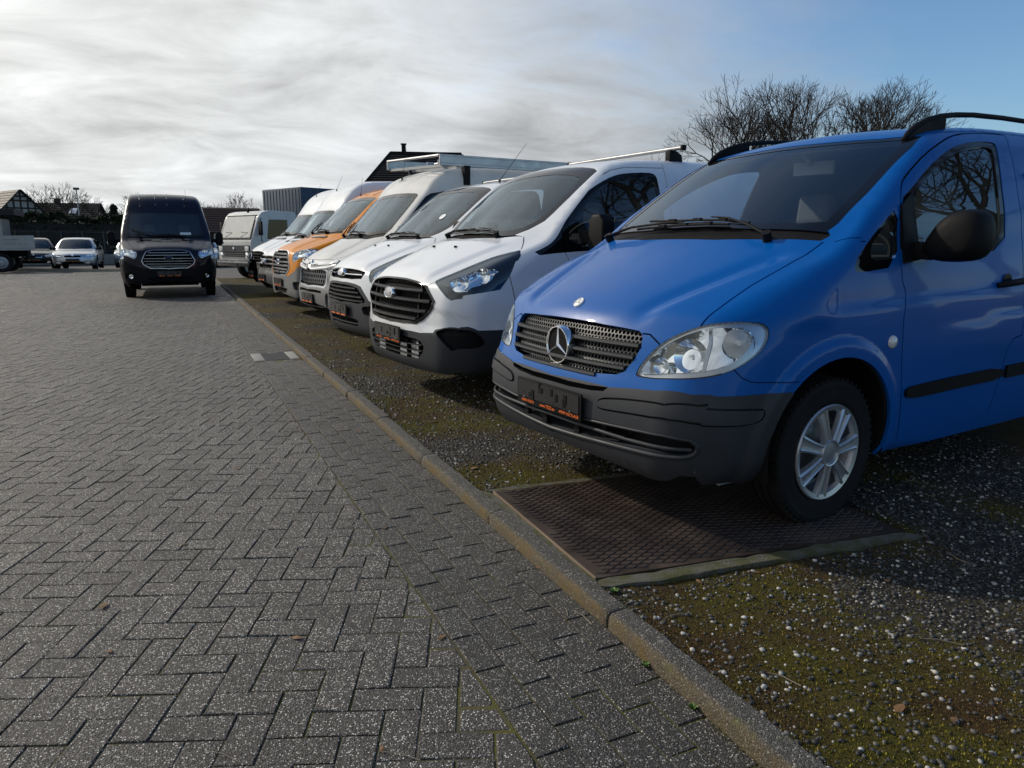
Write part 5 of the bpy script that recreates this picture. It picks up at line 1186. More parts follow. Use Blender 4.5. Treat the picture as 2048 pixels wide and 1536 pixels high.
def transit_spec(**k):
    def extra(root, B, out, S):
        g = out['grille'][0]
        o, p, n, t, w = ellipse_badge(root, B, 0, .905, .095, .042, 'chrome', 'badge', inner='navy', off=.02); o.parent = g
        for a, b in ((.12, .56), (-.56, -.12)):
            m = MB(); q = B.nose(np.linspace(a, b, 6), np.full(6, 1.305)); N = B.normal(q); m.sweep(q + N * .003, [(-.028, 0), (-.028, .008), (.028, .008), (.028, 0)], up=N); fix_normals(m.build('bonnet_vent', 'gloss_black', root, 40))
        for y in (-.52, -.18, .08, .46):
            us = np.linspace(1.60, 4.8, 14); q = B.top(us, np.full(14, y)); N = B.normal(q); m = MB(); m.tube(q + N * -.012, .022, 8, up=(0, 1, 0)); m.build('roof_rib', S['paint'], root, 60)
        antenna(root, B, 1.72, S.get('ant', .5), .30, R(8))
        for s in (1, -1):
            if S.get('fogs'):
                q = B.nose(s * .79, .50)[0]; n = B.normal(q[None])[0]; m = MB(); tt = np.cross(n, (0, 0, 1.)); tt /= np.linalg.norm(tt); ww = np.cross(tt, n); an = np.linspace(0, 2 * np.pi, 18, endpoint=False); V = []
                for rr, h in ((.05, -.02), (.05, .004), (.04, .006), (.02, -.01)): V.append(q + n * h + rr * (np.cos(an)[:, None] * tt + np.sin(an)[:, None] * ww))
                m.add(np.vstack(V), [(i * 18 + j, i * 18 + (j + 1) % 18, (i + 1) * 18 + (j + 1) % 18, (i + 1) * 18 + j) for i in range(3) for j in range(18)] + [tuple(range(54, 72))]); fix_normals(m.build('fog_lamp', 'chrome', root, 40))
        if S.get('note'):
            q = B.nose(.42, 1.475)[0]; m = MB(); m.box(q + (.06, 0, -.03), (.16, .24, .002), ry=R(-40)); m.build('dashboard_sheet', 'paper', root)
    S = dict(body=TRANSIT, bumps=big_bumps(.98, 4.28), axles=(.98, 4.28), wheel=.345, track=.87, u_end=5.2, step=.07, fine=(.035, (-1.1, .2, 1.1, 2.0)),
        headlight=[('n', .625, 1.05), ('n', .72, 1.085), ('n', .82, 1.11), ('n', .90, 1.12), ('s', .46, 1.10), ('s', .45, .98), ('s', .36, .90), ('n', .72, .885), ('n', .645, .93)], bowls=[((.21, .78, 1.0), .075), ((.30, .88, 1.03), .06)],
        grilles=[dict(poly=[('n', 0, 1.085), ('n', .33, 1.08), ('n', .44, 1.045), ('n', .54, .85), ('n', .50, .77), ('n', .37, .695), ('n', 0, .685)], depth=.05, frame=k.pop('gframe', .022), fmat=k.pop('gfmat', 'grille_grey'), slats=[(1.03, .40), (.975, .45), (.90, .50), (.84, .51), (.78, .47), (.73, .40)], slat_mat=k.pop('slat_mat', 'grille_grey'), slat_t=k.pop('slat_t', .011)),
                 dict(name='lower_grille', poly=[('n', 0, .47), ('n', .40, .47), ('n', .44, .46), ('n', .36, .38), ('n', 0, .375)], depth=.04, wall='black_plastic')],
        pockets=[dict(name='fog_pocket', mat='black_plastic', poly=[('n', .64, .58), ('n', .80, .585), ('n', .90, .57), ('n', .90, .44), ('n', .72, .42)], depth=.025)],
        shuts=[[('n', .55, 1.06), ('n', .62, 1.08)], [('n', .66, 1.10), ('n', .78, 1.20), ('n', .84, 1.30), ('n', .86, 1.36)]], shuts_side=[[(1.16, .35), (1.16, 1.30), (1.2, 1.45), (1.5, 1.85), (1.7, 1.97), (2.2, 1.98)], [(2.25, 2.0), (2.27, .35)]],
        window=[(.92, 1.27), (1.10, 1.50), (1.36, 1.78), (1.52, 1.88), (1.72, 1.92), (2.14, 1.92), (2.18, 1.30), (1.6, 1.28)], window_glass=[(1.22, 1.31), (1.22, 1.56), (1.40, 1.75), (1.54, 1.84), (1.72, 1.88), (2.10, 1.88), (2.13, 1.33)],
        screen=[('n', 0, 1.385), ('n', .5, 1.385), ('n', .80, 1.40), ('n', .83, 1.44), ('n', .80, 1.80), ('n', .775, 1.955), ('n', .70, 1.985), ('n', .35, 2.0), ('n', 0, 2.005)], frit=.05,
        hood=[('n', 0, 1.10), ('n', .34, 1.095), ('n', .46, 1.062), ('n', .62, 1.09), ('n', .70, 1.15), ('n', .78, 1.22), ('n', .84, 1.31), ('n', .85, 1.36), ('n', .78, 1.365), ('n', .5, 1.35), ('n', 0, 1.345)], hood_rear=-4,
        bumper_top=[('n', 0, .672), ('n', .50, .675), ('n', .56, .69), ('n', .75, .76), ('s', .35, .78), ('s', .55, .77)], mirror=(1.36, 1.10, 1.27, 1.19, 1.52), arm=.12, mirror_lamp=True, bulkhead=2.6,
        plate=(.56,), plate_off=.02, wipers=[([('n', .35, 1.375), ('n', .2, 1.40), ('n', 0, 1.42)], [('n', -.35, 1.41), ('n', 0, 1.42), ('n', .40, 1.40)]), ([('n', -.55, 1.375), ('n', -.62, 1.44), ('n', -.68, 1.52)], [('n', -.35, 1.42), ('n', -.55, 1.48), ('n', -.72, 1.55)])], extra=extra)
    S.update(k); S['screen'] = S['screen'] if k.get('paint') != 'orange' else [(a, b, c if c < 1.9 else 1.90 + (c - 1.9) * .8) for a, b, c in S['screen']]; return S

def jumper_spec():
    def extra(root, B, out, S):
        # double chevron on two chrome bars
        for k, z in ((0, .935), (1, .880)):
            m = MB()
            for s in (1, -1):
                ys = np.array([0., .035, .07, .11, .3, .6, .78]); zs = z + np.array([.03, .012, -.012, -.022, -.012, .005, .03]) + (0 if k else .004)
                q = B.nose(s * ys, zs); N = B.normal(q); m.sweep((q + N * .012) if s > 0 else (q + N * .012)[::-1], [(-.016, -.01), (-.016, .010), (0, .018), (.016, .010), (.016, -.01)], up=N if s > 0 else N[::-1])
            fix_normals(m.build('chevron_bar', 'chrome', root, 40))
        # woven mesh in the grille
        g = out['grille'][0]; m = MB(); hx = hex_mesh(B, lambda y, z: abs(y) < .56 and .645 < z < .845, -.56, .56, .645, .85, .072, .018, .62)
        kind(hx.build('grille_mesh', 'grille_grey', g, 30), 'stuff')
        antenna(root, B, 1.50, -.15, .42, R(10))
        # dents pressed into the roof front
        q = B.nose(.0, 1.28)[0]
    return dict(name='tall_white_van', label='tall white van with chevron grille and ladder rack on its dented roof', group='white vans with their noses to the kerb', body=JUMPER,
        bumps=big_bumps(.95, 4.4) + [lambda u, a, z: -.012 * smooth(1.95, 2.1, z) * smooth(2.5, 2.4, z) * gauss((a - .38 - .15 * np.sin(9 * z)) / .07) * gauss((u - 1.6) / .25)], paint='white_warm', bumper_mat='light_plastic', axles=(.95, 4.4), wheel=.345, track=.87, u_end=5.1, step=.07, fine=(.03, (-1.1, .2, 1.1, 3.0)),
        headlight=[('n', .74, .96), ('n', .85, 1.03), ('s', .48, 1.03), ('s', .50, .99), ('s', .44, .90), ('n', .80, .86)],
        grilles=[dict(poly=[('n', 0, .855), ('n', .50, .86), ('n', .60, .84), ('n', .585, .68), ('n', .54, .645), ('n', 0, .635)], depth=.04, frame=.03, fmat='satin'),
                 dict(name='air_slot', poly=[('n', 0, .585), ('n', .50, .583), ('n', .50, .545), ('n', 0, .545)], depth=.035, wall='light_plastic', bars=[.08, .2, .32, .44], slats=[]),
                 dict(name='lower_slot', poly=[('n', 0, .39), ('n', .55, .385), ('n', .55, .345), ('n', 0, .34)], depth=.035, wall='light_plastic', slats=[(.365, .53)], slat_t=.006)],
        pockets=[dict(name='bumper_step', mat='black_plastic', poly=[('n', .62, .56), ('n', .70, .56), ('n', .66, .37), ('n', .60, .36)], depth=.02)],
        shuts=[[('n', 0, .985), ('n', .3, .985), ('n', .6, 1.0), ('n', .75, 1.04), ('n', .80, 1.15), ('n', .84, 1.28)]], shuts_side=[[(1.12, .35), (1.12, 1.30), (1.5, 1.85), (2.2, 1.95)]],
        window=[(.85, 1.24), (1.05, 1.50), (1.3, 1.78), (1.5, 1.90), (2.1, 1.92), (2.14, 1.28)],
        screen=[('n', 0, 1.315), ('n', .5, 1.315), ('n', .80, 1.345), ('n', .83, 1.40), ('n', .81, 1.75), ('n', .79, 1.845), ('n', .72, 1.875), ('n', .35, 1.895), ('n', 0, 1.90)], frit=.05,
        hood=[('n', 0, .992), ('n', .3, .992), ('n', .6, 1.01), ('n', .74, 1.05), ('n', .79, 1.15), ('n', .83, 1.27), ('n', .80, 1.30), ('n', .5, 1.262), ('n', 0, 1.262)], hood_rear=-3,
        bumper_top=[('n', 0, .625), ('n', .60, .63), ('n', .66, .80), ('n', .70, .86), ('s', .30, .84), ('s', .5, .80)], mirror=(1.36, 1.10, 1.27, 1.19, 1.52), bulkhead=2.5, bulk_mat='lightgrey', plate=(.468,), plate_off=.018,
        wipers=[([('n', .30, 1.30), ('n', .15, 1.33), ('n', -.1, 1.345)], [('n', -.45, 1.34), ('n', -.1, 1.345), ('n', .35, 1.335)]), ([('n', -.5, 1.30), ('n', -.6, 1.38), ('n', -.66, 1.46)], [('n', -.45, 1.34), ('n', -.62, 1.42), ('n', -.72, 1.50)])],
        loc=(1.69, 10.25, .05), psi=PSI, extra=extra)

def oldvan_spec(kind_):
    def extra(root, B, out, S):
        g = out['grille'][0]
        if kind_ == 'oval': o, *_ = ellipse_badge(root, B, 0, .842, .10, .05, 'chrome', 'badge', inner='satin', off=.03); o.parent = g
        else:
            q = B.nose(0, .90)[0] - (.03, 0, 0); m = MB(); L_ = np.array([(0, .075), (.045, 0), (0, -.075), (-.045, 0), (0, .075)]); m.tube(np.stack([np.full(5, q[0]), L_[:, 0], q[2] + L_[:, 1]], -1), .014, 6, up=(-1, 0, 0)); m.build('badge', 'chrome', g, 40)
        for a, b in ((.12, .56), (-.56, -.12)):
            m = MB(); q = B.nose(np.linspace(a, b, 6), np.full(6, S['vent'])); N = B.normal(q); m.sweep(q + N * .003, [(-.03, 0), (-.03, .008), (.03, .008), (.03, 0)], up=N); fix_normals(m.build('bonnet_vent', 'gloss_black', root, 40))
        antenna(root, B, 1.6, .0, .30, R(25))
    oval = kind_ == 'oval'
    up = 0. if oval else .06
    body = dict(OLDVAN)
    if not oval: body['prof'] = [(a, b + (.06 if .7 < b < 1.4 else .02)) for a, b in OLDVAN['prof']]
    return dict(body=body, bumps=big_bumps(.95, 4.3), paint='white', axles=(.95, 4.3), wheel=.34, track=.83, u_end=5.1, step=.08, fine=(.045, (-1.1, .2, 1.1, 2.0)), vent=1.24 + up,
        headlight=[('n', .64, .94), ('n', .78, 1.0), ('n', .86, 1.03), ('s', .50, 1.02), ('s', .42, .86), ('n', .70, .80)],
        shuts=[[('n', .62, 1.0 + up), ('n', .72, 1.1 + up), ('n', .78, 1.26 + up)]], shuts_side=[[(1.15, .35), (1.15, 1.30), (1.5, 1.85), (2.2, 1.95)]],
        window=[(.9, 1.27), (1.10, 1.52), (1.32, 1.80), (1.5, 1.90), (2.1, 1.92), (2.14, 1.30)],
        screen=[('n', 0, 1.335 + up), ('n', .5, 1.335 + up), ('n', .75, 1.36 + up), ('n', .78, 1.41 + up), ('n', .76, 1.75), ('n', .74, 1.815), ('n', .66, 1.84), ('n', .33, 1.85), ('n', 0, 1.855)], frit=.05,
        hood=[('n', 0, .955 + up), ('n', .4, .955 + up), ('n', .60, .975 + up), ('n', .70, 1.09 + up), ('n', .77, 1.27 + up), ('n', .74, 1.30 + up), ('n', .5, 1.285 + up), ('n', 0, 1.285 + up)], hood_rear=-3,
        mirror=(1.36, 1.06, 1.22, 1.19, 1.50), bulkhead=2.5, bulk_mat='lightgrey', psi=PSI, extra=extra,
        wipers=[([('n', .30, 1.32 + up), ('n', .1, 1.36 + up), ('n', -.1, 1.37 + up)], [('n', -.4, 1.36 + up), ('n', 0, 1.37 + up), ('n', .35, 1.36 + up)])])

def build_vans():
    build_van(c18_spec())
    r13, B13 = build_van(c13_spec())
    build_van(jumper_spec())
    S = transit_spec(name='orange_van', label='orange van with chrome barred grille between the white vans', paint='orange', body=dict(TRANSIT, prof=[(a, b if b < 1.95 else 1.95 + (b - 1.95) * .45) for a, b in TRANSIT['prof']]), bumper_mat='light_plastic', loc=(1.60, 12.85, .05), psi=PSI, slat_mat='satin', gfmat='satin', slat_t=.014, ant=-.5)
    build_van(S)
    S = oldvan_spec('oval'); S.update(name='white_van', label='white van with grey bumper, silver oval badge and three bar grille, behind the orange van', group='white vans with their noses to the kerb', bumper_mat='grey_plastic', loc=(1.63, 15.3, .05),
        grilles=[dict(poly=[('n', 0, .945), ('n', .50, .945), ('n', .60, .93), ('n', .56, .76), ('n', .45, .72), ('n', 0, .71)], depth=.05, frame=.02, fmat='grille_grey', slats=[(.885, .55), (.80, .53)], slat_t=.016, slat_mat='satin')], bumper_top=[('n', 0, .70), ('n', .55, .70), ('n', .65, .72), ('s', .34, .72), ('s', .5, .70)], plate=(.53,))
    build_van(S)
    S = oldvan_spec('lozenge'); S.update(name='white_van', label='white van with black grille and black bumper, last of the row before the truck', group='white vans with their noses to the kerb', bumper_mat='black_plastic', loc=(1.66, 17.8, .05),
        grilles=[dict(poly=[('n', 0, 1.0), ('n', .55, 1.0), ('n', .66, .98), ('n', .62, .78), ('n', 0, .76)], depth=.04, frame=.02, fmat='black_plastic', slats=[(.95, .58), (.89, .60), (.83, .58)], slat_t=.012, slat_mat='black_plastic')], bumper_top=[('n', 0, .745), ('n', .60, .745), ('n', .70, .76), ('s', .34, .76), ('s', .5, .74)], plate=(.50,))
    build_van(S)
    S = transit_spec(name='navy_van', label='dark navy van facing forward alone on the paved lot', paint='navy', bumper_mat='black_plastic', loc=(-.075, 18.25, 0.004), psi=0.0, fogs=True, note=True, ant=.50, gfmat='satin', slat_mat='satin', slat_t=.008, bulk_mat='trim')
    build_van(S)

# ---------------------------------------------------------------- value noise for placing moss and gravel
_tab = nrng.random((256, 256))
def vnoise(x, y):
    xi, yi = np.floor(x).astype(int), np.floor(y).astype(int); a, b = x - xi, y - yi; a = a * a * (3 - 2 * a); b = b * b * (3 - 2 * b)
    g = lambda i, j: _tab[i % 256, j % 256]
    return (g(xi, yi) * (1 - a) + g(xi + 1, yi) * a) * (1 - b) + (g(xi, yi + 1) * (1 - a) + g(xi + 1, yi + 1) * a) * b
def fbm(x, y, o=4, g=.5):
    s = 0; w = 1; t = 0
    for k in range(o): s = s + w * vnoise(x * 2 ** k + 17 * k, y * 2 ** k + 31 * k); t += w; w *= g
    return s / t

XK = 1.2247; XB = .7257
def mat_paver(name, base, white, joint=False, moss=.0):
    k = NT(name); p = k.pos()
    big = k.noise(p, .35, 5, .6); med = k.noise(p, 2.3, 5, .6)
    v = k.n('ShaderNodeTexVoronoi'); k.l(p, v.inputs['Vector']); v.inputs['Scale'].default_value = 200
    sep = k.n('ShaderNodeSeparateColor'); k.l(v.outputs['Color'], sep.inputs[0])
    v2 = k.n('ShaderNodeTexVoronoi'); k.l(p, v2.inputs['Vector']); v2.inputs['Scale'].default_value = 520
    sep2 = k.n('ShaderNodeSeparateColor'); k.l(v2.outputs['Color'], sep2.inputs[0])
    stone = k.ramp(sep.outputs[0], [(0., tuple(c * .22 for c in base)), (.5, tuple(c * .75 for c in base)), (.68, tuple(c * 1.7 for c in base)), (.80, tuple(.55 * q for q in white)), (.9, white), (1., tuple(min(1, c * 1.35) for c in white))])
    fine = k.ramp(sep2.outputs[1], [(0., tuple(c * .5 for c in base)), (.8, tuple(c * 1.5 for c in base)), (1., tuple(c * 3 for c in base))])
    edge = k.ramp(v.outputs['Distance'], [(.25, 1.), (.55, 0.)])
    col = k.mix(edge, fine, stone)
    at = k.n('ShaderNodeAttribute', attribute_name='tone'); tone = k.ramp(at.outputs['Fac'], [(0., .80), (1., 1.2)])
    col = k.mix(1., col, tone, 'MULTIPLY')
    col = k.mix(1., col, k.ramp(big, [(.3, .78), (.7, 1.18)]), 'MULTIPLY')
    col = k.mix(k.math('MULTIPLY', k.ramp(med, [(.52, 0.), (.75, 1.)]), .35 + moss), col, (.045, .043, .022) if moss else (.05, .045, .038))
    k.set(Base_Color=col, Roughness=k.ramp(sep.outputs[1], [(0, .45), (1., .8)]))
    k.b.inputs['Specular IOR Level'].default_value = .45
    h = k.math('SUBTRACT', 1., v.outputs['Distance']); h2 = k.math('ADD', k.math('MULTIPLY', h, sep.outputs[2]), k.math('MULTIPLY', k.math('SUBTRACT', 1., v2.outputs['Distance']), .25))
    k.set(Normal=k.bump(h2, 1., .0055, prev=k.bump(k.noise(p, 45, 4, .6), .4, .004)))
    return k.m

def mat_bed():
    k = NT('joint_moss_and_sand'); p = k.pos(); n = k.noise(p, 3.1, 6, .65); n2 = k.noise(p, 160, 4, .7)
    sep = k.n('ShaderNodeSeparateXYZ'); k.l(p, sep.inputs[0])
    near = k.ramp(sep.outputs[0], [(.0, 0.), (.62, .25), (.70, 1.), (1., .6)])
    mo = k.mix(n2, (.035, .040, .006), (.15, .14, .016)); br = k.mix(n2, (.03, .022, .012), (.13, .075, .030)); sand = k.mix(n2, (.045, .040, .032), (.11, .098, .078))
    c = k.mix(k.ramp(n, [(.42, 0.), (.58, 1.)]), sand, k.mix(k.ramp(k.noise(p, 1.1, 4), [(.45, 0.), (.6, 1.)]), mo, br))
    k.set(Base_Color=c, Roughness=.95, Normal=k.bump(n2, 1., .008)); return k.m

def mat_kerb():
    k = NT('kerb_concrete'); p = k.pos(); geo = k.n('ShaderNodeNewGeometry'); sn = k.n('ShaderNodeSeparateXYZ'); k.l(geo.outputs['Normal'], sn.inputs[0])
    v = k.n('ShaderNodeTexVoronoi'); k.l(p, v.inputs['Vector']); v.inputs['Scale'].default_value = 240; sc = k.n('ShaderNodeSeparateColor'); k.l(v.outputs['Color'], sc.inputs[0])
    base = k.ramp(sc.outputs[0], [(0., (.03, .029, .027)), (.6, (.058, .056, .050)), (.9, (.11, .105, .095)), (1., (.30, .29, .27))])
    n = k.noise(p, 5., 6, .65); n2 = k.noise(p, 70., 5, .7)
    side = k.ramp(k.math('MULTIPLY', sn.outputs[0], -1.), [(.35, 0.), (.8, 1.)])
    mossc = k.mix(n2, (.050, .036, .014), (.165, .112, .038))
    c = k.mix(k.math('MULTIPLY', side, k.ramp(n, [(.34, .12), (.62, 1.)])), base, mossc)
    c = k.mix(k.ramp(k.noise(p, 9., 6, .7), [(.60, 0.), (.72, .8)]), c, k.mix(n2, (.05, .055, .012), (.13, .13, .03)))
    c = k.mix(k.ramp(k.noise(p, 16., 3, .5), [(.70, 0.), (.76, .7)]), c, (.36, .38, .34))
    k.set(Base_Color=c, Roughness=.88, Normal=k.bump(k.math('ADD', k.math('SUBTRACT', 1., v.outputs['Distance']), n2), .8, .005)); return k.m

def mat_verge():
    k = NT('mossy_gravel_soil'); p = k.pos(); at = k.n('ShaderNodeAttribute', attribute_name='moss')
    n = k.noise(p, 38, 6, .7); n2 = k.noise(p, 320, 4, .7); n3 = k.noise(p, 2.6, 5, .6)
    v = k.n('ShaderNodeTexVoronoi'); k.l(p, v.inputs['Vector']); v.inputs['Scale'].default_value = 105; sc = k.n('ShaderNodeSeparateColor'); k.l(v.outputs['Color'], sc.inputs[0])
    grav = k.ramp(sc.outputs[0], [(0., (.012, .012, .011)), (.5, (.045, .042, .038)), (.86, (.085, .08, .07)), (.95, (.18, .175, .16)), (1., (.36, .35, .33))])
    grav = k.mix(k.ramp(v.outputs['Distance'], [(.35, 0.), (.65, 1.)]), grav, (.018, .016, .012))
    green = k.mix(n2, (.010, .011, .002), (.115, .098, .008)); brown = k.mix(n2, (.016, .011, .004), (.090, .052, .012))
    mossc = k.mix(k.ramp(n3, [(.42, 0.), (.60, 1.)]), green, brown)
    f = k.math('ADD', at.outputs['Fac'], k.math('MULTIPLY', k.math('SUBTRACT', n, .5), 3.0)); f = k.ramp(f, [(.42, 0.), (.58, 1.)])
    k.set(Base_Color=k.mix(f, grav, mossc), Roughness=.95)
    k.b.inputs['Specular IOR Level'].default_value = .25
    k.set(Normal=k.bump(k.math('ADD', k.math('MULTIPLY', k.math('SUBTRACT', 1., v.outputs['Distance']), sc.outputs[1]), k.math('MULTIPLY', n2, .5)), 1., .010, prev=k.bump(n, .6, .02))); return k.m

def mat_asphalt():
    k = NT('worn_asphalt'); p = k.pos(); n = k.noise(p, .6, 6, .6); v = k.n('ShaderNodeTexVoronoi'); k.l(p, v.inputs['Vector']); v.inputs['Scale'].default_value = 90
    sc = k.n('ShaderNodeSeparateColor'); k.l(v.outputs['Color'], sc.inputs[0])
    k.set(Base_Color=k.mix(k.ramp(sc.outputs[0], [(.0, .2), (1., .8)]), k.mix(n, (.035, .034, .032), (.075, .072, .066)), (.10, .097, .09)), Roughness=.85, Normal=k.bump(v.outputs['Distance'], .6, .01)); return k.m

M['paver'] = mat_paver('exposed_aggregate_paver', (.048, .044, .039), (.74, .71, .65))
M['paver_edge'] = mat_paver('edge_course_paver', (.034, .033, .030), (.50, .48, .44), moss=.1)
M['bed'] = mat_bed(); M['kerb'] = mat_kerb(); M['verge'] = mat_verge(); M['asphalt'] = mat_asphalt()
M['concrete'] = simple('concrete', (.22, .21, .18), .9, bump=.8, bscale=90, var=.45)
M['cast_iron'] = simple('cast_iron', (.07, .07, .072), .6, metal=.3, bump=.5, bscale=150, var=.3)
M['leaf'] = simple('dead_leaf', (.16, .085, .035), .8, var=.4)
M['bark_bit'] = simple('dry_twig', (.20, .17, .13), .85, var=.3)
M['weed_leaf'] = simple('weed_leaf', (.09, .17, .025), .6)
M['concrete_pale'] = simple('pale_concrete', (.24, .24, .225), .8, bump=.4, bscale=120, var=.3)
M['rust_edge'] = simple('rusty_edge', (.23, .17, .12), .6, metal=.2, var=.4)
def mat_mossy():
    k = NT('mossy_concrete'); p = k.pos(); n = k.noise(p, 14, 6, .7)
    k.set(Base_Color=k.mix(k.ramp(n, [(.42, 0.), (.6, 1.)]), k.mix(k.noise(p, 120, 4), (.05, .049, .042), (.15, .145, .12)), k.mix(k.noise(p, 200, 3), (.028, .033, .010), (.10, .095, .030))), Roughness=.92, Normal=k.bump(k.noise(p, 110, 5, .7), 1., .008)); return k.m
M['concrete_mossy'] = mat_mossy()
def mat_plate():
    k = NT('brown_chequer_steel'); p = k.pos(); n = k.noise(p, 6., 6, .65)
    k.set(Base_Color=k.mix(k.ramp(n, [(.35, 0.), (.75, 1.)]), (.032, .022, .018), (.085, .060, .046)), Metallic=.25, Roughness=k.ramp(n, [(.3, .42), (.8, .7)]), Normal=k.bump(k.noise(p, 260, 4), .5, .002)); return k.m
M['chequer'] = mat_plate()

def set_attr(o, name, vals):
    a = o.data.attributes.new(name, 'FLOAT', 'POINT'); a.data.foreach_set('value', np.asarray(vals, np.float32))

def brick_shape(L, W, ch=.0028, h=.05, seed=0):
    r = random.Random(seed); j = lambda s: (r.random() - .5) * s
    x, y = L / 2 - .0022, W / 2 - .0022
    low = [(-x, -y), (x, -y), (x, y), (-x, y)]
    mid = [(a + j(.003), b + j(.003)) for a, b in low]; top = [(a * (1 - ch / x) + j(.002), b * (1 - ch / y) + j(.002)) for a, b in low]
    V = [(a, b, -h) for a, b in low] + [(a, b, -ch * .8 + j(.002)) for a, b in mid] + [(a, b, j(.0016)) for a, b in top]
    F = [(0, 1, 5, 4), (1, 2, 6, 5), (2, 3, 7, 6), (3, 0, 4, 7), (4, 5, 9, 8), (5, 6, 10, 9), (6, 7, 11, 10), (7, 4, 8, 11), (8, 9, 10, 11)]
    return np.array(V), F

def lay_bricks(root, items, mat, near, name='paver', field='far_pavers'):
    """items: (x, y, angle, L, W); the nearest become single objects with shared meshes, the rest one piece"""
    items = sorted(items, key=lambda t: near(t[0], t[1])); variants = []
    for s in range(10):
        V, F = brick_shape(.2, .1, seed=s); me = bpy.data.meshes.new(name); me.from_pydata([tuple(v) for v in V], [], F); me.materials.append(M[mat])
        a = me.attributes.new('tone', 'FLOAT', 'POINT'); t = .18 + .64 * ((s * 7) % 10) / 9; a.data.foreach_set('value', np.full(len(V), t, np.float32)); variants.append(me)
    r = random.Random(5); n = 0; rest = MB(); tones = []
    for (x, y, a, L, W) in items:
        dz = max(-.0015, r.gauss(0, .0010)); tx, ty = r.gauss(0, .0045), r.gauss(0, .0045); da = r.gauss(0, .006)
        if n < 300 and abs(L - .2) < .002:
            o = bpy.data.objects.new(name, variants[r.randrange(10)]); link(o, root); o.location = (x, y, dz); o.rotation_euler = (tx, ty, a + da); n += 1
        else:
            V, F = brick_shape(L, W, seed=r.randrange(1 << 20)); far = near(x, y) > 14
            if far: F = F[4:]
            c, s = math.cos(a + da), math.sin(a + da); V = np.stack([V[:, 0] * c - V[:, 1] * s + x, V[:, 0] * s + V[:, 1] * c + y, V[:, 2] + dz + V[:, 1] * tx - V[:, 0] * ty], -1)
            rest.add(V, F); tones += [r.random()] * len(V)
    o = kind(rest.build(field, mat, root), 'stuff'); set_attr(o, 'tone', tones)

def clip_poly(poly, xmax):
    out = []
    for i in range(len(poly)):
        a, b = poly[i], poly[(i + 1) % len(poly)]
        if a[0] <= xmax: out.append(a)
        if (a[0] <= xmax) != (b[0] <= xmax): t = (xmax - a[0]) / (b[0] - a[0]); out.append((xmax, a[1] + t * (b[1] - a[1])))
    return out

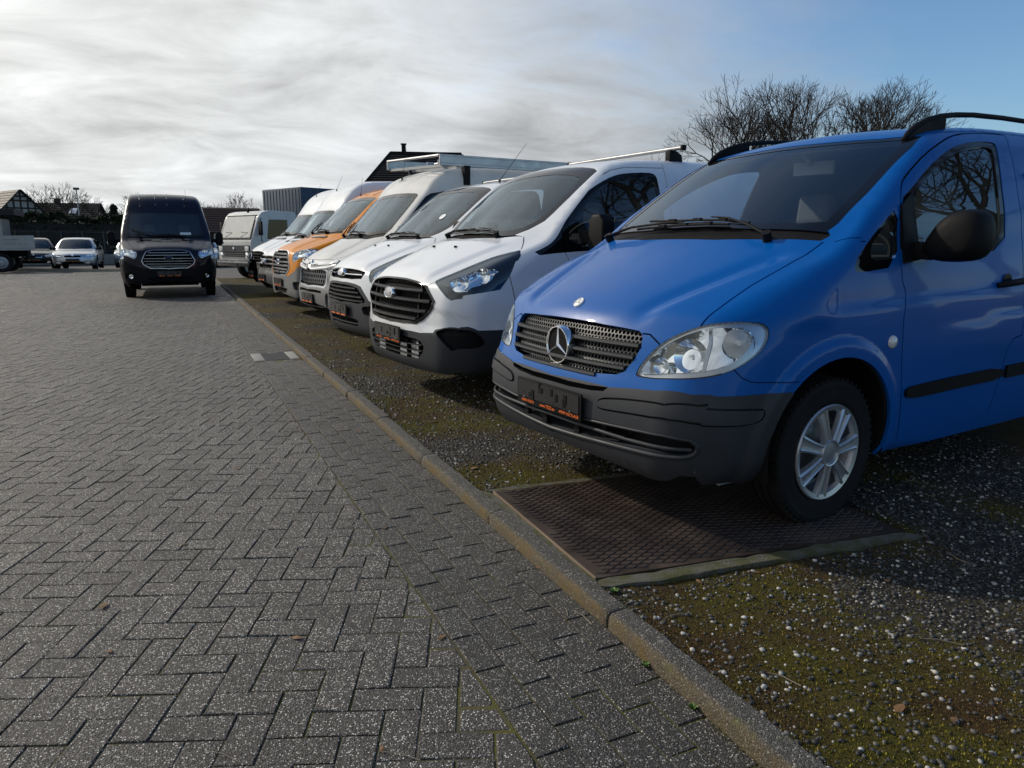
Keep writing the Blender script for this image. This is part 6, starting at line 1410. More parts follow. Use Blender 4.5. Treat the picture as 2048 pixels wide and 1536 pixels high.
def build_ground():
    m = MB(); m.add([(-160, -60, -.05), (220, -60, -.05), (220, 320, -.05), (-160, 320, -.05)], [(0, 1, 2, 3)]); kind(m.build('ground', 'asphalt'), 'structure')
    # paved lot: herringbone field
    root = kind(thing('paved_lot', None, None), 'structure')
    m = MB(); m.add([(-14, -3, -.0038), (XB, -3, -.0038), (XB, 36, -.0038), (-14, 36, -.0038)], [(0, 1, 2, 3)]); m.build('joint_bed', 'bed', root)
    A = R(-22.4); ca, sa = math.cos(A), math.sin(A); items = []; cut = MB(); ct = []
    W = .1005; rr = random.Random(3)
    N = 230
    for i in range(-N, N):
        for j in range(-N, N):
            # herringbone: one lying and one standing brick per cell of the lattice with vectors (1,1) and (2,-2)... in units of W
            for kx in (0,):
                ox, oy = i * W + 2 * j * W, i * W - 2 * j * W
                if abs(ox) > 40 or abs(oy) > 40: continue
                for (cx, cy, rot) in ((ox + W, oy + W * .5, 0.), (ox + W * 2.5, oy, math.pi / 2)):
                    x = cx * ca - cy * sa + .1; y = cx * sa + cy * ca + 2.0
                    if y < .55 or y > 35.6 or x > XB + .12 or x < -.20 * y - 2.6: continue
                    a = A + rot; c, s = math.cos(a), math.sin(a)
                    poly = [(x + u * c - v * s, y + u * s + v * c) for u, v in ((-W, -W / 2), (W, -W / 2), (W, W / 2), (-W, W / 2))]
                    if max(p[0] for p in poly) < XB - .002: items.append((x, y, a, .2, .1))
                    else:
                        q = clip_poly(poly, XB - .003)
                        if len(q) >= 3:
                            q = np.array(q); g = q.mean(0); ar = .5 * abs(sum(q[k][0] * q[(k + 1) % len(q)][1] - q[(k + 1) % len(q)][0] * q[k][1] for k in range(len(q))))
                            if ar < .0012: continue
                            n = len(q); lo = g + (q - g) * .95; hi = g + (q - g) * .84; dz = rr.gauss(0, .0015)
                            V = [(a_, b_, -.04) for a_, b_ in lo] + [(a_, b_, -.005 + dz) for a_, b_ in lo] + [(a_, b_, dz) for a_, b_ in hi]
                            F = [(k, (k + 1) % n, n + (k + 1) % n, n + k) for k in range(n)] + [(n + k, n + (k + 1) % n, 2 * n + (k + 1) % n, 2 * n + k) for k in range(n)] + [tuple(range(2 * n, 3 * n))]
                            cut.add(V, F); ct += [rr.random()] * len(V)
    lay_bricks(root, items, 'paver', lambda x, y: math.hypot(x - .2, y - .4))
    o = kind(cut.build('cut_pavers', 'paver', root), 'stuff'); set_attr(o, 'tone', ct)
    # edge course of five rows along the kerb
    ec = kind(thing('edge_course', None, None), 'structure')
    m = MB(); m.add([(XB, -3, -.0042), (XK + .02, -3, -.0042), (XK + .02, 36, -.0042), (XB, 36, -.0042)], [(0, 1, 2, 3)]); m.build('joint_bed', 'bed', ec)
    items = []; w = (XK - XB) / 5
    for k in range(5):
        y = .30 + (k * .087) % .2
        while y < 35.4:
            L = .2 + rr.gauss(0, .0015)
            if not (8.08 < y < 8.72 and True): items.append((XB + w * (k + .5) + rr.gauss(0, .0015), y, math.pi / 2, .2, .1))
            y += .2015
    lay_bricks(ec, items, 'paver_edge', lambda x, y: math.hypot(x - 1.0, y - 1.0), field='far_edge_pavers')
    # gullies in the edge course
    for i, y in enumerate((8.42, 18.6)):
        g = tag(thing('gully', None, None, (0, 0, 0)), 'gully grating between pale ends in the edge course ' + ('before the navy van' if i == 0 else "beside the navy van's wheel"), 'drain')
        x0, x1 = XB + .0, XK - .02
        for a, b in ((x0, x0 + .11), (x1 - .10, x1)):
            m = MB(); m.box(((a + b) / 2, y, -.02), (b - a, .56, .05)); bevel(m.build('concrete_end', 'concrete_pale', g), .006, 2)
        m = MB(); m.box(((x0 + x1) / 2, y, -.035), (x1 - x0 - .22, .54, .04)); m.build('gully_pit', 'dark', g)
        for q in np.linspace(-.25, .25, 12): m = MB(); m.box(((x0 + x1) / 2, y + q, -.008), (x1 - x0 - .21, .026, .02)); m.build('grating_bar', 'cast_iron', g)
    # kerb stones
    kr = kind(thing('kerb', None, None), 'structure')
    prof = [(XK, -.12), (XK, .028), (XK + .004, .040), (XK + .014, .050), (XK + .026, .0535), (XK + .080, .0555), (XK + .082, -.12)]
    ys = [-1.2, -.15, .86, 1.862, 2.868] + [2.868 + 1.003 * k for k in range(1, 34)]
    for a, b in zip(ys[:-1], ys[1:]):
        n = 14 if b < 8 else 5; m = MB(); V = []; nn = len(prof)
        yy = np.r_[a + .004, a + .010, np.linspace(a + .06, b - .06, n), b - .010, b - .004]; dx, dz = rr.gauss(0, .002), rr.gauss(0, .0025)
        for i_, y in enumerate(yy):
            e = .004 if i_ in (0, len(yy) - 1) else 0
            for (px, pz) in prof: V.append((px + dx + (rr.gauss(0, .0016) if pz > 0 else 0) + (e if px < XK + .01 else 0), y, pz + dz - (e if pz > 0 else 0) + (rr.gauss(0, .0013) if pz > 0 else 0)))
        F = [(i_ * nn + j, (i_ + 1) * nn + j, (i_ + 1) * nn + j + 1, i_ * nn + j + 1) for i_ in range(len(yy) - 1) for j in range(nn - 1)] + [tuple(range(nn)), tuple(range(len(V) - 1, len(V) - nn - 1, -1))]
        m.add(V, F); o = fix_normals(m.build('kerb_stone', 'kerb', kr, 50))
    # verge
    def grid(xs, ys):
        X, Y = np.meshgrid(xs, ys, indexing='ij'); return X.ravel(), Y.ravel(), len(xs), len(ys)
    def moss_at(x, y):
        n = fbm(x * 1.3 + 3, y * 1.3, 4, .55); e = np.exp(-((x - XK - .15) / .22) ** 2) * .14 + np.exp(-np.abs(y - 1.7) / .35) * .08 * (x < 2.6)
        sh = .22 * smooth(2.2, 4.5, x) * smooth(1.0, 2.0, y)
        tr = np.exp(-((x - 2.0 - .1 * np.sin(y)) / .5) ** 2) * .10 * (y > 3.4)
        fary = .10 * smooth(5., 14, y)
        return np.clip((n - .5) * 2.6 + .62 + e - sh + fary - tr * .4, 0, 1)
    def height(x, y): 
        h = .040 + .018 * (fbm(x * .8, y * .8, 3) - .5) * 2 + .006 * (fbm(x * 9, y * 9, 3) - .5) * 2
        d = np.clip((x - XK - .07) / .25, 0, 1)
        return h * d + (1 - d) * .046
    xs = np.r_[XK + .070, np.arange(1.32, 4.2, .03), np.arange(4.2, 9, .3), np.arange(9, 19, 1.5)]; ys = np.r_[np.arange(-3, .4, .4), np.arange(.4, 6.0, .03), np.arange(6, 12, .12), np.arange(12, 27.2, .5)]
    X, Y, nx, ny = grid(xs, ys); Z = height(X, Y)
    inpl = in_poly(X, Y, np.array([(1.33, 3.15), (1.30, 2.04), (2.80, 1.86), (2.92, 2.96)])); Z[inpl] = np.minimum(Z[inpl], .018)
    F = [(i * ny + j, (i + 1) * ny + j, (i + 1) * ny + j + 1, i * ny + j + 1) for i in range(nx - 1) for j in range(ny - 1)]
    v = kind(mesh_obj('verge', np.stack([X, Y, Z], -1), F, 'verge', None, 180), 'structure'); set_attr(v, 'moss', moss_at(X, Y))
    # gravel
    ico = bpy.data.meshes.new('tmp'); import bmesh
    bm = bmesh.new(); bmesh.ops.create_icosphere(bm, subdivisions=1, radius=1.); IV = np.array([tuple(q.co) for q in bm.verts]); IF = np.array([[q.index for q in f.verts] for f in bm.faces]); bm.free(); bpy.data.meshes.remove(ico)
    def scatter(n, sizes, box, prob, name, matn, dens=1.6, gen=nrng):
        u = gen.random((n, 4)); x = box[0] + (box[2] - box[0]) * u[:, 0] ** 1.25; y = box[1] + (box[3] - box[1]) * u[:, 1] ** dens
        keep = (u[:, 2] < prob(x, y)) & ~in_poly(x, y, np.array([(1.30, 3.17), (1.27, 2.00), (2.78, 1.82), (2.93, 2.98)])); x, y = x[keep], y[keep]; k = len(x)
        s = sizes[0] + (sizes[1] - sizes[0]) * gen.random(k) ** 2.5; sc = s[:, None] * (.65 + .7 * gen.random((k, 3))) * (1, 1, .7)
        V = IV[None] * (1 + .35 * (gen.random((k, 12, 1)) - .5)) * sc[:, None, :]
        a = gen.random(k) * 6.28; c, s_ = np.cos(a)[:, None], np.sin(a)[:, None]
        V = np.stack([V[..., 0] * c - V[..., 1] * s_, V[..., 0] * s_ + V[..., 1] * c, V[..., 2]], -1) + np.stack([x, y, height(x, y) + sc[:, 2] * .25], -1)[:, None, :]
        Fc = (IF[None] + 12 * np.arange(k)[:, None, None]).reshape(-1, 3)
        me = bpy.data.meshes.new(name); me.vertices.add(12 * k); me.vertices.foreach_set('co', V.reshape(-1).astype(np.float32)); me.loops.add(len(Fc) * 3); me.loops.foreach_set('vertex_index', Fc.reshape(-1).astype(np.int32))
        me.polygons.add(len(Fc)); me.polygons.foreach_set('loop_start', np.arange(0, len(Fc) * 3, 3, dtype=np.int32)); me.update(calc_edges=True); me.materials.append(M[matn])
        o = link(bpy.data.objects.new(name, me)); kind(o, 'stuff'); set_attr(o, 'tone', np.repeat(gen.random(k), 12)); return o
    k = NT('gravel_stone'); at = k.n('ShaderNodeAttribute', attribute_name='tone')
    k.set(Base_Color=k.mix(1., k.ramp(at.outputs['Fac'], [(0., (.018, .018, .018)), (.45, (.045, .043, .040)), (.74, (.11, .105, .098)), (.88, (.22, .215, .20)), (1., (.5, .49, .46))]), k.ramp(k.noise(k.pos(), 90, 4), [(.3, .7), (.7, 1.25)]), 'MULTIPLY'), Roughness=.7); M['gravel'] = k.m
    k = NT('pale_pebble'); k.set(Base_Color=k.mix(k.noise(k.pos(), 60, 5), (.20, .19, .175), (.52, .50, .47)), Roughness=.75, Normal=k.bump(k.noise(k.pos(), 200, 3), .5, .003)); M['pebble'] = k.m
    scatter(64000, (.0022, .0095), (XK + .085, .45, 4.6, 6.5), lambda x, y: np.clip(1.15 - .80 * moss_at(x, y), .22, 1), 'gravel', 'gravel')
    scatter(16000, (.004, .013), (XK + .10, 5., 4.6, 16), lambda x, y: np.clip(1.1 - moss_at(x, y), .1, 1), 'gravel', 'gravel', 1.3)
    scatter(150, (.005, .0125), (XK + .10, .6, 4.4, 3.4), lambda x, y: .35 + .65 * (x > 1.6), 'pebbles', 'pebble', 1.0)
    # moss tufts
    k = NT('moss'); at = k.n('ShaderNodeAttribute', attribute_name='tone'); n3 = k.noise(k.pos(), 2.6, 5, .6)
    k.set(Base_Color=k.mix(k.ramp(n3, [(.42, 0.), (.60, 1.)]), k.ramp(at.outputs['Fac'], [(0., (.012, .013, .002)), (.6, (.10, .09, .006)), (1., (.34, .30, .02))]), k.ramp(at.outputs['Fac'], [(0., (.018, .011, .004)), (.6, (.075, .045, .010)), (1., (.24, .15, .035))])), Roughness=.9); M['moss'] = k.m
    n = 60000; u = nrng.random((n, 3)); x = XK + .07 + 3.3 * u[:, 0] ** 1.3; y = .45 + 5.2 * u[:, 1] ** 1.7; mo = moss_at(x, y)
    keep = (u[:, 2] < np.clip((mo - .42) * 3.2, 0, 1)) & ~in_poly(x, y, np.array([(1.33, 3.15), (1.30, 2.02), (2.80, 1.84), (2.92, 2.96)])); x, y = x[keep], y[keep]
    xk = np.full(5200, XK - .004) - .012 * nrng.random(5200); yk = .5 + 8 * nrng.random(5200) ** 1.5; ok = fbm(yk * 2.2, yk * 0 + 3, 3) > .46; 
    jr = nrng.integers(1, 5, 6000); xj = XB + (XK - XB) / 5 * jr + nrng.normal(0, .003, 6000); yj = .5 + 7 * nrng.random(6000) ** 1.4; okj = fbm(xj * 9, yj * 1.3, 3) > .47
    xe = np.full(4000, XB) + nrng.normal(0, .004, 4000); ye = .5 + 7 * nrng.random(4000) ** 1.4; oke = fbm(ye * 1.7, ye * 0 + 9, 3) > .5
    zz = np.r_[height(x, y), np.full(ok.sum(), -.006), np.full(okj.sum(), -.011), np.full(oke.sum(), -.011)]; x = np.r_[x, xk[ok], xj[okj], xe[oke]]; y = np.r_[y, yk[ok], yj[okj], ye[oke]]; K = len(x)
    h = .004 + .007 * nrng.random(K); a = nrng.random((K, 1)) * 6.28 + np.array([0, 2.1, 4.2]); rad = (.002 + .003 * nrng.random((K, 1)))
    P0 = np.stack([x, y, zz - .002], -1)[:, None, :]
    b1 = P0 + np.stack([rad * np.cos(a), rad * np.sin(a), 0 * a], -1); b2 = P0 + np.stack([rad * np.cos(a + 1.2), rad * np.sin(a + 1.2), 0 * a], -1)
    tp = P0 + np.stack([rad * 1.5 * np.cos(a + .6), rad * 1.5 * np.sin(a + .6), (h[:, None] + 0 * a)], -1)
    V = np.stack([b1, b2, tp], 2).reshape(-1, 3); Fc = np.arange(len(V)).reshape(-1, 3)
    me = bpy.data.meshes.new('moss'); me.vertices.add(len(V)); me.vertices.foreach_set('co', V.reshape(-1).astype(np.float32)); me.loops.add(len(V)); me.loops.foreach_set('vertex_index', Fc.reshape(-1).astype(np.int32)); me.polygons.add(len(Fc)); me.polygons.foreach_set('loop_start', np.arange(0, len(V), 3, dtype=np.int32)); me.update(calc_edges=True); me.materials.append(M['moss'])
    o = kind(link(bpy.data.objects.new('moss', me)), 'stuff'); set_attr(o, 'tone', np.repeat(nrng.random(K), 9))
    # litter: dead leaves and bits of twig
    for nm, cnt, mt in (('dead_leaf', 46, 'leaf'), ('twig_bit', 34, 'bark_bit')):
        m = MB()
        for q in range(cnt):
            side = nrng.random() < .62; x, y = (XK + .10 + 2.6 * nrng.random() ** 1.2, .7 + 4.2 * nrng.random() ** 1.3) if side else (XK - 1.6 * nrng.random() ** 1.6, 1.0 + 4.5 * nrng.random())
            zz = (height(np.array([x]), np.array([y]))[0] + .006) if side else .002; a = nrng.random() * 6.28; c, s = math.cos(a), math.sin(a); L = (.012 + .014 * nrng.random()) if nm == 'dead_leaf' else (.03 + .05 * nrng.random())
            if nm == 'dead_leaf':
                V = [(-L, 0, 0), (-.3 * L, .5 * L, .003), (.5 * L, .42 * L, .002), (L, 0, .004), (.45 * L, -.45 * L, .005), (-.35 * L, -.5 * L, .001), (0, 0, .004)]; m.add([(x + u * c - v * s, y + u * s + v * c, zz + w) for u, v, w in V], [(0, 5, 6), (5, 4, 6), (4, 3, 6), (3, 2, 6), (2, 1, 6), (1, 0, 6)])
            else: m.tube([(x, y, zz), (x + c * L, y + s * L, zz + .003), (x + c * L * 1.7 - s * L * .2, y + s * L * 1.7 + c * L * .2, zz + .001)], [.0016, .0014, .0008], 5)
        kind(m.build(nm, mt), 'stuff')
    for i, (x, y, lb) in enumerate(((XK - .012, 1.395, 'small green weed at the foot of the kerb, nearest the camera'), (1.335, 1.985, 'green weed tuft between kerb and the corner of the plate frame'), (XK - .014, 1.62, 'small green weed in the gutter joint below the plate frame'))):
        wd = thing('weed', lb, 'weed', (x, y, .0 if x < XK else .045)); m = MB()
        for q in range(13):
            a = q * 2.4; L = .010 + .012 * nrng.random(); c, s = math.cos(a), math.sin(a); h = .006 + .010 * nrng.random(); w = L * .35
            m.add([(0, 0, 0), (c * L * .6 - s * w, s * L * .6 + c * w, h), (c * L, s * L, h * .9), (c * L * .6 + s * w, s * L * .6 - c * w, h)], [(0, 1, 2, 3)])
        kind(m.build('leaf', 'weed_leaf', wd), 'stuff')
    # steel plate in its concrete frame
    pl = tag(thing('steel_plate', None, None), "brown diamond chequer steel plate under the blue van's front wheel", 'plate')
    C = np.array([(1.362, 3.115), (1.328, 2.095), (2.755, 1.918), (2.87, 2.945)]); g = C.mean(0)
    m = MB(); m.add([(*q, .0535) for q in C] + [(*q, .02) for q in C], [(0, 1, 2, 3), (0, 4, 5, 1), (1, 5, 6, 2), (2, 6, 7, 3), (3, 7, 4, 0)]); fix_normals(m.build('plate_sheet', 'chequer', pl))
    # raised rhombic studs with narrow grooves between them
    m = MB(); e1 = (C[2] - C[1]) / np.linalg.norm(C[2] - C[1]); ang0 = math.atan2(e1[1], e1[0]); Cin = g + (C - g) * np.array([.985, .98])
    d1, d2 = [np.array([math.cos(ang0 + q), math.sin(ang0 + q)]) * .044 for q in (R(34), R(-12))]
    for i_ in range(-60, 60):
        for j in range(-60, 60):
            c = g + d1 * i_ + d2 * j
            if abs(c[0] - g[0]) > .9 or abs(c[1] - g[1]) > .8: continue
            lo = np.array([c + (d1 * a_ + d2 * b_) * .5 * .84 for a_, b_ in ((-1, -1), (1, -1), (1, 1), (-1, 1))])
            if not in_poly(lo[:, 0], lo[:, 1], Cin).all(): continue
            hi = c + (lo - c) * .84; m.add([(*q, .0533) for q in lo] + [(*q, .0572) for q in hi], [(4, 5, 6, 7), (0, 1, 5, 4), (1, 2, 6, 5), (2, 3, 7, 6), (3, 0, 4, 7)])
    kind(fix_normals(m.build('diamond_stud', 'chequer', pl)), 'stuff')
    for q, nm in ((0, 'edge_angle'),):
        A3, B3 = C[0], C[1]; m = MB(); d = (B3 - A3) / np.linalg.norm(B3 - A3); nr = np.array([d[1], -d[0]]); nr = nr if nr[0] < 0 else -nr
        m.add([(*(A3 + nr * .001), .02), (*(A3 + nr * .007), .02), (*(A3 + nr * .007), .0565), (*(A3 + nr * .001), .0565), (*(B3 + nr * .001), .02), (*(B3 + nr * .007), .02), (*(B3 + nr * .007), .0565), (*(B3 + nr * .001), .0565)], [(0, 1, 2, 3), (4, 7, 6, 5), (0, 4, 5, 1), (1, 5, 6, 2), (2, 6, 7, 3), (3, 7, 4, 0)]); fix_normals(m.build(nm, 'rust_edge', pl))
    fr = tag(thing('concrete_frame', None, None), 'mossy concrete surround framing the brown steel plate', 'frame')
    def slab(P, name='frame_side'):
        P = np.array(P); n = len(P); P3 = resample(P, .06); k = len(P3); j = nrng.normal(0, .004, (k, 2)); P3 = P3 + j
        m = MB(); m.add([(*q, .0505 + rr.gauss(0, .0015)) for q in P3] + [(*q, -.02) for q in P3], [tuple(range(k))] + [(i_, k + i_, k + (i_ + 1) % k, (i_ + 1) % k) for i_ in range(k)]); fix_normals(m.build(name, 'concrete_mossy', fr))
    nm_ = lambda a, b, w: (lambda d: np.array([d[1], -d[0]]) * w)((np.array(b) - np.array(a)) / np.linalg.norm(np.array(b) - np.array(a)))
    slab([(1.350, 3.118), (1.312, 3.165), (1.309, 2.02), (1.319, 2.088)]); slab([(1.330, 2.086), (1.309, 2.032), (1.35, 2.018), (2.0, 1.935), (2.80, 1.840), (2.76, 1.910)]); slab([(1.364, 3.124), (1.318, 3.172), (2.92, 2.990), (2.872, 2.953)])

# ---------------------------------------------------------------- distance: trees, houses, hedge, fence, parked cars, truck
M['bark'] = simple('bark', (.035, .030, .026), .95, bump=.6, bscale=30, var=.4, spec=.1)
M['roof_tile'] = simple('dark_roof_tile', (.010, .010, .011), .8, var=.3, spec=.15)
M['roof_grey'] = simple('grey_roof_tile', (.018, .018, .020), .7, var=.25, spec=.3)
M['brick_wall'] = simple('red_brick_wall', (.034, .017, .013), .9, var=.4)
M['render_wall'] = simple('pale_infill', (.30, .29, .26), .9, var=.15)
M['timber'] = simple('dark_timber', (.018, .014, .011), .85, var=.3)
M['tarp'] = simple('blue_tarpaulin', (.012, .038, .075), .55, bump=.4, bscale=8, var=.2)
M['hedge'] = simple('hedge_leaf', (.020, .030, .014), .8, var=.5, spec=.2)
M['wood_side'] = simple('weathered_side_board', (.33, .335, .31), .7, var=.2)
M['fence_metal'] = simple('fence_metal', (.05, .055, .055), .5, metal=.4)

def tree_mesh(seed, h=10., spread=.55, depth=6, trunk=.16, up=.25):
    """skeleton of a leafless tree -> (trunk mesh builder, crown mesh builder)"""
    r = random.Random(seed); segs = []
    def grow(p, d, L, rad, k):
        n = 3 if k > 2 else 2; q = p
        for s in range(n):
            d = (d + Vector((r.gauss(0, .13), r.gauss(0, .13), r.gauss(0, .08) + up * .22))).normalized(); e = q + d * (L / n); r2 = rad * (1 - .30 * (s + 1) / n)
            segs.append((q, e, rad * (1 - .30 * s / n), r2, k)); 
            if k > 0 and s < n - 1 and k < depth and r.random() < (.30 if depth > 6 else .45):
                a = r.random() * 6.28; side = d.orthogonal().normalized(); side.rotate(Matrix.Rotation(a, 3, d)); grow(e, (d * .75 + side * (.65 + .3 * r.random()) * (spread / .55)).normalized(), L * (.55 + .2 * r.random()), r2 * .55, k - 1)
            q = e
        if k > 0:
            m = 2 if r.random() < .62 else 3; a0 = r.random() * 6.28
            for i in range(m):
                a = a0 + i * 6.28 / m + r.gauss(0, .3); side = d.orthogonal().normalized(); side.rotate(Matrix.Rotation(a, 3, d)); f = spread * (.55 + .6 * r.random())
                grow(q, (d + side * f).normalized(), L * (.66 + .2 * r.random()), rad * .76 * (.75 if i else .92), k - 1)
    grow(Vector((0, 0, 0)), Vector((0, 0, 1)), h * .36, trunk, depth)
    S = np.array([(*a, *b, c, d, k) for a, b, c, d, k in segs]); top = S[:, 5].max(); S[:, :6] *= h / top
    return S
def segs_build(name, S, parent, sides, minr=.006):
    A, B = S[:, :3], S[:, 3:6]; d = B - A; d /= np.linalg.norm(d, axis=1, keepdims=True) + 1e-9
    x = np.cross(d, (.31, .22, .92)); x /= np.linalg.norm(x, axis=1, keepdims=True) + 1e-9; y = np.cross(d, x); n = sides; an = np.linspace(0, 2 * np.pi, n, endpoint=False)
    ring = np.cos(an)[None, :, None] * x[:, None] + np.sin(an)[None, :, None] * y[:, None]
    V = np.concatenate([A[:, None] + ring * np.maximum(S[:, 6] * .95, minr)[:, None, None], B[:, None] + ring * np.maximum(S[:, 7] * .95, minr)[:, None, None]], 1).reshape(-1, 3)
    F = np.array([(j, (j + 1) % n, n + (j + 1) % n, n + j) for j in range(n)]); Fc = (F[None] + (2 * n * np.arange(len(S)))[:, None, None]).reshape(-1, 4)
    me = bpy.data.meshes.new(name); me.vertices.add(len(V)); me.vertices.foreach_set('co', V.reshape(-1).astype(np.float32)); me.loops.add(len(Fc) * 4); me.loops.foreach_set('vertex_index', Fc.reshape(-1).astype(np.int32))
    me.polygons.add(len(Fc)); me.polygons.foreach_set('loop_start', np.arange(0, len(Fc) * 4, 4, dtype=np.int32)); me.update(calc_edges=True); me.materials.append(M['bark'])
    return link(bpy.data.objects.new(name, me), parent)
_protos = {}
def bare_tree(x, y, h, label, group=None, seed=1, rz=0., depth=6, spread=.55, trunk=.16, minr=.008, wide=1.):
    t = thing('bare_tree', label, 'tree', (x, y, 0), rz, group); key = (seed, depth, spread, trunk, minr)
    if key not in _protos:
        S = tree_mesh(seed, 10., spread, depth, trunk); a = segs_build('trunk', S[S[:, 8] >= depth - 1], t, 7, minr); b = segs_build('crown', S[S[:, 8] < depth - 1], t, 3, minr); _protos[key] = (a.data, b.data)
    else:
        for nm, me in zip(('trunk', 'crown'), _protos[key]): link(bpy.data.objects.new(nm, me), t)
    t.scale = (h / 10 * wide, h / 10 * wide, h / 10); return t

def gable_house(name, label, loc, rz, w, d, eave, ridge, wall, roof, over=.4, windows=(), chimney=None, gable_mat=None, tiles=0):
    """ridge along local x (width w); windows: (face, along, z, width, height)"""
    h = thing(name, label, 'house', loc, rz)
    m = MB(); m.box((0, 0, eave / 2), (w, d, eave)); m.build('wall', wall, h)
    for s in (1, -1):
        m = MB(); m.prism([(-d / 2, eave), (d / 2, eave), (0, ridge - .12)], 0, s * (w / 2 - .12), s * (w / 2 - .0)); fix_normals(m.build('gable', gable_mat or wall, h))
    sl = math.hypot(d / 2 + over, (ridge - eave) * (1 + over / (d / 2)))
    for s in (1, -1):
        z0 = eave - (ridge - eave) * over / (d / 2); m = MB(); n = np.array([0, s * (ridge - eave), d / 2]); n /= np.linalg.norm(n)
        V = [(-w / 2 - over, s * (d / 2 + over), z0), (w / 2 + over, s * (d / 2 + over), z0), (w / 2 + over, 0, ridge), (-w / 2 - over, 0, ridge)]; V = np.array(V); m.add(np.vstack([V, V + n * .12]), [(0, 1, 2, 3), (4, 7, 6, 5), (0, 4, 5, 1), (1, 5, 6, 2), (2, 6, 7, 3), (3, 7, 4, 0)]); ro = fix_normals(m.build('roof', roof, h))
        if tiles:
            m = MB(); k = int(sl / tiles)
            for i in range(k):
                t = i / k; a = V[0] * (1 - t) + V[3] * t + n * .13; b = V[1] * (1 - t) + V[2] * t + n * .13; c = V[1] * (1 - t - .9 / k) + V[2] * (t + .9 / k) + n * .125; e = V[0] * (1 - t - .9 / k) + V[3] * (t + .9 / k) + n * .125; m.add([a + n * .04, b + n * .04, c, e, a, b], [(0, 1, 2, 3), (4, 5, 1, 0)])
            kind(m.build('tile_course', roof, ro), 'stuff')
    for f, a, z, ww, hh in windows:
        fr = MB(); pn = MB()
        if f in ('front', 'back'): s = -1 if f == 'front' else 1; c = (a, s * (d / 2 + .01), z); fr.box(c, (ww + .16, .06, hh + .16)); pn.box((a, s * (d / 2 + .045), z), (ww, .02, hh))
        elif f in ('right', 'left'): s = 1 if f == 'right' else -1; c = (s * (w / 2 + .01), a, z); fr.box(c, (.06, ww + .16, hh + .16)); pn.box((s * (w / 2 + .045), a, z), (.02, ww, hh))
        else:
            t = z; y = -(d / 2 + over) * (1 - t); zz = (eave - (ridge - eave) * over / (d / 2)) * (1 - t) + ridge * t; ang = math.atan2(ridge - eave, d / 2); fr.box((a, y, zz + .16), (ww + .16, hh + .16, .08), rx=ang); pn.box((a, y - .03, zz + .215), (ww, hh, .02), rx=ang)
        o = fr.build('window', 'white_print', h); pn.build('pane', 'gloss_black' if f != 'sky' else 'chrome', o)
    if chimney: cx, cy, cw, ch = chimney; m = MB(); m.box((cx, cy, ridge - .3 + ch / 2), (cw, cw, ch + .6)); c = m.build('chimney', 'brick_wall' if roof != 'roof_tile' else 'roof_tile', h); m = MB(); m.box((cx, cy, ridge + ch), (cw + .12, cw + .12, .1)); m.build('chimney_cap', 'roof_grey', c)
    return h

def car_spec(**k):
    body = dict(prof=[(.30, .20), (.10, .22), (.02, .30), (.0, .42), (.01, .52), (.03, .62), (.08, .70), (.20, .76), (.55, .84), (.95, .905), (1.08, .93), (1.16, .97), (1.45, 1.17), (1.78, 1.37), (1.95, 1.425), (2.3, 1.46), (2.9, 1.45), (3.4, 1.38), (3.9, 1.14), (4.2, 1.00), (4.48, .96), (4.55, .8), (4.56, .4), (4.4, .22)],
        wd=[(.15, .78), (.3, .85), (.5, .88), (.7, .885), (.88, .875), (1.0, .84), (1.2, .74), (1.38, .62), (1.5, .55)], kx=[(.2, .28), (.6, .28), (.9, .26), (1.4, .2)], crown=[(0, .02), (.3, .05), (1., .04), (2, .04), (4.5, .05)], r=[(.3, .16), (.8, .14), (1.2, .10), (2., .07), (3, .06), (6, .08)], taper=(1., .10))
    def extra(root, B, out, S):
        m = MB(); 
        for s in (1, -1): q = B.nose(s * .55, .34)[0]; m.box(q + (-.004, 0, 0), (.02, .18, .07))
        kind(m.build('fog_lamp', 'chrome', root), 'stuff')
        q = B.nose(0, .665)[0]; m = MB(); m.lathe([(.05, -.01), (.045, -.025), (.001, -.03)], 16, 'x', q); fix_normals(m.build('badge', 'chrome', root, 40))
    S = dict(body=body, bumps=[lambda u, a, z: .015 * (1 - smooth(.37, .42, np.hypot(u - .88, z - .31))) * smooth(.4, .6, a)], axles=(.88, 3.46), wheel=.315, track=.755, u_end=4.25, step=.07, zb=.22, sill=.22, group='cars parked beyond the lot',
        headlight=[('n', .40, .655), ('n', .60, .69), ('n', .74, .72), ('s', .48, .70), ('s', .42, .58), ('n', .62, .555), ('n', .43, .57)],
        grilles=[dict(poly=[('n', 0, .655), ('n', .30, .65), ('n', .34, .63), ('n', .30, .565), ('n', 0, .56)], depth=.03, frame=.015, fmat='chrome'), dict(name='lower_grille', poly=[('n', 0, .38), ('n', .42, .38), ('n', .42, .30), ('n', 0, .30)], depth=.03, wall='black_plastic')],
        shuts_side=[[(1.25, .3), (1.22, .92)], [(2.35, .3), (2.4, .92)]], window=[(1.30, .945), (1.62, 1.19), (1.95, 1.34), (2.35, 1.37), (3.1, 1.34), (3.5, 1.2), (3.7, .98), (2.4, .95)],
        screen=[('n', 0, .96), ('n', .45, .965), ('n', .66, .98), ('n', .68, 1.02), ('n', .58, 1.28), ('n', .52, 1.345), ('n', .3, 1.37), ('n', 0, 1.375)], frit=.03,
        hood=[('n', 0, .70), ('n', .36, .695), ('n', .45, .70), ('n', .66, .76), ('n', .70, .90), ('n', .68, .955), ('n', .45, .94), ('n', 0, .935)], hood_rear=-3, bumper_top=[('n', 0, .50), ('n', .5, .50), ('n', .7, .52), ('s', .42, .53), ('s', .55, .53)], mirror=(1.45, .92, 1.06, .90, 1.04), arm=.05, bulkhead=3.2, bulk_mat='dark', dash=-.02, plate=(.455,))
    S['extra'] = extra; S.update(k); return S

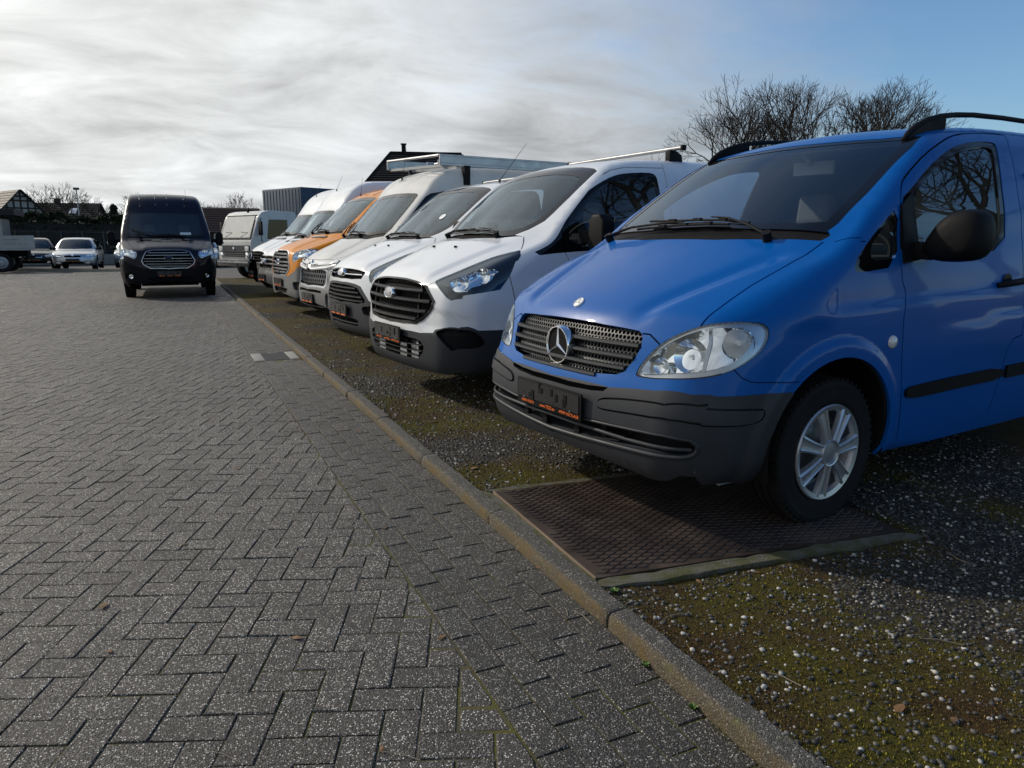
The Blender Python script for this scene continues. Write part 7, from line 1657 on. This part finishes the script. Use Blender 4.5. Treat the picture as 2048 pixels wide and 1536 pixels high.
def box_truck():
    FLIP[0] = True
    t = thing('box_truck', 'old white cab truck with blue tarpaulin box behind the row of vans', 'truck')
    W = 1.09
    pr = [(.10, .52), (.02, .70), (.02, 1.30), (.08, 1.42), (.36, 2.12), (.50, 2.26), (.75, 2.32), (1.75, 2.30), (1.85, 2.20), (1.88, .80), (1.6, .75), (1.55, .52)]
    m = MB(); m.prism([(a, b) for a, b in pr], 1, -W, W); c = bevel(fix_normals(m.build('cab', 'white_warm', t)), .05, 3)
    def front(y, z, off=.030): u = np.interp(z, [.52, .70, 1.30, 1.42, 2.12, 2.26], [.10, .02, .02, .08, .36, .50]); return (u - off, y, z)
    m = MB(); Q = np.array([front(-1.02, 1.36, .022), front(1.02, 1.36, .022), front(.97, 2.17, .022), front(-.97, 2.17, .022)]); m.add(np.vstack([Q, Q + (.02, 0, 0)]), [(0, 1, 2, 3), (0, 4, 5, 1), (1, 5, 6, 2), (2, 6, 7, 3), (3, 7, 4, 0)]); fix_normals(m.build('screen_rubber', 'rubber', c))
    m = MB(); P = [front(-.95, 1.42), front(.95, 1.42), front(.90, 2.13), front(-.90, 2.13)]; m.add(np.vstack([np.array(P), np.array(P) + (.02, 0, 0)]), [(0, 1, 2, 3), (0, 4, 5, 1), (1, 5, 6, 2), (2, 6, 7, 3), (3, 7, 4, 0)]); fix_normals(m.build('windscreen', 'truck_screen', c))
    m = MB(); m.box((-.004, 0, 1.05), (.03, 1.95, .22)); g = m.build('front_panel', 'grille_grey', c)
    for z in (.80, .86, .92): m = MB(); m.box((-.006, 0, z), (.03, 1.3, .030)); m.build('slat', 'black_plastic', c)
    m = MB(); m.lathe([(.06, -.0), (.055, -.02), (.001, -.024)], 18, 'x', (-.02, 0, 1.05)); fix_normals(m.build('badge', 'chrome', g, 40))
    for s in (1, -1):
        m = MB(); m.box((-.012, s * .85, 1.05), (.03, .24, .16)); bevel(m.build('indicator', 'white_lens', c), .01, 2)
        m = MB(); m.lathe([(.10, 0), (.10, -.02), (.07, -.035), (.001, -.04)], 20, 'x', (.0, s * .82, .83)); fix_normals(m.build('headlight', 'chrome', c, 40))
        m = MB(); m.prism([(.62, 1.38), (.72, 2.02), (1.42, 2.02), (1.44, 1.38)], 1, s * (W + .002), s * (W + .012)); fix_normals(m.build('side_window', 'gloss_black', c))
        m = MB(); m.box((.30, s * (W + .16), 1.72), (.06, .20, .46)); mi = bevel(m.build('mirror', 'black_plastic', t), .02, 2); m = MB(); m.tube([(.45, s * W, 2.05), (.32, s * (W + .15), 2.0), (.32, s * (W + .15), 1.35), (.45, s * W, 1.30)], .014, 6); m.build('mirror_arm', 'black_plastic', mi)
        m = MB(); m.tube([front(s * .5 - .1, 1.44, .03), front(s * .5 + .25, 1.58, .03), front(s * .5 - .15, 1.60, .03)], .012, 6); m.build('wiper', 'black_plastic', c)
    m = MB(); m.box((-.02, 0, .56), (.14, 2.1, .20)); bevel(m.build('bumper', 'grille_grey', t), .02, 2); m = MB(); m.box((-.10, 0, .60), (.02, 2.0, .05)); m.build('bumper_strip', 'satin', t)
    m = MB(); m.box((-.095, .05, .50), (.02, .5, .10)); m.build('number_plate', 'plate', t)
    m = MB(); m.box((4.9, 0, 2.10), (5.9, 2.44, 2.10)); bx = bevel(m.build('tarpaulin_box', 'tarp', t), .03, 2)
    for y in np.linspace(-1.1, 1.1, 12): m = MB(); m.tube([(1.952, y, 1.1), (1.948, y, 3.10)], .012, 5); m.build('tarpaulin_fold', 'tarp', bx)
    m = MB(); m.box((4.6, 0, .85), (6.2, .9, .25)); m.build('chassis', 'dark', t); m = MB(); m.box((.9, 0, .62), (1.2, 1.9, .3)); m.build('engine_bay', 'dark', t)
    for u in (1.05, 5.6):
        for s in (1, -1): wheel(t, None, u, s * .92, .42, .25, .24, 'steel')
    m = MB(); m.tube([(.55, .1, 2.28), (.6, .1, 2.42)], [.05, .02], 8); m.build('antenna', 'black_plastic', c)
    place(t, (1.95, 26.6, 0), R(65)); FLIP[0] = False; return t

def ladder_rack(B):
    FLIP[0] = True
    t = thing('ladder_rack', 'aluminium rack with side boards and ladder rungs on the tall white van roof', 'roof rack'); zr = 2.345
    for s in (1, -1):
        m = MB(); m.box((3.4, s * .93, zr + .055 - (.085 if s > 0 else 0)), (3.62, .035, .15)); sb = bevel(m.build('side_board', 'alu', t), .006, 1)
        for z in (-.02, .07): m = MB(); m.box((3.4, s * .949, zr + .035 + z - (.085 if s > 0 else 0)), (3.6, .006, .008)); m.build('board_rib', 'galv', sb)
        for u in (2.0, 3.2, 4.6):
            y = B.side([u], [2.0])[0, 1]; m = MB(); m.prism([(s * (y - .03), 2.0), (s * (y + .025), 2.0), (s * .96, zr - (.09 if s > 0 else .01)), (s * .86, zr - (.09 if s > 0 else .01))], 0, u - .045, u + .045); fix_normals(m.build('rack_foot', 'black_plastic', t))
    for u in (1.66, 2.0, 3.2, 4.6): m = MB(); m.box((u, 0, zr - .06), (.06, 1.84, .035), rx=R(-2.6)); m.build('cross_bar', 'galv', t)
    m = MB(); m.tube([(1.60, .91, zr + .03), (1.60, 0, zr + .07), (1.60, -.91, zr + .11)], .02, 8); m.build('front_roller', 'galv', t)
    for y in (.30, .66): m = MB(); m.box((3.4, y, zr - .03), (3.4, .03, .06)); m.build('ladder_rail', 'alu', t)
    for u in np.arange(1.8, 5.0, .28): m = MB(); m.tube([(u, .30, zr - .03), (u, .66, zr - .03)], .016, 6); m.build('rung', 'alu', t)
    place(t, (1.69, 10.25, .05), PSI); FLIP[0] = False

def hipped_house():
    h = thing('dark_roof_house', 'house with steep black hipped roof and chimney behind the vans', 'house', (15.9, 66.3, 0), R(-17)); w, e, zr, d = 13.5, 6.0, 9.75, 5.2
    m = MB(); m.box((w / 2, d, e / 2), (w - 1, 2 * d - 1, e)); m.build('wall', 'brick_wall', h)
    A = np.array([(0, 0, e), (w, 0, e), (9.6, d, zr), (2.7, d, zr), (0, 2 * d, e), (w, 2 * d, e)]); m = MB(); m.add(A, [(0, 1, 2, 3), (0, 3, 4), (3, 2, 5, 4), (1, 5, 2)]); ro = fix_normals(m.build('roof', 'roof_tile', h))
    n = np.array([0, -(zr - e), d]); n /= np.linalg.norm(n); k = 17; m = MB()
    for i in range(k):
        t, t2 = i / k, (i + .94) / k; a = A[0] * (1 - t) + A[3] * t; b = A[1] * (1 - t) + A[2] * t; c = A[1] * (1 - t2) + A[2] * t2; q = A[0] * (1 - t2) + A[3] * t2; m.add([a + n * .07, b + n * .07, c + n * .02, q + n * .02, a, b], [(0, 1, 2, 3), (4, 5, 1, 0)])
    kind(m.build('tile_course', 'roof_tile', ro), 'stuff'); m = MB(); m.tube([A[3], A[2]], .14, 8); m.tube([A[0], A[3]], .11, 8); kind(m.build('ridge_cap', 'roof_tile', ro), 'stuff')
    m = MB(); m.box((4.0, d, zr + .25), (.42, .42, 1.1)); c = m.build('chimney', 'roof_tile', h); m = MB(); m.box((4.0, d, zr + .82), (.56, .56, .09)); m.build('chimney_cap', 'roof_grey', c)
    for x in (2.5, 6, 10): m = MB(); m.box((x, .49, 2.0), (1.3, .08, 1.3)); f = m.build('window', 'white_print', h); m = MB(); m.box((x, .44, 2.0), (1.1, .02, 1.1)); m.build('pane', 'gloss_black', f)
    return h

def build_far():
    k = NT('pale_screen'); k.set(Base_Color=k.mix(k.noise(k.co(), 3., 5), (.30, .30, .27), (.50, .50, .46)), Roughness=.16, Coat_Weight=1., Coat_Roughness=.1); M['truck_screen'] = k.m  # opaque pale yellowish-grey colour for the truck's windscreen, mottled by noise
    box_truck()
    B = Body(bumps=JUMPER and big_bumps(.95, 4.4), **JUMPER); ladder_rack(B)
    Bc = Body(bumps=custom_bumps(True), **CUSTOM)
    roof_bar('roof_bar', (1.535, 5.64, .05), PSI, Bc, 2.38, .80, 2.01, 'silver cross bar with black end caps on the roof of the hexagon-grille van', .66)
    roof_bar('roof_bar', (1.63, 7.98, .05), PSI, Bc, 2.26, .72, 1.985, 'pale cross bar on the roof of the van with the round sticker', .62)
    # passenger cars
    build_van(car_spec(name='silver_car', label='silver saloon car with black plate left of the navy van', paint='silver', bumper_mat='silver', loc=(-4.02, 37.6, .02), psi=0.02))
    build_van(car_spec(name='black_car', label='black car half hidden behind the dropside truck bed', paint='black_paint', bumper_mat='black_paint', loc=(-5.75, 39.4, .02), psi=-.10))
    build_van(car_spec(name='silver_car', label="silver car peeping out behind the navy van's left mirror", paint='silver', bumper_mat='silver', loc=(-1.72, 40.0, .02), psi=0.03))
    build_van(car_spec(name='silver_car', label='silver car glimpsed between the navy van and the truck', paint='silver', bumper_mat='silver', loc=(1.35, 40.6, .02), psi=.06))
    build_van(car_spec(name='dark_car', label='dark car beside the truck cab behind the navy van', paint='navy', bumper_mat='navy', loc=(3.25, 41.5, .02), psi=.06))
    # dropside truck
    t = thing('dropside_truck', 'dropside truck with pale side boards cut by the left picture edge', 'truck', (-5.55, 37.9, 0))
    for z in (1.10, 1.28, 1.46): m = MB(); m.box((-2.4, -.95, z), (4.8, .03, .165)); m.build('side_board', 'wood_side', t)
    m = MB(); m.box((-.015, 0, 1.28), (.03, 1.9, .55)); m.build('tail_board', 'wood_side', t)
    m = MB(); m.box((-2.4, 0, .97), (4.8, 1.95, .10)); m.build('bed_floor', 'galv', t); m = MB(); m.box((-2.6, 0, .78), (5.0, .8, .28)); m.build('chassis', 'dark', t)
    m = MB(); m.lathe([(.50, -.98), (.50, -.70)], 20, 'y', (-1.02, 0, .47), a0=.1, a1=math.pi - .1); m.build('mudguard', 'black_plastic', t)
    for u in (-1.02, -4.4):
        for s in (1, -1): w = wheel(t, None, 0, s * .80, .42, .26, .22, 'steel'); w.location = (u, s * .80, .41)
    m = MB(); m.box((-5.8, 0, 1.35), (1.5, 1.9, 1.9)); bevel(m.build('cab', 'white_warm', t), .1, 3)
    # lot edge kerb and far things
    m = MB(); P = np.array([(-16, 42.2, 0), (-7.1, 39.6, 0), (-1.8, 36.2, 0), (.6, 35.9, 0)]); m.sweep(P, [(-.06, -.1), (-.06, .09), (.06, .09), (.06, -.1)]); fix_normals(kind(m.build('lot_edge_kerb', 'concrete'), 'structure'))
    f = tag(thing('railing', None, None), 'dark metal railing fence in front of the hedge', 'fence')
    A, Bp = np.array([-13., 47.]), np.array([-.4, 50.]); n = 12
    for i in range(n + 1): p = A + (Bp - A) * i / n; m = MB(); m.box((*p, .95), (.07, .07, 1.9)); m.build('post', 'fence_metal', f)
    for z in (.75, 1.25, 1.82): m = MB(); m.tube([(*A, z), (*Bp, z)], .025, 5); m.build('rail', 'fence_metal', f)
    m = MB(); 
    for i in range(150): p = A + (Bp - A) * i / 150; m.tube([(*p, .55), (*p, 1.95)], .011, 4)
    kind(m.build('bar', 'fence_metal', f), 'stuff'); m = MB(); a = math.atan2(Bp[1] - A[1], Bp[0] - A[0]); m.box((*(A + Bp) / 2, .28), (13.0, .22, .56), rz=a); m.build('base_wall', 'concrete', f)
    h = tag(thing('hedge', None, None), 'long dark clipped hedge behind the railing', 'hedge')
    n = 16000; u = nrng.random((n, 4)); px = -15 + 15.5 * u[:, 0]; py = 52 + .22 * px + 1.4 * u[:, 1]; pz = .2 + (2.55 + .25 * np.sin(px * 1.7) * .5 + .12 * np.sin(px * 5)) * np.where(u[:, 3] < .35, 1, u[:, 2]); c = np.stack([px, py, pz], -1)
    V = (c[:, None] + nrng.normal(0, .085, (n, 3, 3))).reshape(-1, 3); o = mesh_obj('foliage', V, np.arange(len(V)).reshape(-1, 3), 'hedge', h); kind(o, 'stuff')
    m = MB(); m.box((-7.2, 51.1, 1.2), (15.6, 1.0, 2.3), rz=math.atan(.22)); m.build('hedge_core', 'timber', h)
    def lamp(x, y, hh, label, head=(.55, .30, .22)):
        l = thing('street_lamp', label, 'lamp post', (x, y, 0)); m = MB(); m.tube([(0, 0, 0), (0, 0, hh)], [.09, .06], 10); m.build('pole', 'galv', l); m = MB(); m.box((0, -.05, hh + .1), head); bevel(m.build('lamp_head', 'fence_metal', l), .03, 2); m = MB(); m.box((0, -.05, hh - .02), (head[0] * .8, head[1] * .8, .03)); m.build('lamp_glass', 'white_lens', l)
    lamp(-8.35, 88., 6.55, 'tall lamp post with square head above the hedge'); lamp(-14.6, 130., 5.6, 'small white street lamp before the skylight house', (.9, .3, .15))
    # houses
    hipped_house()
    hx = gable_house('timber_house', 'half timbered gable house at the left edge', (-20.6, 126, 0), R(-62), 9, 6.4, 4.9, 8.35, 'brick_wall', 'roof_grey', .5, [('right', -1.6, 2.0, 1.0, 1.2), ('right', 1.6, 2.0, 1.0, 1.2)], None, 'render_wall', tiles=.5)
    for y in np.linspace(-2.6, 2.6, 7): m = MB(); z1 = 4.9 + (8.1 - 4.9) * (1 - abs(y) / 3.2); m.box((4.52, y, (4.9 + z1) / 2), (.08, .19, z1 - 4.9)); m.build('timber_post', 'timber', hx)
    for z in (4.95, 5.9, 6.9, 7.5): m = MB(); w = 3.1 * (1 - (z - 4.9) / 3.3) * 2; m.box((4.53, 0, z), (.08, w, .20)); m.build('timber_beam', 'timber', hx)
    gable_house('skylight_house', 'grey roofed house with brick gable, chimney and one skylight', (-15.4, 146, 0), R(-14), 9.6, 8.6, 4.2, 7.7, 'brick_wall', 'roof_grey', .5, [('right', 0, 5.6, .8, 1.0), ('sky', 1.4, .62, 1.0, 1.3), ('front', -2.5, 2., 1.2, 1.2)], (-1.6, .2, .8, .8), tiles=.5)
    gable_house('brick_house', 'low brick house with rusty tiled roof behind the navy van', (5.4, 84, 0), R(4), 6.5, 7.0, 2.4, 4.75, 'brick_wall', 'brick_wall', .4, [('front', -1, 1.5, 1., 1.)], None, tiles=.4)
    s = thing('shed', 'grey metal shed with flat roof at the left edge', 'shed', (-8.6, 44.5, 0)); m = MB(); m.box((0, 0, 1.2), (2.2, 2., 2.4)); m.build('wall', 'galv', s); m = MB(); m.box((.2, -.1, 2.72), (3.1, 2.8, .30)); m.build('roof', 'roof_grey', s)
    for x in (-1.0, .8): m = MB(); m.box((x, -1.02, 1.2), (.1, .06, 2.4)); m.build('post', 'fence_metal', s)
    # trees
    G = 'bare trees standing behind the blue van'
    for i, (x, y, hh, sd, lb, w) in enumerate(((36.6, 41.5, 12.4, 3, 'leftmost broad bare tree of the group above the blue van', 1.0), (39.4, 41.0, 13.2, 4, 'second bare tree from the left above the blue van roof', 1.0), (43.0, 42.0, 13.4, 7, 'third bare tree from the left, the tallest one on that side', 1.0), (46.8, 42.5, 13.4, 5, 'slim bare tree in the middle of the group above the blue van', .9), (50.5, 43., 14.4, 3, 'bare tree right of the middle of the group above the blue van', 1.0), (54.6, 43.5, 14.4, 7, 'tall bare tree second from the right, above the roof rail', 1.05), (59.3, 45., 13.6, 4, 'rightmost leaning bare tree above the roof rail', .95))):
        bare_tree(x, y, hh, lb, G, sd, rz=1.3 * i, depth=7, minr=.008, wide=w, spread=.50, trunk=.22)
    bare_tree(46, 62, 10.2, 'small far bare tree seen past the white van roof bar', None, 4, 2.0, 6, minr=.014)
    G2 = 'bare trees on the skyline at the left'
    for i, (x, y, hh, lb) in enumerate(((-17.6, 135, 10.6, 'bare tree left of the lamp post on the skyline'), (-14.0, 140, 9.6, 'bare tree behind the lamp post on the skyline'), (-10.2, 140, 8.6, 'thin bare tree left of the ivy covered tree'), (-6.8, 138, 9.4, 'bare tree next to the navy van roof'), (6.0, 100, 6.4, 'bushy bare tree left of the white truck cab'), (8.6, 100, 7.6, 'bare tree straight behind the white truck cab'), (11.6, 112, 5.4, 'low bare tree between truck cab and blue tarpaulin'))):
        bare_tree(x, y, hh, lb, G2, (3, 4, 7, 5)[i % 4], rz=.9 * i, depth=6, minr=.018, wide=1.1)
    iv = thing('ivy_tree', 'dark ivy covered tree beside the navy van roof', 'tree', (-8.1, 138, 0)); m = MB(); m.tube([(0, 0, 0), (.1, 0, 6.8)], [.3, .08], 8); m.build('trunk', 'bark', iv)
    n = 2600; u = nrng.random((n, 3)); z = 1.0 + 6.2 * u[:, 0]; rr_ = (1.5 - 1.15 * u[:, 0]) * np.sqrt(u[:, 1]) * (1 + .25 * np.sin(7 * u[:, 0] * 6)); a = u[:, 2] * 6.28; c = np.stack([rr_ * np.cos(a), rr_ * np.sin(a), z], -1); V = (c[:, None] + nrng.normal(0, .16, (n, 3, 3))).reshape(-1, 3); kind(mesh_obj('crown', V, np.arange(len(V)).reshape(-1, 3), 'hedge', iv), 'stuff')
    # the roadside trees whose bare branches mirror in the side windows
    bare_tree(11.0, -1.2, 10.5, 'bare roadside tree mirrored in the blue van side window', 'bare trees mirrored in the van windows', 7, .4, 7, .62, .26, minr=.007)
    bare_tree(18.0, -2.0, 12., 'bare roadside tree mirrored in the white van side window', 'bare trees mirrored in the van windows', 5, 2.2, 7, .62, .24, minr=.007)

build_ground()
build_blue_van(); build_vans()
build_far()
